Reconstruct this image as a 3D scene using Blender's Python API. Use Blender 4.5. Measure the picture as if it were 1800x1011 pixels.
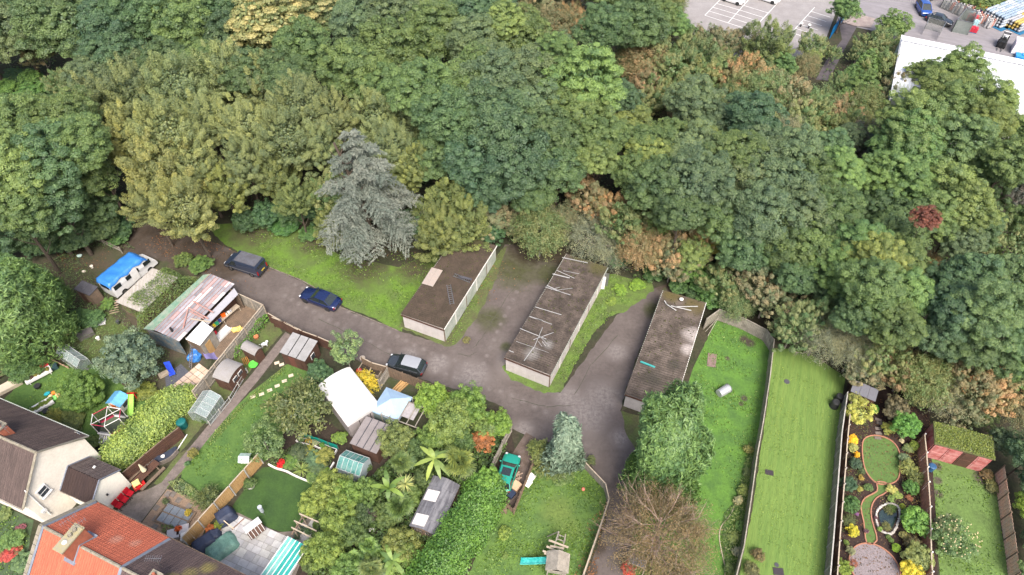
import bpy, bmesh, math, random
import numpy as np
from mathutils import Vector, Matrix
from mathutils.geometry import tessellate_polygon
R = math.radians
scn = bpy.context.scene
for o in list(bpy.data.objects): bpy.data.objects.remove(o)
COL = scn.collection

# ---------------------------------------------------------------- camera
CAM_H, PITCH, FPX = 59.0, R(48.9), 1200.0
cam_d = bpy.data.cameras.new('camera'); cam = bpy.data.objects.new('camera', cam_d); COL.objects.link(cam)
cam.location = (0, 0, CAM_H); cam.rotation_euler = (R(90) - PITCH, 0, 0)
cam_d.sensor_width = 36; cam_d.lens = 24; cam_d.clip_start = .5; cam_d.clip_end = 3000
scn.camera = cam
# ---------------------------------------------------------------- world and sun (bright overcast)
SUN_EL, SUN_AZ = R(54), R(166)        # azimuth clockwise from +Y: light from behind left of the camera
w = bpy.data.worlds.new('World'); scn.world = w; w.use_nodes = True
wn = w.node_tree; bg = wn.nodes['Background']
sky = wn.nodes.new('ShaderNodeTexSky'); sky.sky_type = 'NISHITA'; sky.sun_disc = False
sky.sun_elevation = SUN_EL; sky.sun_rotation = SUN_AZ; sky.dust_density = 6; sky.air_density = 1.0; sky.ozone_density = .6
wn.links.new(sky.outputs[0], bg.inputs[0]); bg.inputs[1].default_value = .142
sd = bpy.data.lights.new('sun', 'SUN'); sun = bpy.data.objects.new('sun', sd); COL.objects.link(sun)
sd.energy = 2.1; sd.angle = R(26); sd.color = (1, .95, .88)
sdir = Vector((math.sin(SUN_AZ) * math.cos(SUN_EL), math.cos(SUN_AZ) * math.cos(SUN_EL), math.sin(SUN_EL)))
sun.rotation_euler = sdir.to_track_quat('Z', 'Y').to_euler(); sun.location = sdir * 200
scn.view_settings.view_transform = 'Standard'; scn.view_settings.look = 'None'
scn.view_settings.exposure = 1.3; scn.view_settings.gamma = 1; scn.view_settings.use_curve_mapping = False

# ---------------------------------------------------------------- helpers
def P(px, py, z=0.0):
 """world point at height z that the survey picture shows at (px, py)"""
 u = (px - 900) / FPX; v = (py - 505.5) / FPX
 s, c = math.sin(PITCH), math.cos(PITCH)
 dx, dy, dz = u, c - v * s, -s - v * c
 t = (CAM_H - z) / -dz
 return Vector((dx * t, dy * t, z))
def PL(pts, z=0.0): return [P(a, b, z) for a, b in pts]
def lin(h):
 """sRGB 0-255 triple -> linear"""
 return tuple(((c / 255) / 12.92 if c / 255 <= .04045 else ((c / 255 + .055) / 1.055) ** 2.4) for c in h)

MATS = {}
def mat(name, col, rough=.8, col2=None, scale=3., amt=.25, bump=.0, bscale=None, spec=.3, metal=0., alpha=1., world=False, stretch=None, planks=None, objcol=False, spots=None, detail=4):
 if name in MATS: return MATS[name]
 m = bpy.data.materials.new(name); m.use_nodes = True; MATS[name] = m
 nt = m.node_tree; N = nt.nodes; L = nt.links; b = N['Principled BSDF']
 b.inputs['Roughness'].default_value = rough; b.inputs['Specular IOR Level'].default_value = spec; b.inputs['Metallic'].default_value = metal
 if world: src = N.new('ShaderNodeNewGeometry').outputs['Position']
 else: src = N.new('ShaderNodeTexCoord').outputs['Object']
 vec = src
 if stretch:
  mp = N.new('ShaderNodeMapping'); mp.vector_type = 'TEXTURE'; mp.inputs['Scale'].default_value = [1 / q for q in stretch[:3]]
  if len(stretch) > 3: mp.inputs['Rotation'].default_value = (0, 0, stretch[3])
  L.new(src, mp.inputs[0]); vec = mp.outputs[0]
 def noise(sc, det=detail, v=vec, ro=.6):
  n = N.new('ShaderNodeTexNoise'); n.inputs['Scale'].default_value = sc; n.inputs['Detail'].default_value = det; n.inputs['Roughness'].default_value = ro
  L.new(v, n.inputs['Vector']); return n.outputs[0]
 def ramp(f, a, c):
  r = N.new('ShaderNodeMapRange'); r.interpolation_type = 'SMOOTHSTEP'; L.new(f, r.inputs[0]); r.inputs[1].default_value = a; r.inputs[2].default_value = c; return r.outputs[0]
 def mix(f, A, B, bt='MIX'):
  x = N.new('ShaderNodeMix'); x.data_type = 'RGBA'; x.blend_type = bt
  if isinstance(f, float): x.inputs[0].default_value = f
  else: L.new(f, x.inputs[0])
  for i, s in ((6, A), (7, B)):
   if isinstance(s, tuple): x.inputs[i].default_value = s[:3] + (1,)
   else: L.new(s, x.inputs[i])
  return x.outputs[2]
 c = tuple(col)
 if objcol:
  oi = N.new('ShaderNodeObjectInfo'); c = oi.outputs['Color']
 c2 = col2 if col2 else tuple(min(1, x * (1 - amt * .8)) for x in col)
 if objcol:
  out = mix(ramp(noise(scale), .3, .7), c, mix(1.0, c, (1 - amt,) * 3, 'MULTIPLY'))
 else:
  out = mix(ramp(noise(scale), .3, .7), c, tuple(c2))
 nf = noise(scale * 6.3, 3, ro=.7)
 g = N.new('ShaderNodeMapRange'); L.new(nf, g.inputs[0]); g.inputs[1].default_value = .25; g.inputs[2].default_value = .75
 g.inputs[3].default_value = 1 - amt; g.inputs[4].default_value = 1 + amt * .7
 cb = N.new('ShaderNodeCombineColor'); [L.new(g.outputs[0], cb.inputs[i]) for i in range(3)]
 out = mix(1.0, out, cb.outputs[0], 'MULTIPLY')
 hgt = nf
 if planks:                                   # (axis 0/1/2, width)
  sp = N.new('ShaderNodeSeparateXYZ'); L.new(src, sp.inputs[0])
  mm = N.new('ShaderNodeMath'); mm.operation = 'MULTIPLY'; L.new(sp.outputs[planks[0]], mm.inputs[0]); mm.inputs[1].default_value = 1 / planks[1]
  fr = N.new('ShaderNodeMath'); fr.operation = 'FRACT'; L.new(mm.outputs[0], fr.inputs[0])
  fl = N.new('ShaderNodeMath'); fl.operation = 'FLOOR'; L.new(mm.outputs[0], fl.inputs[0])
  wn_ = N.new('ShaderNodeTexWhiteNoise'); wn_.noise_dimensions = '1D'; L.new(fl.outputs[0], wn_.inputs['W'])
  g2 = N.new('ShaderNodeMapRange'); L.new(wn_.outputs[0], g2.inputs[0]); g2.inputs[3].default_value = .72; g2.inputs[4].default_value = 1.2
  cb2 = N.new('ShaderNodeCombineColor'); [L.new(g2.outputs[0], cb2.inputs[i]) for i in range(3)]
  out = mix(1.0, out, cb2.outputs[0], 'MULTIPLY'); hgt = fr.outputs[0]
 if spots:
  fl_ = N.new('ShaderNodeVectorMath'); fl_.operation = 'MULTIPLY'; L.new(src, fl_.inputs[0]); fl_.inputs[1].default_value = (1, 1, 0); flat_ = fl_.outputs[0]
  # [(colour, [(x, y, r)...], softness)] worn or mossy patches
  for colr, pts, soft in spots:
   nz = N.new('ShaderNodeTexNoise'); nz.inputs['Scale'].default_value = .9; nz.inputs['Detail'].default_value = 6; nz.inputs['Roughness'].default_value = .7; L.new(src, nz.inputs['Vector'])
   acc = None
   for (x, y, r) in pts:
    vm = N.new('ShaderNodeVectorMath'); vm.operation = 'DISTANCE'; L.new(flat_, vm.inputs[0]); vm.inputs[1].default_value = (x, y, 0)
    mr = N.new('ShaderNodeMapRange'); mr.interpolation_type = 'SMOOTHSTEP'; L.new(vm.outputs['Value'], mr.inputs[0])
    mr.inputs[1].default_value = r * 1.25; mr.inputs[2].default_value = r * (1 - soft) * .6; mr.inputs[3].default_value = 0; mr.inputs[4].default_value = 1
    if acc is None: acc = mr.outputs[0]
    else:
     mx = N.new('ShaderNodeMath'); mx.operation = 'MAXIMUM'; L.new(acc, mx.inputs[0]); L.new(mr.outputs[0], mx.inputs[1]); acc = mx.outputs[0]
   ad = N.new('ShaderNodeMath'); ad.operation = 'ADD'; L.new(acc, ad.inputs[0]); L.new(nz.outputs[0], ad.inputs[1])
   mk = ramp(ad.outputs[0], .75, 1.75)
   cm = mix(ramp(nf, .35, .7), tuple(colr), tuple(x * .6 for x in colr))
   out = mix(mk, out, cm)
 L.new(out, b.inputs['Base Color'])
 if bump:
  bp = N.new('ShaderNodeBump'); bp.inputs['Strength'].default_value = bump; bp.inputs['Distance'].default_value = .05
  h = noise(bscale, 3) if bscale else hgt
  L.new(h, bp.inputs['Height']); L.new(bp.outputs[0], b.inputs['Normal'])
 if alpha < 1:
  b.inputs['Alpha'].default_value = alpha
 return m
def leafmat(name, trans=.28, hue=(1.62, 1.5, 1.0), rough=.55, cold=(.64, .75, .68)):
 m = bpy.data.materials.new(name); m.use_nodes = True; MATS[name] = m
 nt = m.node_tree; N = nt.nodes; L = nt.links; b = N['Principled BSDF']; o = N['Material Output']
 b.inputs['Roughness'].default_value = rough; b.inputs['Specular IOR Level'].default_value = .5
 oi = N.new('ShaderNodeObjectInfo'); at = N.new('ShaderNodeAttribute'); at.attribute_name = 'v'
 def mx(bt, A, B, f=1.0):
  x = N.new('ShaderNodeMix'); x.data_type = 'RGBA'; x.blend_type = bt
  if isinstance(f, float): x.inputs[0].default_value = f
  else: L.new(f, x.inputs[0])
  for i, s in ((6, A), (7, B)):
   if isinstance(s, tuple): x.inputs[i].default_value = s + (1,)
   else: L.new(s, x.inputs[i])
  return x.outputs[2]
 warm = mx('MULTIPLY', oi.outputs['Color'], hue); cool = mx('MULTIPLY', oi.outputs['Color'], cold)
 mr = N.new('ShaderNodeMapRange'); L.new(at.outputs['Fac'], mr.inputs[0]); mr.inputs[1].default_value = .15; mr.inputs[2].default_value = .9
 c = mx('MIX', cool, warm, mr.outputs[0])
 L.new(c, b.inputs['Base Color'])
 t = N.new('ShaderNodeBsdfTranslucent'); L.new(mx('MULTIPLY', c, (1.3, 1.3, .6)), t.inputs[0])
 ms = N.new('ShaderNodeMixShader'); ms.inputs[0].default_value = trans
 L.new(b.outputs[0], ms.inputs[1]); L.new(t.outputs[0], ms.inputs[2]); L.new(ms.outputs[0], o.inputs[0])
 return m
LEAF = leafmat('foliage'); NEEDLE = leafmat('needles', .12, (1.35, 1.3, 1.2), .7); AUT = leafmat('autumn_foliage', .25, (1.9, 1.2, .6))
THORN = leafmat('thorn_foliage', .25, (1.5, 1.2, .95), cold=(.62, .86, .62)); GOLD = leafmat('golden_foliage', .25, (1.35, 1.25, 1.1), cold=(.42, .6, .5))

def glassmat(name, col, rough=.08, alpha=1., spec=.6):
 if name in MATS: return MATS[name]
 m = mat(name, col, rough, amt=.06, scale=1.2, spec=spec, alpha=alpha); return m

def tag(o, label=None, cat=None, group=None, kind=None):
 if label: o['label'] = label
 if cat: o['category'] = cat
 if group: o['group'] = group
 if kind: o['kind'] = kind
 return o
def link_mesh(name, me, m=None, parent=None, color=None):
 o = bpy.data.objects.new(name, me); COL.objects.link(o)
 if m is not None and len(me.materials) == 0: me.materials.append(m)
 if parent is not None: o.parent = parent
 if color: o.color = tuple(color)[:3] + (1,)
 return o
def thing(name, label, cat, loc=(0, 0, 0), rz=0., group=None, kind=None):
 o = bpy.data.objects.new(name, None); COL.objects.link(o); o.location = loc; o.rotation_euler = (0, 0, rz); o.empty_display_size = .3
 return tag(o, label, cat, group, kind)
def kids(o): return [c for c in bpy.data.objects if c.parent == o]
def copy_tree(o, parent=None):
 c = o.copy(); COL.objects.link(c)
 if parent is not None: c.parent = parent
 for ch in list(o.children): copy_tree(ch, c)
 return c

class MB:
 def __init__(s): s.v = []; s.f = []
 def add(s, vs, fs):
  n = len(s.v); s.v += [tuple(x) for x in vs]; s.f += [tuple(i + n for i in f) for f in fs]; return s
 def box(s, cx, cy, cz, sx, sy, sz, rz=0., M=None):
  """box centred in x, y, resting on cz"""
  c, q = math.cos(rz), math.sin(rz); vs = []
  for z in (cz, cz + sz):
   for x, y in ((-1, -1), (1, -1), (1, 1), (-1, 1)):
    X, Y = x * sx / 2, y * sy / 2; vs.append(Vector((cx + X * c - Y * q, cy + X * q + Y * c, z)))
  if M: vs = [M @ v for v in vs]
  return s.add(vs, [(0, 3, 2, 1), (4, 5, 6, 7), (0, 1, 5, 4), (1, 2, 6, 5), (2, 3, 7, 6), (3, 0, 4, 7)])
 def bar(s, a, b, wd, th=None, up=(0, 0, 1)):
  """rectangular bar from a to b"""
  a, b = Vector(a), Vector(b); th = th or wd; d = (b - a).normalized(); u = Vector(up)
  x = d.cross(u); x = x.normalized() if x.length > 1e-4 else Vector((1, 0, 0)); y = x.cross(d).normalized()
  vs = [p + x * i * wd / 2 + y * j * th / 2 for p in (a, b) for i, j in ((-1, -1), (1, -1), (1, 1), (-1, 1))]
  return s.add(vs, [(0, 3, 2, 1), (4, 5, 6, 7), (0, 1, 5, 4), (1, 2, 6, 5), (2, 3, 7, 6), (3, 0, 4, 7)])
 def tube(s, a, b, r0, r1=None, n=8, cap=True):
  a, b = Vector(a), Vector(b); r1 = r0 if r1 is None else r1; d = (b - a).normalized()
  x = d.orthogonal().normalized(); y = d.cross(x); vs = []
  for p, r in ((a, r0), (b, r1)):
   vs += [p + (x * math.cos(t) + y * math.sin(t)) * r for t in [2 * math.pi * i / n for i in range(n)]]
  fs = [(i, (i + 1) % n, n + (i + 1) % n, n + i) for i in range(n)]
  if cap: fs += [tuple(range(n))[::-1], tuple(range(n, 2 * n))]
  return s.add(vs, fs)
 def prism(s, pts, z0, z1):
  n = len(pts); vs = [(p[0], p[1], z0) for p in pts] + [(p[0], p[1], z1) for p in pts]
  t = tessellate_polygon([[Vector((p[0], p[1], 0)) for p in pts]])
  fs = [tuple(i + n for i in f) for f in t] + [tuple(f)[::-1] for f in t]
  fs += [(i, (i + 1) % n, n + (i + 1) % n, n + i) for i in range(n)]
  return s.add(vs, fs)
 def sheet(s, pts3, th):
  """quad / polygon plate of thickness th below the given corner points"""
  ps = [Vector(p) for p in pts3]; nrm = (ps[1] - ps[0]).cross(ps[-1] - ps[0]).normalized()
  if nrm.z < 0: nrm = -nrm
  n = len(ps); vs = ps + [p - nrm * th for p in ps]
  return s.add(vs, [tuple(range(n)), tuple(range(n, 2 * n))[::-1]] + [(i, n + i, n + (i + 1) % n, (i + 1) % n) for i in range(n)])
 def corrug(s, O, U, V, nper, amp, nv=1, sub=4):
  """corrugated sheet: O origin, U vector across the ribs (nper periods), V along the ribs"""
  O, U, V = Vector(O), Vector(U), Vector(V); nr = U.cross(V).normalized()
  if nr.z < 0: nr = -nr
  vs = []; k = nper * sub
  for j in range(nv + 1):
   for i in range(k + 1):
    vs.append(O + U * (i / k) + V * (j / nv) + nr * amp * math.sin(i / sub * 2 * math.pi))
  fs = [(j * (k + 1) + i, j * (k + 1) + i + 1, (j + 1) * (k + 1) + i + 1, (j + 1) * (k + 1) + i) for j in range(nv) for i in range(k)]
  return s.add(vs, fs)
 def ball(s, c, rx, ry=None, rz=None, n=8, m=5, jit=0., rnd=random):
  ry = ry or rx; rz = rz or rx; vs = [(c[0], c[1], c[2] - rz)]
  for j in range(1, m):
   t = math.pi * j / m
   for i in range(n):
    a = 2 * math.pi * i / n; q = 1 + rnd.uniform(-jit, jit)
    vs.append((c[0] + rx * math.sin(t) * math.cos(a) * q, c[1] + ry * math.sin(t) * math.sin(a) * q, c[2] - rz * math.cos(t) * q))
  vs.append((c[0], c[1], c[2] + rz)); fs = []
  for i in range(n):
   fs.append((0, 1 + (i + 1) % n, 1 + i))
   for j in range(m - 2): fs.append((1 + j * n + i, 1 + j * n + (i + 1) % n, 1 + (j + 1) * n + (i + 1) % n, 1 + (j + 1) * n + i))
   fs.append((len(vs) - 1, 1 + (m - 2) * n + i, 1 + (m - 2) * n + (i + 1) % n))
  return s.add(vs, fs)
 def mesh(s, name, m=None, smooth=False):
  me = bpy.data.meshes.new(name); me.from_pydata(s.v, [], s.f); me.update()
  if m is not None: me.materials.append(m)
  if smooth: me.polygons.foreach_set('use_smooth', [True] * len(me.polygons))
  return me
 def obj(s, name, m=None, parent=None, smooth=False, color=None, **k):
  o = link_mesh(name, s.mesh(name, m, smooth), None, parent, color)
  if k: tag(o, **k)
  return o
def frame(A, B, C, z=0.):
 """A, B, C picture points at height z -> origin, heading, length along AB, signed depth towards C"""
 a, b, c = P(*A, z), P(*B, z), P(*C, z); d = b - a; rz = math.atan2(d.y, d.x)
 n = Vector((-math.sin(rz), math.cos(rz), 0)); return Vector((a.x, a.y, 0)), rz, d.length, (c - a).dot(n)
def inpoly(x, y, poly):
 r = False; n = len(poly); j = n - 1
 for i in range(n):
  xi, yi, xj, yj = poly[i][0], poly[i][1], poly[j][0], poly[j][1]
  if (yi > y) != (yj > y) and x < (xj - xi) * (y - yi) / (yj - yi) + xi: r = not r
  j = i
 return r
def smooth_poly(pts, closed=True, sub=4, jit=0., rnd=random):
 out = []; n = len(pts)
 for i in range(n if closed else n - 1):
  p0, p1, p2, p3 = (pts[(i - 1) % n] if closed or i else pts[0]), pts[i], pts[(i + 1) % n], (pts[(i + 2) % n] if closed or i + 2 < n else pts[-1])
  for k in range(sub):
   t = k / sub
   q = [.5 * ((2 * p1[a]) + (-p0[a] + p2[a]) * t + (2 * p0[a] - 5 * p1[a] + 4 * p2[a] - p3[a]) * t * t + (-p0[a] + 3 * p1[a] - 3 * p2[a] + p3[a]) * t ** 3) for a in (0, 1)]
   out.append((q[0] + rnd.uniform(-jit, jit), q[1] + rnd.uniform(-jit, jit)))
 if not closed: out.append((pts[-1][0], pts[-1][1]))
 return out
def rough_poly(pts, step=.5, jit=.12, seed=1):
 rnd = random.Random(seed); out = []; n = len(pts)
 for i in range(n):
  a, b = pts[i], pts[(i + 1) % n]; L = math.hypot(b[0] - a[0], b[1] - a[1]); k = max(1, int(L / step))
  for j in range(k):
   t = j / k; q = jit if j else jit * .5
   out.append((a[0] + (b[0] - a[0]) * t + rnd.uniform(-q, q), a[1] + (b[1] - a[1]) * t + rnd.uniform(-q, q)))
 return out
def ground_sheet(name, pts, z, m, kind='structure', rough=.0, step=.5, seed=1, parent=None, **k):
 pts = [(p[0], p[1]) for p in pts]
 if rough: pts = rough_poly(pts, step, rough, seed)
 t = tessellate_polygon([[Vector((p[0], p[1], 0)) for p in pts]])
 b = MB(); b.add([(p[0], p[1], z) for p in pts], [tuple(f) for f in t])
 o = b.obj(name, m, parent)
 me = o.data
 if me.polygons and me.polygons[0].normal.z < 0: me.flip_normals()
 tag(o, kind=kind, **k); return o
# ---------------------------------------------------------------- foliage meshes (numpy)
def unit(a): return a / np.maximum(np.linalg.norm(a, axis=1, keepdims=True), 1e-6)
def quads_mesh(name, V, v, m, extra=None):
 """V (n,4,3) quads, v (n) per-leaf tone"""
 n = len(V); me = bpy.data.meshes.new(name)
 me.vertices.add(n * 4); me.vertices.foreach_set('co', V.reshape(-1).astype(np.float32))
 me.loops.add(n * 4); me.loops.foreach_set('vertex_index', np.arange(n * 4, dtype=np.int32))
 me.polygons.add(n); me.polygons.foreach_set('loop_start', np.arange(0, n * 4, 4, dtype=np.int32))
 me.polygons.foreach_set('loop_total', np.full(n, 4, dtype=np.int32))
 a = me.attributes.new('v', 'FLOAT', 'FACE'); a.data.foreach_set('value', np.clip(v, 0, 1).astype(np.float32))
 me.update(); me.materials.append(m); return me
def leaf_quads(rng, C, Nn, size, asp=.62, droop=.0, T=None):
 n = len(C); Nn = unit(Nn); t = rng.normal(size=(n, 3)) if T is None else T
 t = t - (t * Nn).sum(1, keepdims=True) * Nn; t = unit(t); b = np.cross(Nn, t)
 s = (size * rng.uniform(.65, 1.3, n))[:, None] if np.isscalar(size) else size[:, None]
 V = np.stack([C - t * s * .5, C - b * s * asp * .5 + t * s * .05, C + t * s * .55 - Nn * s * droop, C + b * s * asp * .5 + t * s * .05], 1)
 return V
def sph(rng, n, zmin=-1.):
 z = rng.uniform(zmin, 1, n); a = rng.uniform(0, 2 * math.pi, n); r = np.sqrt(1 - z * z)
 return np.stack([r * np.cos(a), r * np.sin(a), z], 1)
def crown_clumps(name, seed, R_=5., H_=4., ncl=120, cr=(.8, 1.5), per=190, leaf=.3, m=None, zmin=-.55, lump=.22, flat=.75, plume=0., tonespread=.5, fill=.12, shell=(.72, 1.02), speck=0.):
 rng = np.random.default_rng(seed)
 d = sph(rng, ncl, zmin); lob = unit(rng.normal(size=(7, 3)) + [0, 0, .4])
 rad = 1 - lump + lump * 1.7 * np.clip((d @ lob.T), 0, 1).max(1) ** 4 + rng.uniform(-.06, .06, ncl)
 pos = d * np.array([R_, R_, H_]) * (rad * rng.uniform(*shell, ncl))[:, None]
 crs = rng.uniform(cr[0], cr[1], ncl); tone = rng.uniform(0, 1, ncl)
 if speck: tone = np.where(rng.uniform(size=ncl) < speck, 1.6, tone)
 idx = np.repeat(np.arange(ncl), per); n = len(idx)
 ld = sph(rng, n, -.45); out = unit(d[idx] * .8 + [0, 0, .5])
 ld = unit(ld + out * .55)
 off = ld * crs[idx][:, None] * (rng.uniform(.55, 1.08, n) ** .7)[:, None]; off[:, 2] *= flat
 if plume:
  ax = unit(out + [0, 0, .5])[:]; k = (off * ax).sum(1, keepdims=True); off = off * .72 + ax * k * plume
 C = pos[idx] + off
 Nn = ld + rng.normal(size=(n, 3)) * .45 + [0, 0, .3]
 tn = tone[idx] * tonespread + rng.uniform(0, 1, n) * (1 - tonespread)
 nf = int(n * fill)
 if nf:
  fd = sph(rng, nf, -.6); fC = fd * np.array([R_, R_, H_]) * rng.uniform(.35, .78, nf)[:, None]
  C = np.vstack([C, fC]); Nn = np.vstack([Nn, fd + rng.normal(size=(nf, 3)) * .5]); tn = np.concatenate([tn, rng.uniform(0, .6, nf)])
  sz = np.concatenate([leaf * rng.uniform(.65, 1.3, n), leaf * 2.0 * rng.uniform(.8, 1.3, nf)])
 else: sz = leaf * rng.uniform(.65, 1.3, n)
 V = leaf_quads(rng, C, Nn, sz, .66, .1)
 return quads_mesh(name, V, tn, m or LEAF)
def crown_twiggy(name, seed, R_=4., H_=3., ns=420, per=52, leaf=.15, m=None, droop=.45, zmin=-.35, spread=.16, r0=.35, asp=.55):
 """fine arching sprays, as on hawthorn scrub"""
 rng = np.random.default_rng(seed); d = sph(rng, ns, zmin)
 lob = unit(rng.normal(size=(6, 3)) + [0, 0, .4]); rad = .78 + .3 * np.clip(d @ lob.T, 0, 1).max(1) ** 4 + rng.uniform(-.12, .1, ns)
 side = unit(rng.normal(size=(ns, 3)))
 tone = rng.uniform(0, 1, ns)
 idx = np.repeat(np.arange(ns), per); n = len(idx); t = rng.uniform(0, 1, n) ** .7
 S = np.array([R_, R_, H_]); r = (r0 + (rad[idx] - r0) * t)
 C = d[idx] * S * r[:, None] + side[idx] * ((t ** 2) * .16 * R_)[:, None]
 C[:, 2] -= droop * t ** 3 * .35 * R_ * (1 - np.abs(d[idx][:, 2]) * .5)
 C += rng.normal(size=(n, 3)) * spread
 T = unit(d[idx] + side[idx] * t[:, None] * .5 + rng.normal(size=(n, 3)) * .5)
 Nn = rng.normal(size=(n, 3)) * .8 + d[idx] * .5 + [0, 0, .6]
 V = leaf_quads(rng, C, Nn, leaf * rng.uniform(.6, 1.4, n), asp, .1, T)
 return quads_mesh(name, V, tone[idx] * .6 + rng.uniform(0, .4, n), m or LEAF)
def crown_feather(name, seed, R_=4., H_=5., ns=1000, per=14, L_=.75, wd=.1, m=None, up=.7, cone=.0, zmin=-.8, jitter=.12, lump=.2, layers=(.72, 1.0), fillr=.8):
 """feathery sprays (leyland, cypress, spruce): fans of narrow blades pointing outwards"""
 rng = np.random.default_rng(seed); d = sph(rng, ns, zmin)
 lob = unit(rng.normal(size=(9, 3)) + [0, 0, .3]); rad = 1 - lump + lump * 1.5 * np.clip(d @ lob.T, 0, 1).max(1) ** 5
 z01 = (d[:, 2] + 1) / 2
 taper = 1 - cone * z01
 pos = d * np.array([R_, R_, H_]) * (rad * rng.uniform(*layers, ns))[:, None]; pos[:, :2] *= (taper / np.maximum(np.sqrt(1 - d[:, 2] ** 2), .25) * np.minimum(1, np.sqrt(1 - d[:, 2] ** 2) * 1.4))[:, None] if cone else 1
 tone = rng.uniform(0, 1, ns)
 idx = np.repeat(np.arange(ns), per); n = len(idx)
 h = d.copy(); h[:, 2] *= .4; main = unit(h + [0, 0, up] + rng.normal(size=(ns, 3)) * .25)
 T = unit(main[idx] + rng.normal(size=(n, 3)) * .42)
 C = pos[idx] + T * L_ * .4 + rng.normal(size=(n, 3)) * jitter
 Nn = d[idx] + rng.normal(size=(n, 3)) * .5 + [0, 0, .4]
 V = leaf_quads(rng, C, Nn, L_ * rng.uniform(.55, 1.25, n), wd / L_ * 1.6, .12, T)
 tn = tone[idx] * .45 + rng.uniform(0, .55, n)
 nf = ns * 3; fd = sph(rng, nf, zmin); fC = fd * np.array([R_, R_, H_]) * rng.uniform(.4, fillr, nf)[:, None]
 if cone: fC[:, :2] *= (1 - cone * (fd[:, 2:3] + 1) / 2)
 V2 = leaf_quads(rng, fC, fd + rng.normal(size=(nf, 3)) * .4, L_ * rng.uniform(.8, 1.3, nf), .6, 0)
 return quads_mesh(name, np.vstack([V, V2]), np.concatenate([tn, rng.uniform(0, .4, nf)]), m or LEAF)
def cedar_crown(name, seed, H_=17., R_=6., m=None):
 """uneven tiers of spreading, drooping boughs"""
 rng = np.random.default_rng(seed); Cs = []; Ts = []; tn = []
 nb = 74
 for i in range(nb):
  q = (i / nb) ** 1.05; z = H_ * (.15 + .84 * q); L_ = (R_ * (1 - q) ** .8 + .35) * (rng.uniform(.5, .8) if rng.uniform() < .45 else rng.uniform(.85, 1.2))
  a = i * 2.4 + rng.uniform(-.45, .45); ca, sa = math.cos(a), math.sin(a); to = rng.uniform(0, 1)
  nt = int(7 + 26 * L_ / R_)                       # side sprays along the bough
  for k in range(nt):
   t = .15 + .85 * (k + rng.uniform(0, 1)) / nt; r = L_ * t; sl = (.30 * L_ * math.sin(min(t, .96) * 2.6) + .25) * rng.uniform(.5, 1.15); sd = 1 if k % 2 else -1
   n = int(24 + sl * 40); u = rng.uniform(0, 1, n); zz = z + .14 * L_ * math.sin(t * 2.2) - .26 * L_ * t ** 2.3
   dx, dy = ca * .55 - sa * sd * .85, sa * .55 + ca * sd * .85
   Cs.append(np.stack([ca * r + dx * u * sl, sa * r + dy * u * sl, zz - .26 * sl * u ** 1.6 + rng.normal(size=n) * .05], 1) + rng.normal(size=(n, 3)) * .06)
   Ts.append(unit(np.stack([np.full(n, dx), np.full(n, dy), -.3 - .5 * u], 1) + rng.normal(size=(n, 3)) * .5)); tn.append(to * .35 + rng.uniform(0, .3) + rng.uniform(0, .35, n))
 C = np.vstack(Cs); T = np.vstack(Ts); n = len(C)
 V = leaf_quads(rng, C, rng.normal(size=(n, 3)) * .6 + [0, 0, 1], .27 * rng.uniform(.6, 1.3, n), .2, .15, T)
 return quads_mesh(name, V, np.concatenate(tn), m or NEEDLE)
def surface_leaves(name, seed, pts, nrm, leaf, m=None, jit=.12, tone=None, asp=.62):
 rng = np.random.default_rng(seed); n = len(pts)
 V = leaf_quads(rng, pts + rng.normal(size=(n, 3)) * jit, nrm + rng.normal(size=(n, 3)) * .5 + [0, 0, .25], leaf * rng.uniform(.6, 1.35, n), asp, .1)
 return quads_mesh(name, V, rng.uniform(0, 1, n) if tone is None else tone, m or LEAF)
def blob_noise(p, seed, sc):
 r = np.random.default_rng(seed); k = r.normal(size=(8, 3)) / sc; ph = r.uniform(0, 6.28, 8)
 return np.sin(p @ k.T + ph).mean(1) * 1.6
def hedge_mesh(name, seed, Lx, Wy, Hz, leaf=.2, dens=110, m=None, round_=.45, wob=.25, jit=.12, sc=.5):
 """long rounded hedge along x, base at z=0: leaves over a superellipse body"""
 rng = np.random.default_rng(seed); area = (Lx * (Wy + 2 * Hz) + 2 * Wy * Hz); n = int(area * dens)
 x = rng.uniform(-Lx / 2 - Wy * .2, Lx / 2 + Wy * .2, n); top = rng.uniform(size=n) < Wy / (Wy + 2 * Hz); u = rng.uniform(-1, 1, n); k = (1 - np.abs(u) ** 3.2) ** .31
 y = np.where(top, u, np.sign(u) * k) * Wy / 2; z = np.where(top, k, np.abs(u)) * Hz; cx = y / (Wy / 2); sz = z / Hz
 endf = np.clip((Lx / 2 + Wy * .2 - np.abs(x)) / (Wy * .55), 0, 1) ** .5; y *= endf; z *= .35 + .65 * endf
 p = np.stack([x, y, z], 1); nr = np.stack([np.sign(x) * (1 - endf), cx * 1., np.abs(sz) + .2], 1)
 q = blob_noise(p, seed, sc); q2 = blob_noise(p, seed + 7, sc * 2.5); p = p + unit(nr) * (q * wob * .6 + q2 * wob)[:, None]
 p[:, 2] = np.maximum(p[:, 2], .03)
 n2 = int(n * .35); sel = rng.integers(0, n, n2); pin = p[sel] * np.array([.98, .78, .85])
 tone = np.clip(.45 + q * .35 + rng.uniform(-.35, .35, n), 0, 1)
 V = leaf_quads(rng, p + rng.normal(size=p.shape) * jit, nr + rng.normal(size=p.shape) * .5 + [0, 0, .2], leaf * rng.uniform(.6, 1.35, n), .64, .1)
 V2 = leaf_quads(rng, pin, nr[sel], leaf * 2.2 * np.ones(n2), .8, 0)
 return quads_mesh(name, np.vstack([V, V2]), np.concatenate([tone, np.full(n2, .15)]), m or LEAF)
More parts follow.
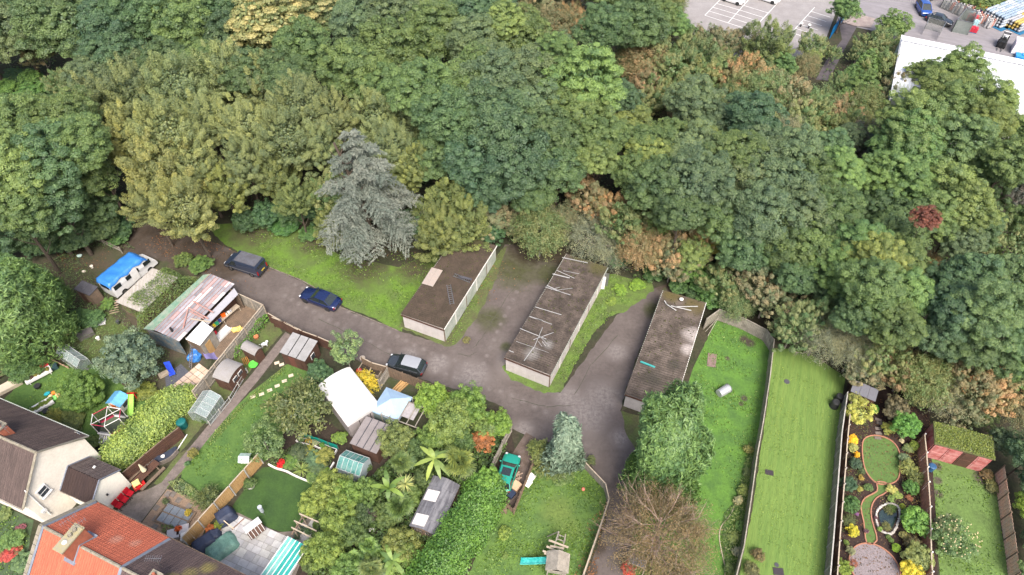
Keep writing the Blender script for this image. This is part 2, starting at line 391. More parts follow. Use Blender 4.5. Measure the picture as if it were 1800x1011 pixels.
def strips_mesh(name, strips, m=None):
 """strips: list of (list of (centre, half width vector), tone)"""
 V = []; v = []
 for pts, tn in strips:
  for i in range(len(pts) - 1):
   (c0, w0), (c1, w1) = pts[i], pts[i + 1]
   V.append([c0 - w0, c0 + w0, c1 + w1, c1 - w1]); v.append(tn)
 return quads_mesh(name, np.array(V), np.array(v), m or LEAF)
def blade(base, d, L_, wd, bend, n=4, fold=0., prof=(.5, 1, .8, .45, .05)):
 """one long arching leaf"""
 d = np.array(d, float); d /= np.linalg.norm(d); p = np.array(base, float); up = np.array([0, 0, 1.]); out = []
 s = np.cross(d, up); s = s / max(np.linalg.norm(s), 1e-4)
 for i in range(n + 1):
  out.append((p.copy(), s * wd * prof[min(i * (len(prof) - 1) // n, len(prof) - 1)] * .5)); d = d + np.array([0, 0, -bend / n]); d /= np.linalg.norm(d); p = p + d * L_ / n
 return out
def cordyline_mesh(name, seed, L_=.9, n=110, wd=.05, m=None, lo=-.3, bend=.5):
 rnd = random.Random(seed); S = []
 for i in range(n):
  a = rnd.uniform(0, 6.283); e = rnd.uniform(lo, 1.3); S.append((blade((0, 0, 0), (math.cos(a) * math.cos(e), math.sin(a) * math.cos(e), math.sin(e)), L_ * rnd.uniform(.7, 1.1), wd, bend, 3, prof=(.7, 1, .7, .1)), rnd.random()))
 return strips_mesh(name, S, m)
def banana_mesh(name, seed, L_=2., n=11, wd=.5, m=None):
 rnd = random.Random(seed); S = []
 for i in range(n):
  a = i * 2.4 + rnd.uniform(-.3, .3); e = rnd.uniform(.3, 1.35); S.append((blade((0, 0, 0), (math.cos(a) * math.cos(e), math.sin(a) * math.cos(e), math.sin(e)), L_ * rnd.uniform(.5, 1.1), wd, rnd.uniform(.8, 2.2), 5, prof=(.15, .6, .85, .8, .55, .1)), rnd.uniform(.1, .9)))
 return strips_mesh(name, S, m)
def fanpalm_mesh(name, seed, n=24, L_=1.0, fr=.75, m=None):
 """chusan palm: stalks ending in round fans of narrow segments"""
 rnd = random.Random(seed); S = []
 for i in range(n):
  a = i * 2.4 + rnd.uniform(-.3, .3); e = rnd.uniform(-.2, 1.45); d = np.array([math.cos(a) * math.cos(e), math.sin(a) * math.cos(e), math.sin(e)])
  s = np.cross(d, [0, 0, 1.]); s /= max(np.linalg.norm(s), 1e-3); up = np.cross(s, d); L0 = L_ * rnd.uniform(.3, .85); c = d * L0; tn = rnd.random()
  S.append(([(np.zeros(3), s * .02), (c, s * .015)], tn * .5))
  for k in range(15):
   q = (k - 7) / 7 * 1.75; dd = d * math.cos(q) + s * math.sin(q) + up * rnd.uniform(-.25, .3); dd /= np.linalg.norm(dd); wv = np.cross(dd, up); wv /= max(np.linalg.norm(wv), 1e-3)
   f = fr * rnd.uniform(.85, 1.05); S.append(([(c, wv * .015), (c + dd * f * .6, wv * .055), (c + dd * f + np.array([0, 0, -.12]), wv * .012)], min(1, tn * .6 + rnd.random() * .4)))
 return strips_mesh(name, S, m)
BARK = mat('bark', (.09, .07, .055), .95, (.05, .04, .03), 8, .3, bump=.6)
BARKG = mat('grey_bark', (.26, .235, .21), .95, (.16, .14, .12), 8, .3, bump=.5)
def trunk_mesh(seed, h=8., r=.3, spread=3.5, nl=9, m=None, twig=2, name='trunk', top=.9):
 rnd = random.Random(seed); b = MB(); p = Vector((0, 0, -.1)); d = Vector((rnd.uniform(-.06, .06), rnd.uniform(-.06, .06), 1)); pts = []
 n = 5
 for i in range(n + 1): pts.append((p.copy(), r * (1 - .7 * i / n))); p = p + d * (h * top / n); d = (d + Vector((rnd.uniform(-.12, .12), rnd.uniform(-.12, .12), 0))).normalized()
 for i in range(n): b.tube(pts[i][0], pts[i + 1][0], pts[i][1], pts[i + 1][1], 7, i in (0, n - 1))
 for k in range(nl):
  t = .3 + .65 * k / nl; i = min(n - 1, int(t * n)); q = pts[i][0].lerp(pts[i + 1][0], t * n - i); a = k * 2.4 + rnd.uniform(-.4, .4)
  L_ = spread * rnd.uniform(.6, 1.) * (1.15 - t * .5); dd = Vector((math.cos(a), math.sin(a), rnd.uniform(.3, .9))).normalized(); r0 = r * (1 - .6 * t) * .45; e = q + dd * L_ * .5
  dd2 = (dd + Vector((rnd.uniform(-.3, .3), rnd.uniform(-.3, .3), .25))).normalized(); e2 = e + dd2 * L_ * .5
  b.tube(q, e, r0, r0 * .6, 5, False); b.tube(e, e2, r0 * .6, r0 * .15, 5, False)
  for j in range(twig):
   s = e.lerp(e2, rnd.uniform(0, .8)); dt = (dd + Vector((rnd.uniform(-1, 1), rnd.uniform(-1, 1), rnd.uniform(-.2, .6)))).normalized(); b.tube(s, s + dt * L_ * .35, r0 * .3, r0 * .06, 4, False)
 return b.mesh(name, m or BARK)

# kinds of crown: every mesh is modelled for a crown of unit spread R0 and centred on its middle
KIND = {}
def kind(k, meshes, R0, H0, trunk): KIND[k] = (meshes, R0, H0, trunk)
kind('oak', [crown_clumps('oak_crown', 10 + i, 5, 4.2, 250, (.35, 1.05), 210, .19, fill=.07, lump=.3, flat=.85) for i in range(4)], 5.3, 4.6, [trunk_mesh(i, 10, .33, 4) for i in range(2)])
kind('ash', [crown_clumps('ash_crown', 30 + i, 5, 4.2, 230, (.4, 1.0), 210, .19, flat=.7, lump=.36, fill=.07) for i in range(2)], 5.4, 4.6, KIND['oak'][3])
kind('sallow', [crown_clumps('willow_crown', 50 + i, 4, 5, 150, (.4, .95), 330, .155, flat=1., plume=1.7, lump=.34, zmin=-.8, fill=.06) for i in range(3)], 4.5, 5.8, [trunk_mesh(7, 8, .25, 3)])
kind('thorn', [crown_clumps('thorn_crown', 70 + i, 3.6, 2.8, 150, (.3, .75), 150, .16, THORN, zmin=-.4, plume=1.3, lump=.4, fill=.05, tonespread=.75) for i in range(3)] + [crown_twiggy('thorn_crown', 75, 4, 3., 460, 58, .17, m=THORN, droop=.45)], 3.9, 2.9, [trunk_mesh(9, 4, .16, 3, 9, BARKG, 3)])
kind('greythorn', [crown_twiggy('bare_thorn_crown', 80 + i, 4, 3., 430, 36, .14, droop=.5, asp=.4) for i in range(2)], 3.9, 2.9, [trunk_mesh(12 + i, 5.2, .16, 4.6, 26, BARKG, 7) for i in range(2)])
kind('maple', [crown_clumps('maple_crown', 90, 5, 4.5, 230, (.35, .9), 190, .2, GOLD, flat=.35, lump=.3, tonespread=.8)], 5.2, 4.8, KIND['oak'][3])
kind('shrub', [crown_clumps('shrub_crown', 100 + i, 1.1, .85, 70, (.14, .32), 90, .085, zmin=-.3, fill=.2) for i in range(3)], 1.3, 1.05, [trunk_mesh(20, 1.0, .05, .7, 5)])
kind('fineshrub', [crown_twiggy('fine_shrub_crown', 110 + i, 1.1, .9, 150, 30, .09, droop=.2, spread=.05) for i in range(2)], 1.05, .9, [trunk_mesh(21, 1.0, .05, .7, 5)])
kind('bigshrub', [crown_clumps('bush_crown', 120 + i, 2.2, 1.8, 130, (.22, .5), 120, .115, zmin=-.5, fill=.14, lump=.3) for i in range(3)], 2.45, 2.1, [trunk_mesh(22, 2.4, .09, 1.5, 7)])
kind('airy', [crown_clumps('airy_crown', 130 + i, 2.2, 1.6, 90, (.22, .5), 95, .11, zmin=-.5, fill=.06, lump=.4) for i in range(2)], 2.5, 1.9, [trunk_mesh(23, 2.6, .09, 1.9, 10, BARKG, 3)])
kind('dome', [crown_clumps('dome_crown', 140, 1.1, .95, 90, (.16, .24), 70, .09, zmin=-.3, lump=.05, fill=.25, shell=(.88, .98))], 1.15, 1.0, KIND['shrub'][3])
kind('clipped', [crown_clumps('clipped_crown', 141, 2.3, 2.2, 200, (.25, .45), 140, .10, zmin=-.85, lump=.06, fill=.2, shell=(.85, .98))], 2.5, 2.4, KIND['bigshrub'][3])

NCOUNT = {}
def plant(name, k, px, py, rpx, h, col, label, cat, group=None, zc=None, vs=None, rot=None, cz=None, trunk=True):
 """one tree / shrub: crown centre seen at (px, py), crown half width rpx picture points, total height h"""
 meshes, R0, H0, trunks = KIND[k]; i = NCOUNT.get(k, 0); NCOUNT[k] = i + 1; rnd = random.Random(i * 7 + len(k))
 z0 = h * .62; p = P(px, py, z0); dep = math.sqrt(p.y ** 2 + 0) * math.cos(PITCH) + (CAM_H - z0) * math.sin(PITCH); r = rpx * dep / FPX
 vr = min(r * (vs or .95), h * .52); zc = h - vr
 p = P(px, py, zc); t = thing(name, label, cat, (p.x, p.y, 0), rnd.uniform(0, 6.28) if rot is None else rot, group)
 c = link_mesh('crown', meshes[i % len(meshes)], None, t, col); s = r / R0; c.scale = (s, s, vr / H0); c.location = (0, 0, zc)
 if trunk:
  tm = trunks[i % len(trunks)]; tr = link_mesh('trunk', tm, None, t); q = max(v.co.z for v in tm.vertices); tr.scale = (s, s, (zc + vr * .45) / q)
 return t
# ---------------------------------------------------------------- ground, roads, lawns
def W(pts): return [(p.x, p.y) for p in PL(pts)]
def S(*pts):                                   # (px, py, radius m) -> world spots
 return [(P(a, b).x, P(a, b).y, r) for a, b, r in pts]
GRASSC, GRASSD = (0.088, 0.160, 0.024), (0.056, 0.108, 0.019)
M_soil = mat('woodland_floor', (0.039, 0.033, 0.022), .95, (0.025, 0.031, 0.014), .5, .45, bump=.8, bscale=4, world=True)
M_bed = mat('garden_soil', (0.035, 0.025, 0.019), .95, (0.023, 0.019, 0.014), 3, .4, bump=.7, bscale=9, world=True)
def chain(pts, r, step=1.1):
 out = []
 for (a, b) in zip(pts[:-1], pts[1:]):
  A, B = P(*a), P(*b); k = max(1, int((B - A).length / step)); out += [(A.x + (B.x - A.x) * i / k, A.y + (B.y - A.y) * i / k, r) for i in range(k)]
 return out
M_road = mat('worn_asphalt', (.098, .083, .077), .85, (.074, .061, .057), .45, .2, bump=.25, bscale=22, world=True, detail=8, spots=[
 ((.045, .05, .018), S((860, 560, 2.5), (905, 470, 5), (965, 480, 3), (840, 520, 2.), (890, 610, 1.), (970, 440, 4), (1150, 545, 1.8)), .6),
 ((.042, .03, .02), S((250, 400, 9), (330, 430, 7), (400, 465, 4), (200, 420, 8), (930, 440, 3.5), (985, 450, 2.5), (1050, 960, 1.2), (1035, 1005, 1.2), (1180, 505, 3)), .6),
 ((.135, .117, .11), chain([(500, 520), (620, 585), (700, 625), (800, 665), (900, 695), (1000, 745), (1050, 800)], .55) + chain([(520, 500), (640, 562), (760, 622), (860, 650)], .5) + chain([(850, 640), (880, 570), (915, 500)], .45), .9),
 ((.165, .146, .14), S((830, 660, 3.), (770, 640, 2), (905, 640, 3), (1030, 725, 4.), (1090, 770, 1.8), (1060, 700, 3.5), (920, 755, 1.8), (1000, 700, 2.5), (720, 625, 1.8), (1085, 620, 2.)), .85)])
def lawnmat(name, a, b, sc=.6, spots=None, stripes=None, amt=.28):
 return mat(name, a, .95, b, sc, amt, bump=.55, bscale=14, world=True, spots=spots, stretch=stripes, spec=.15, detail=7)
ground = ground_sheet('ground', [(-900, -300), (900, -300), (900, 1500), (-900, 1500)], 0, M_soil)
road = ground_sheet('access_road', W([(100, 380), (190, 372), (330, 405), (400, 436), (470, 470), (530, 494), (600, 541), (705, 583), (782, 606), (812, 560), (888, 430), (1000, 432), (1000, 470), (886, 652), (905, 668), (963, 686), (985, 690), (1080, 560), (1125, 516), (1170, 500), (1240, 462), (1262, 470), (1200, 510), (1165, 530), (1100, 690), (1090, 722), (1130, 740), (1135, 860), (1118, 940), (1100, 1011), (1090, 1080), (1000, 1080), (1030, 1011), (1066, 920), (1068, 870), (1040, 820), (1015, 790), (940, 772), (900, 752), (885, 715), (820, 690), (745, 668), (690, 655), (640, 640), (565, 600), (470, 550), (415, 515), (380, 490), (300, 490), (240, 450), (150, 430)]), .004, M_road, rough=.1, seed=2)
M_verge = lawnmat('rough_grass', (0.078, 0.110, 0.033), (0.068, 0.068, 0.036), .8, S and None)
M_lawn1 = lawnmat('mown_green', GRASSC, (0.073, 0.106, 0.033), .5, [((0.056, 0.045, 0.032), S((640, 470, 5), (560, 420, 5), (450, 400, 6), (730, 470, 4)), .8)])
ground_sheet('front_green', W([(360, 395), (420, 392), (520, 400), (600, 450), (700, 470), (765, 440), (780, 455), (765, 480), (708, 572), (706, 583), (640, 553), (585, 530), (530, 492), (470, 468), (395, 430)]), .012, M_lawn1, rough=.12, seed=3)
ground_sheet('verge', W([(700, 574), (708, 562), (785, 590), (812, 556), (880, 440), (892, 432), (868, 500), (838, 560), (800, 606), (782, 610)]), .016, M_verge, rough=.12, seed=4)
ground_sheet('verge', W([(882, 645), (890, 640), (963, 672), (1060, 500), (1072, 482), (1145, 495), (1150, 512), (1100, 548), (1070, 556), (1040, 590), (985, 690), (955, 692), (900, 668)]), .016, lawnmat('verge_grass', (0.093, 0.150, 0.033), (0.068, 0.092, 0.033), .9), rough=.18, seed=5)
ground_sheet('verge', W([(1168, 505), (1178, 515), (1102, 720), (1092, 724), (1098, 690), (1130, 600), (1155, 540)]), .016, mat('leafy_verge', (0.065, 0.054, 0.036), .95, (0.043, 0.050, 0.022), 2, .4, bump=.6, bscale=9, world=True), rough=.15, seed=6)
ground_sheet('verge', W([(1092, 722), (1132, 735), (1140, 800), (1118, 790), (1100, 760)]), .016, M_verge, rough=.12)
ground_sheet('glade', W([(-30, 215), (10, 120), (60, 120), (110, 150), (125, 185), (60, 205)]), .02, lawnmat('bramble_green', (0.056, 0.106, 0.045), (0.046, 0.079, 0.036), .8), rough=.3)
jn = tag(bpy.data.objects.new('road_joints', None), kind='structure'); COL.objects.link(jn)
rj = random.Random(6)
for pts in (((918, 492), (893, 520), (868, 560), (850, 590), (833, 612)), ((838, 548), (862, 556), (880, 560)), ((806, 622), (826, 626), (838, 618)), ((1010, 695), (1040, 640), (1085, 590)), ((985, 770), (1000, 760), (1010, 775), (1005, 800)), ((560, 560), (640, 600), (700, 630)), ((900, 700), (960, 715), (1010, 712))):
 for a, b in zip(pts[:-1], pts[1:]):
  A, B = P(*a), P(*b); n_ = 5; q = [A.lerp(B, i / n_) + Vector((rj.uniform(-.08, .08), rj.uniform(-.08, .08), .007)) for i in range(n_ + 1)]; m_ = MB()
  for u, v in zip(q[:-1], q[1:]): d = (v - u).normalized(); w_ = Vector((-d.y, d.x, 0)) * rj.uniform(.02, .045); m_.add([u - w_, v - w_, v + w_, u + w_], [(0, 1, 2, 3)])
  m_.obj('joint', mat('crack_fill', (.045, .045, .03), .95, (.07, .065, .055), 3, .3, world=True), jn)
# yard and garden grounds on the left
M_dirt = mat('trodden_dirt', (0.066, 0.051, 0.037), .95, (0.039, 0.047, 0.022), .7, .4, bump=.6, bscale=8, world=True, detail=7)
ground_sheet('back_yard', W([(60, 430), (130, 400), (215, 440), (330, 470), (420, 515), (400, 600), (330, 690), (250, 700), (160, 640), (90, 640), (40, 560)]), .008, M_dirt, rough=.15, seed=8)
M_lawn2 = lawnmat('garden_lawn', (0.078, 0.137, 0.033), (0.051, 0.102, 0.029), .7)
M_lawn3 = lawnmat('dark_lawn', (0.039, 0.078, 0.021), (0.030, 0.060, 0.020), .9, amt=.2)
ground_sheet('rough_lawn', W([(95, 600), (150, 560), (175, 540), (205, 560), (240, 590), (215, 620), (190, 640), (120, 640)]), .012, M_verge, rough=.2, seed=7)
ground_sheet('lawn', W([(0, 712), (45, 660), (75, 660), (110, 640), (165, 640), (250, 700), (300, 690), (260, 745), (215, 800), (165, 780), (120, 765), (60, 735), (10, 720)]), .016, M_lawn2, rough=.1, seed=9)
ground_sheet('lawn', W([(330, 790), (345, 800), (400, 745), (470, 690), (500, 650), (440, 690), (372, 780), (292, 862), (270, 850), (300, 815), (360, 745), (497, 585), (480, 560), (430, 600), (330, 720), (250, 830)]), .012, M_verge, rough=.08, seed=10)
ground_sheet('lawn', W([(314, 850), (330, 800), (378, 752), (440, 690), (505, 640), (540, 650), (570, 690), (560, 740), (500, 760), (462, 815), (440, 830), (365, 880), (330, 872)]), .02, M_lawn2, rough=.08, seed=11)
ground_sheet('lawn', smooth_poly(W([(462, 822), (500, 832), (552, 850), (566, 870), (548, 905), (515, 931), (488, 933), (412, 900), (425, 868)]), sub=3), .02, M_lawn3)
# planted soil of the long garden in front of the marquee and the tropical garden
ground_sheet('flower_bed', W([(470, 800), (500, 760), (560, 735), (612, 762), (650, 640), (700, 655), (890, 730), (905, 790), (860, 860), (830, 1030), (560, 1040), (500, 1010), (548, 905), (566, 870), (552, 850)]), .008, M_bed, rough=.1, seed=12)
ground_sheet('yard_floor', W([(640, 640), (745, 668), (820, 690), (760, 760), (700, 760), (640, 700)]), .012, mat('moss_yard', (0.051, 0.047, 0.035), .95, (0.035, 0.047, 0.017), 1.2, .35, bump=.4, bscale=9, world=True), rough=.08)
# pen lawn, lane side, long lawns on the right
M_lawn4 = lawnmat('clover_lawn', (0.087, 0.150, 0.036), (0.056, 0.102, 0.032), .8, [((0.107, 0.154, 0.041), S((980, 900, 2.5), (1000, 930, 2)), .7)])
ground_sheet('lawn', W([(905, 893), (935, 820), (985, 826), (1030, 822), (1062, 856), (1066, 880), (1058, 915), (1024, 1011), (1005, 1060), (780, 1060), (830, 1000), (850, 930), (880, 900)]), .02, M_lawn4, rough=.08, seed=13)
M_lawn5 = lawnmat('bright_lawn', (0.078, 0.162, 0.030), (0.053, 0.110, 0.029), .7, [((0.059, 0.040, 0.041), S((1308, 597, .8), (1318, 603, .8), (1308, 700, .5), (1303, 710, .4), (1278, 630, .4)), .5)])
ground_sheet('lawn', W([(1262, 556), (1342, 590), (1354, 610), (1336, 760), (1318, 880), (1290, 1011), (1285, 1060), (1100, 1060), (1110, 940), (1135, 850), (1200, 700), (1222, 640)]), .016, M_lawn5, rough=.06, seed=14)
M_lawn6 = lawnmat('striped_lawn', (0.116, 0.176, 0.044), (0.085, 0.145, 0.036), 1.3, None, stripes=(2.2, .10, 1, math.atan2((P(1362, 630) - P(1310, 1000)).y, (P(1362, 630) - P(1310, 1000)).x) - R(90)), amt=.3)
ground_sheet('lawn', W([(1357, 612), (1400, 614), (1445, 634), (1486, 664), (1482, 690), (1474, 800), (1464, 920), (1455, 1060), (1285, 1060), (1302, 1000), (1325, 880), (1350, 700)]), .016, M_lawn6, rough=.06, seed=15)
ground_sheet('garden_soil', W([(1490, 668), (1550, 640), (1630, 690), (1640, 800), (1650, 1060), (1452, 1060), (1470, 860)]), .008, mat('dark_mulch', (0.037, 0.022, 0.018), .95, (0.025, 0.016, 0.014), 4, .5, bump=.8, bscale=12, world=True))
M_lawn7 = lawnmat('fine_lawn', (0.078, 0.127, 0.036), (0.063, 0.110, 0.033), 1.2, amt=.18)
ring = smooth_poly(W([(1515, 790), (1520, 771), (1541, 766), (1566, 775), (1580, 795), (1581, 830), (1574, 847), (1552, 852), (1535, 846), (1520, 825)]), sub=4)
ground_sheet('round_lawn', ring, .02, M_lawn7)
pathp = smooth_poly(W([(1541, 848), (1559, 851), (1557, 866), (1540, 876), (1531, 893), (1532, 915), (1541, 950), (1523, 955), (1518, 920), (1513, 893), (1520, 876), (1541, 864)]), sub=3)
ground_sheet('grass_path', pathp, .016, M_lawn7)
gr_c = P(1537, 998); gravel = [(gr_c.x + 2.05 * math.cos(a), gr_c.y + 2.05 * math.sin(a)) for a in [i * math.pi / 20 for i in range(40)]]
ground_sheet('gravel_circle', gravel, .02, mat('pink_gravel', (0.216, 0.187, 0.194), .9, (0.144, 0.122, 0.130), 9, .45, bump=.8, bscale=30, world=True))
M_lawn8 = lawnmat('orchard_lawn', (0.097, 0.158, 0.045), (0.078, 0.122, 0.039), .6, [((0.067, 0.044, 0.049), S((1648, 820, .6), (1648, 845, .6), (1649, 868, .6), (1730, 840, 1.4), (1745, 855, 1.2)), .5)])
ground_sheet('lawn', W([(1638, 800), (1740, 826), (1750, 840), (1756, 900), (1772, 1011), (1775, 1060), (1655, 1060), (1645, 900)]), .016, M_lawn8, rough=.06, seed=16)
# front gardens bottom left
ground_sheet('front_garden', W([(-60, 880), (0, 885), (60, 915), (40, 1011), (30, 1060), (-80, 1060)]), .01, lawnmat('overgrown_grass', (0.056, 0.097, 0.045), (0.046, 0.062, 0.036), 2), rough=.06)
# slabs, paths
M_conc = mat('old_concrete', (0.158, 0.133, 0.119), .9, (0.108, 0.094, 0.079), 1.6, .22, bump=.3, bscale=14, world=True)
M_conc2 = mat('paved_walk', (0.144, 0.119, 0.108), .9, (0.101, 0.083, 0.076), 2, .25, bump=.3, bscale=12, world=True)
ground_sheet('garden_path', W([(502, 584), (514, 591), (455, 668), (378, 758), (322, 826), (292, 858), (283, 850), (310, 815), (366, 748), (445, 655)]), .028, M_conc2)
ground_sheet('concrete_path', W([(283, 849), (294, 858), (243, 925), (200, 905), (232, 870), (262, 860)]), .032, M_conc)
ground_sheet('gravel_bed', W([(294, 860), (330, 872), (352, 880), (372, 905), (352, 950), (300, 960), (245, 925)]), .024, mat('tan_gravel', (0.238, 0.169, 0.119), .9, (0.173, 0.122, 0.086), 7, .35, bump=.7, bscale=26, world=True))
ground_sheet('slate_bed', W([(290, 660), (318, 640), (334, 655), (308, 682), (292, 680)]), .02, mat('slate_gravel', (0.079, 0.083, 0.101), .8, (0.050, 0.054, 0.072), 9, .5, bump=.7, bscale=26, world=True))
ground_sheet('pen_floor', W([(865, 860), (905, 790), (925, 760), (950, 775), (938, 820), (905, 892), (872, 885)]), .014, mat('earth', (0.108, 0.083, 0.072), .95, (0.072, 0.054, 0.043), 1.5, .3, bump=.4, bscale=12, world=True))
# industrial yard and car park
M_park = mat('car_park_asphalt', (0.216, 0.205, 0.205), .9, (0.180, 0.169, 0.169), .6, .13, bump=.15, bscale=22, world=True)
M_park2 = mat('yard_asphalt', (0.187, 0.176, 0.191), .9, (0.144, 0.137, 0.144), .4, .16, bump=.15, bscale=22, world=True, stretch=(.5, 2.5, 1, -.5))
ground_sheet('car_park', W([(1160, -60), (1240, 100), (1440, 100), (1500, -60)]), .004, M_park)
ground_sheet('industrial_yard', W([(1500, -80), (1470, 40), (1560, 60), (1700, 200), (1900, 260), (2060, 100), (1950, -90)]), .008, M_park2)
ground_sheet('footpath', W([(1474, 36), (1498, 40), (1508, 44), (1488, 80), (1456, 142), (1434, 140), (1453, 105), (1480, 70)]), .012, mat('path_asphalt', (.075, .066, .075), .9, (.055, .05, .055), 1, .15, world=True))
ground_sheet('pavement', W([(1498, 22), (1538, 34), (1530, 50), (1500, 46), (1480, 40)]), .12, mat('pale_paving', (0.238, 0.202, 0.187), .9, (0.180, 0.144, 0.137), 1, .2, world=True))
M_white = mat('road_paint', (0.562, 0.562, 0.562), .7, (0.432, 0.432, 0.432), 4, .12, world=True)
park = tag(bpy.data.objects.new('bay_lines', None), kind='structure'); COL.objects.link(park)
def line(a, b, wd=.11, z=.012, parent=park):
 A, B = P(*a), P(*b); d = (B - A).normalized(); n = Vector((-d.y, d.x, 0)) * wd / 2; m = MB(); m.add([A - n + Vector((0, 0, z)), B - n + Vector((0, 0, z)), B + n + Vector((0, 0, z)), A + n + Vector((0, 0, z))], [(0, 1, 2, 3)])
 return m.obj('painted_line', M_white, parent)
def lerp(a, b, t): return (a[0] + (b[0] - a[0]) * t, a[1] + (b[1] - a[1]) * t)
L0, L1, C0, C1, R0_, R1_ = (1239, 27), (1290, -25), (1280, 40), (1344, -32), (1321, 54), (1385, -15)
line(L0, L1); line((1280, 40), (1344, -32)); line((1321, 54), (1393, -22)); line(L0, R0_)
for i, t in enumerate((.18, .34, .5, .68)):
 line(lerp(L0, L1, t * .8), lerp(C0, C1, t * .62), z=.014); line(lerp(C0, C1, t * .62), lerp(R0_, (1393, -22), t * .6), z=.014)
line((1432, 13), (1392, 57))
for i in range(6):
 a = lerp((1432, 13), (1392, 57), .16 + i * .17); line(a, (a[0] + 34 - i * .5, a[1] + 10.5), z=.014)
line((1230, 58), (1233, 62)); line((1270, 64), (1276, 72)); line((1187, 7), (1203, -8)); line((1190, 7), (1170, -2))
# ---------------------------------------------------------------- the wood
DK, DK2, MD, LT, GY, YG, OL, BR, ORG, GG, TE = (.064, .098, .042), (.056, .09, .048), (.084, .118, .042), (.118, .155, .055), (.088, .116, .062), (.13, .155, .05), (.115, .13, .05), (.15, .14, .085), (.205, .145, .08), (.18, .175, .13), (.085, .13, .062)
WOOD = {  # group key: (kind, description, category)
 'DK': ('oak', 'dark green oak', DK), 'D2': ('oak', 'blue-green oak', DK2), 'MD': ('oak', 'mid green oak', MD), 'LT': ('ash', 'light green ash', LT), 'GY': ('oak', 'grey-green oak', GY),
 'YG': ('oak', 'yellow-green oak', YG), 'SA': ('sallow', 'tawny green willow', (.135, .155, .072)), 'SB': ('sallow', 'golden green willow', (.165, .172, .07)), 'OL': ('sallow', 'olive willow', (.12, .135, .045)),
 'BR': ('thorn', 'brown autumn hawthorn', BR), 'OR': ('thorn', 'orange-tinged hawthorn', ORG), 'GG': ('greythorn', 'half-bare grey hawthorn', GG), 'GT': ('thorn', 'pale green hawthorn', (.125, .15, .065)),
 'GB': ('bigshrub', 'bright green bush', (.085, .15, .04)), 'MA': ('maple', 'golden yellow maple', (.21, .195, .085)), 'TE': ('ash', 'teal green ash', TE), 'GN': ('ash', 'fresh green ash', (.10, .155, .055)),
 'RD': ('bigshrub', 'red-leaved tree', (.16, .045, .03)), 'PU': ('thorn', 'dark purple-brown thorn', (.07, .06, .055)), 'UD': ('bigshrub', 'dark understorey bush', (.05, .09, .038)), 'YE': ('bigshrub', 'yellow-leaved bush', (.24, .21, .04))}
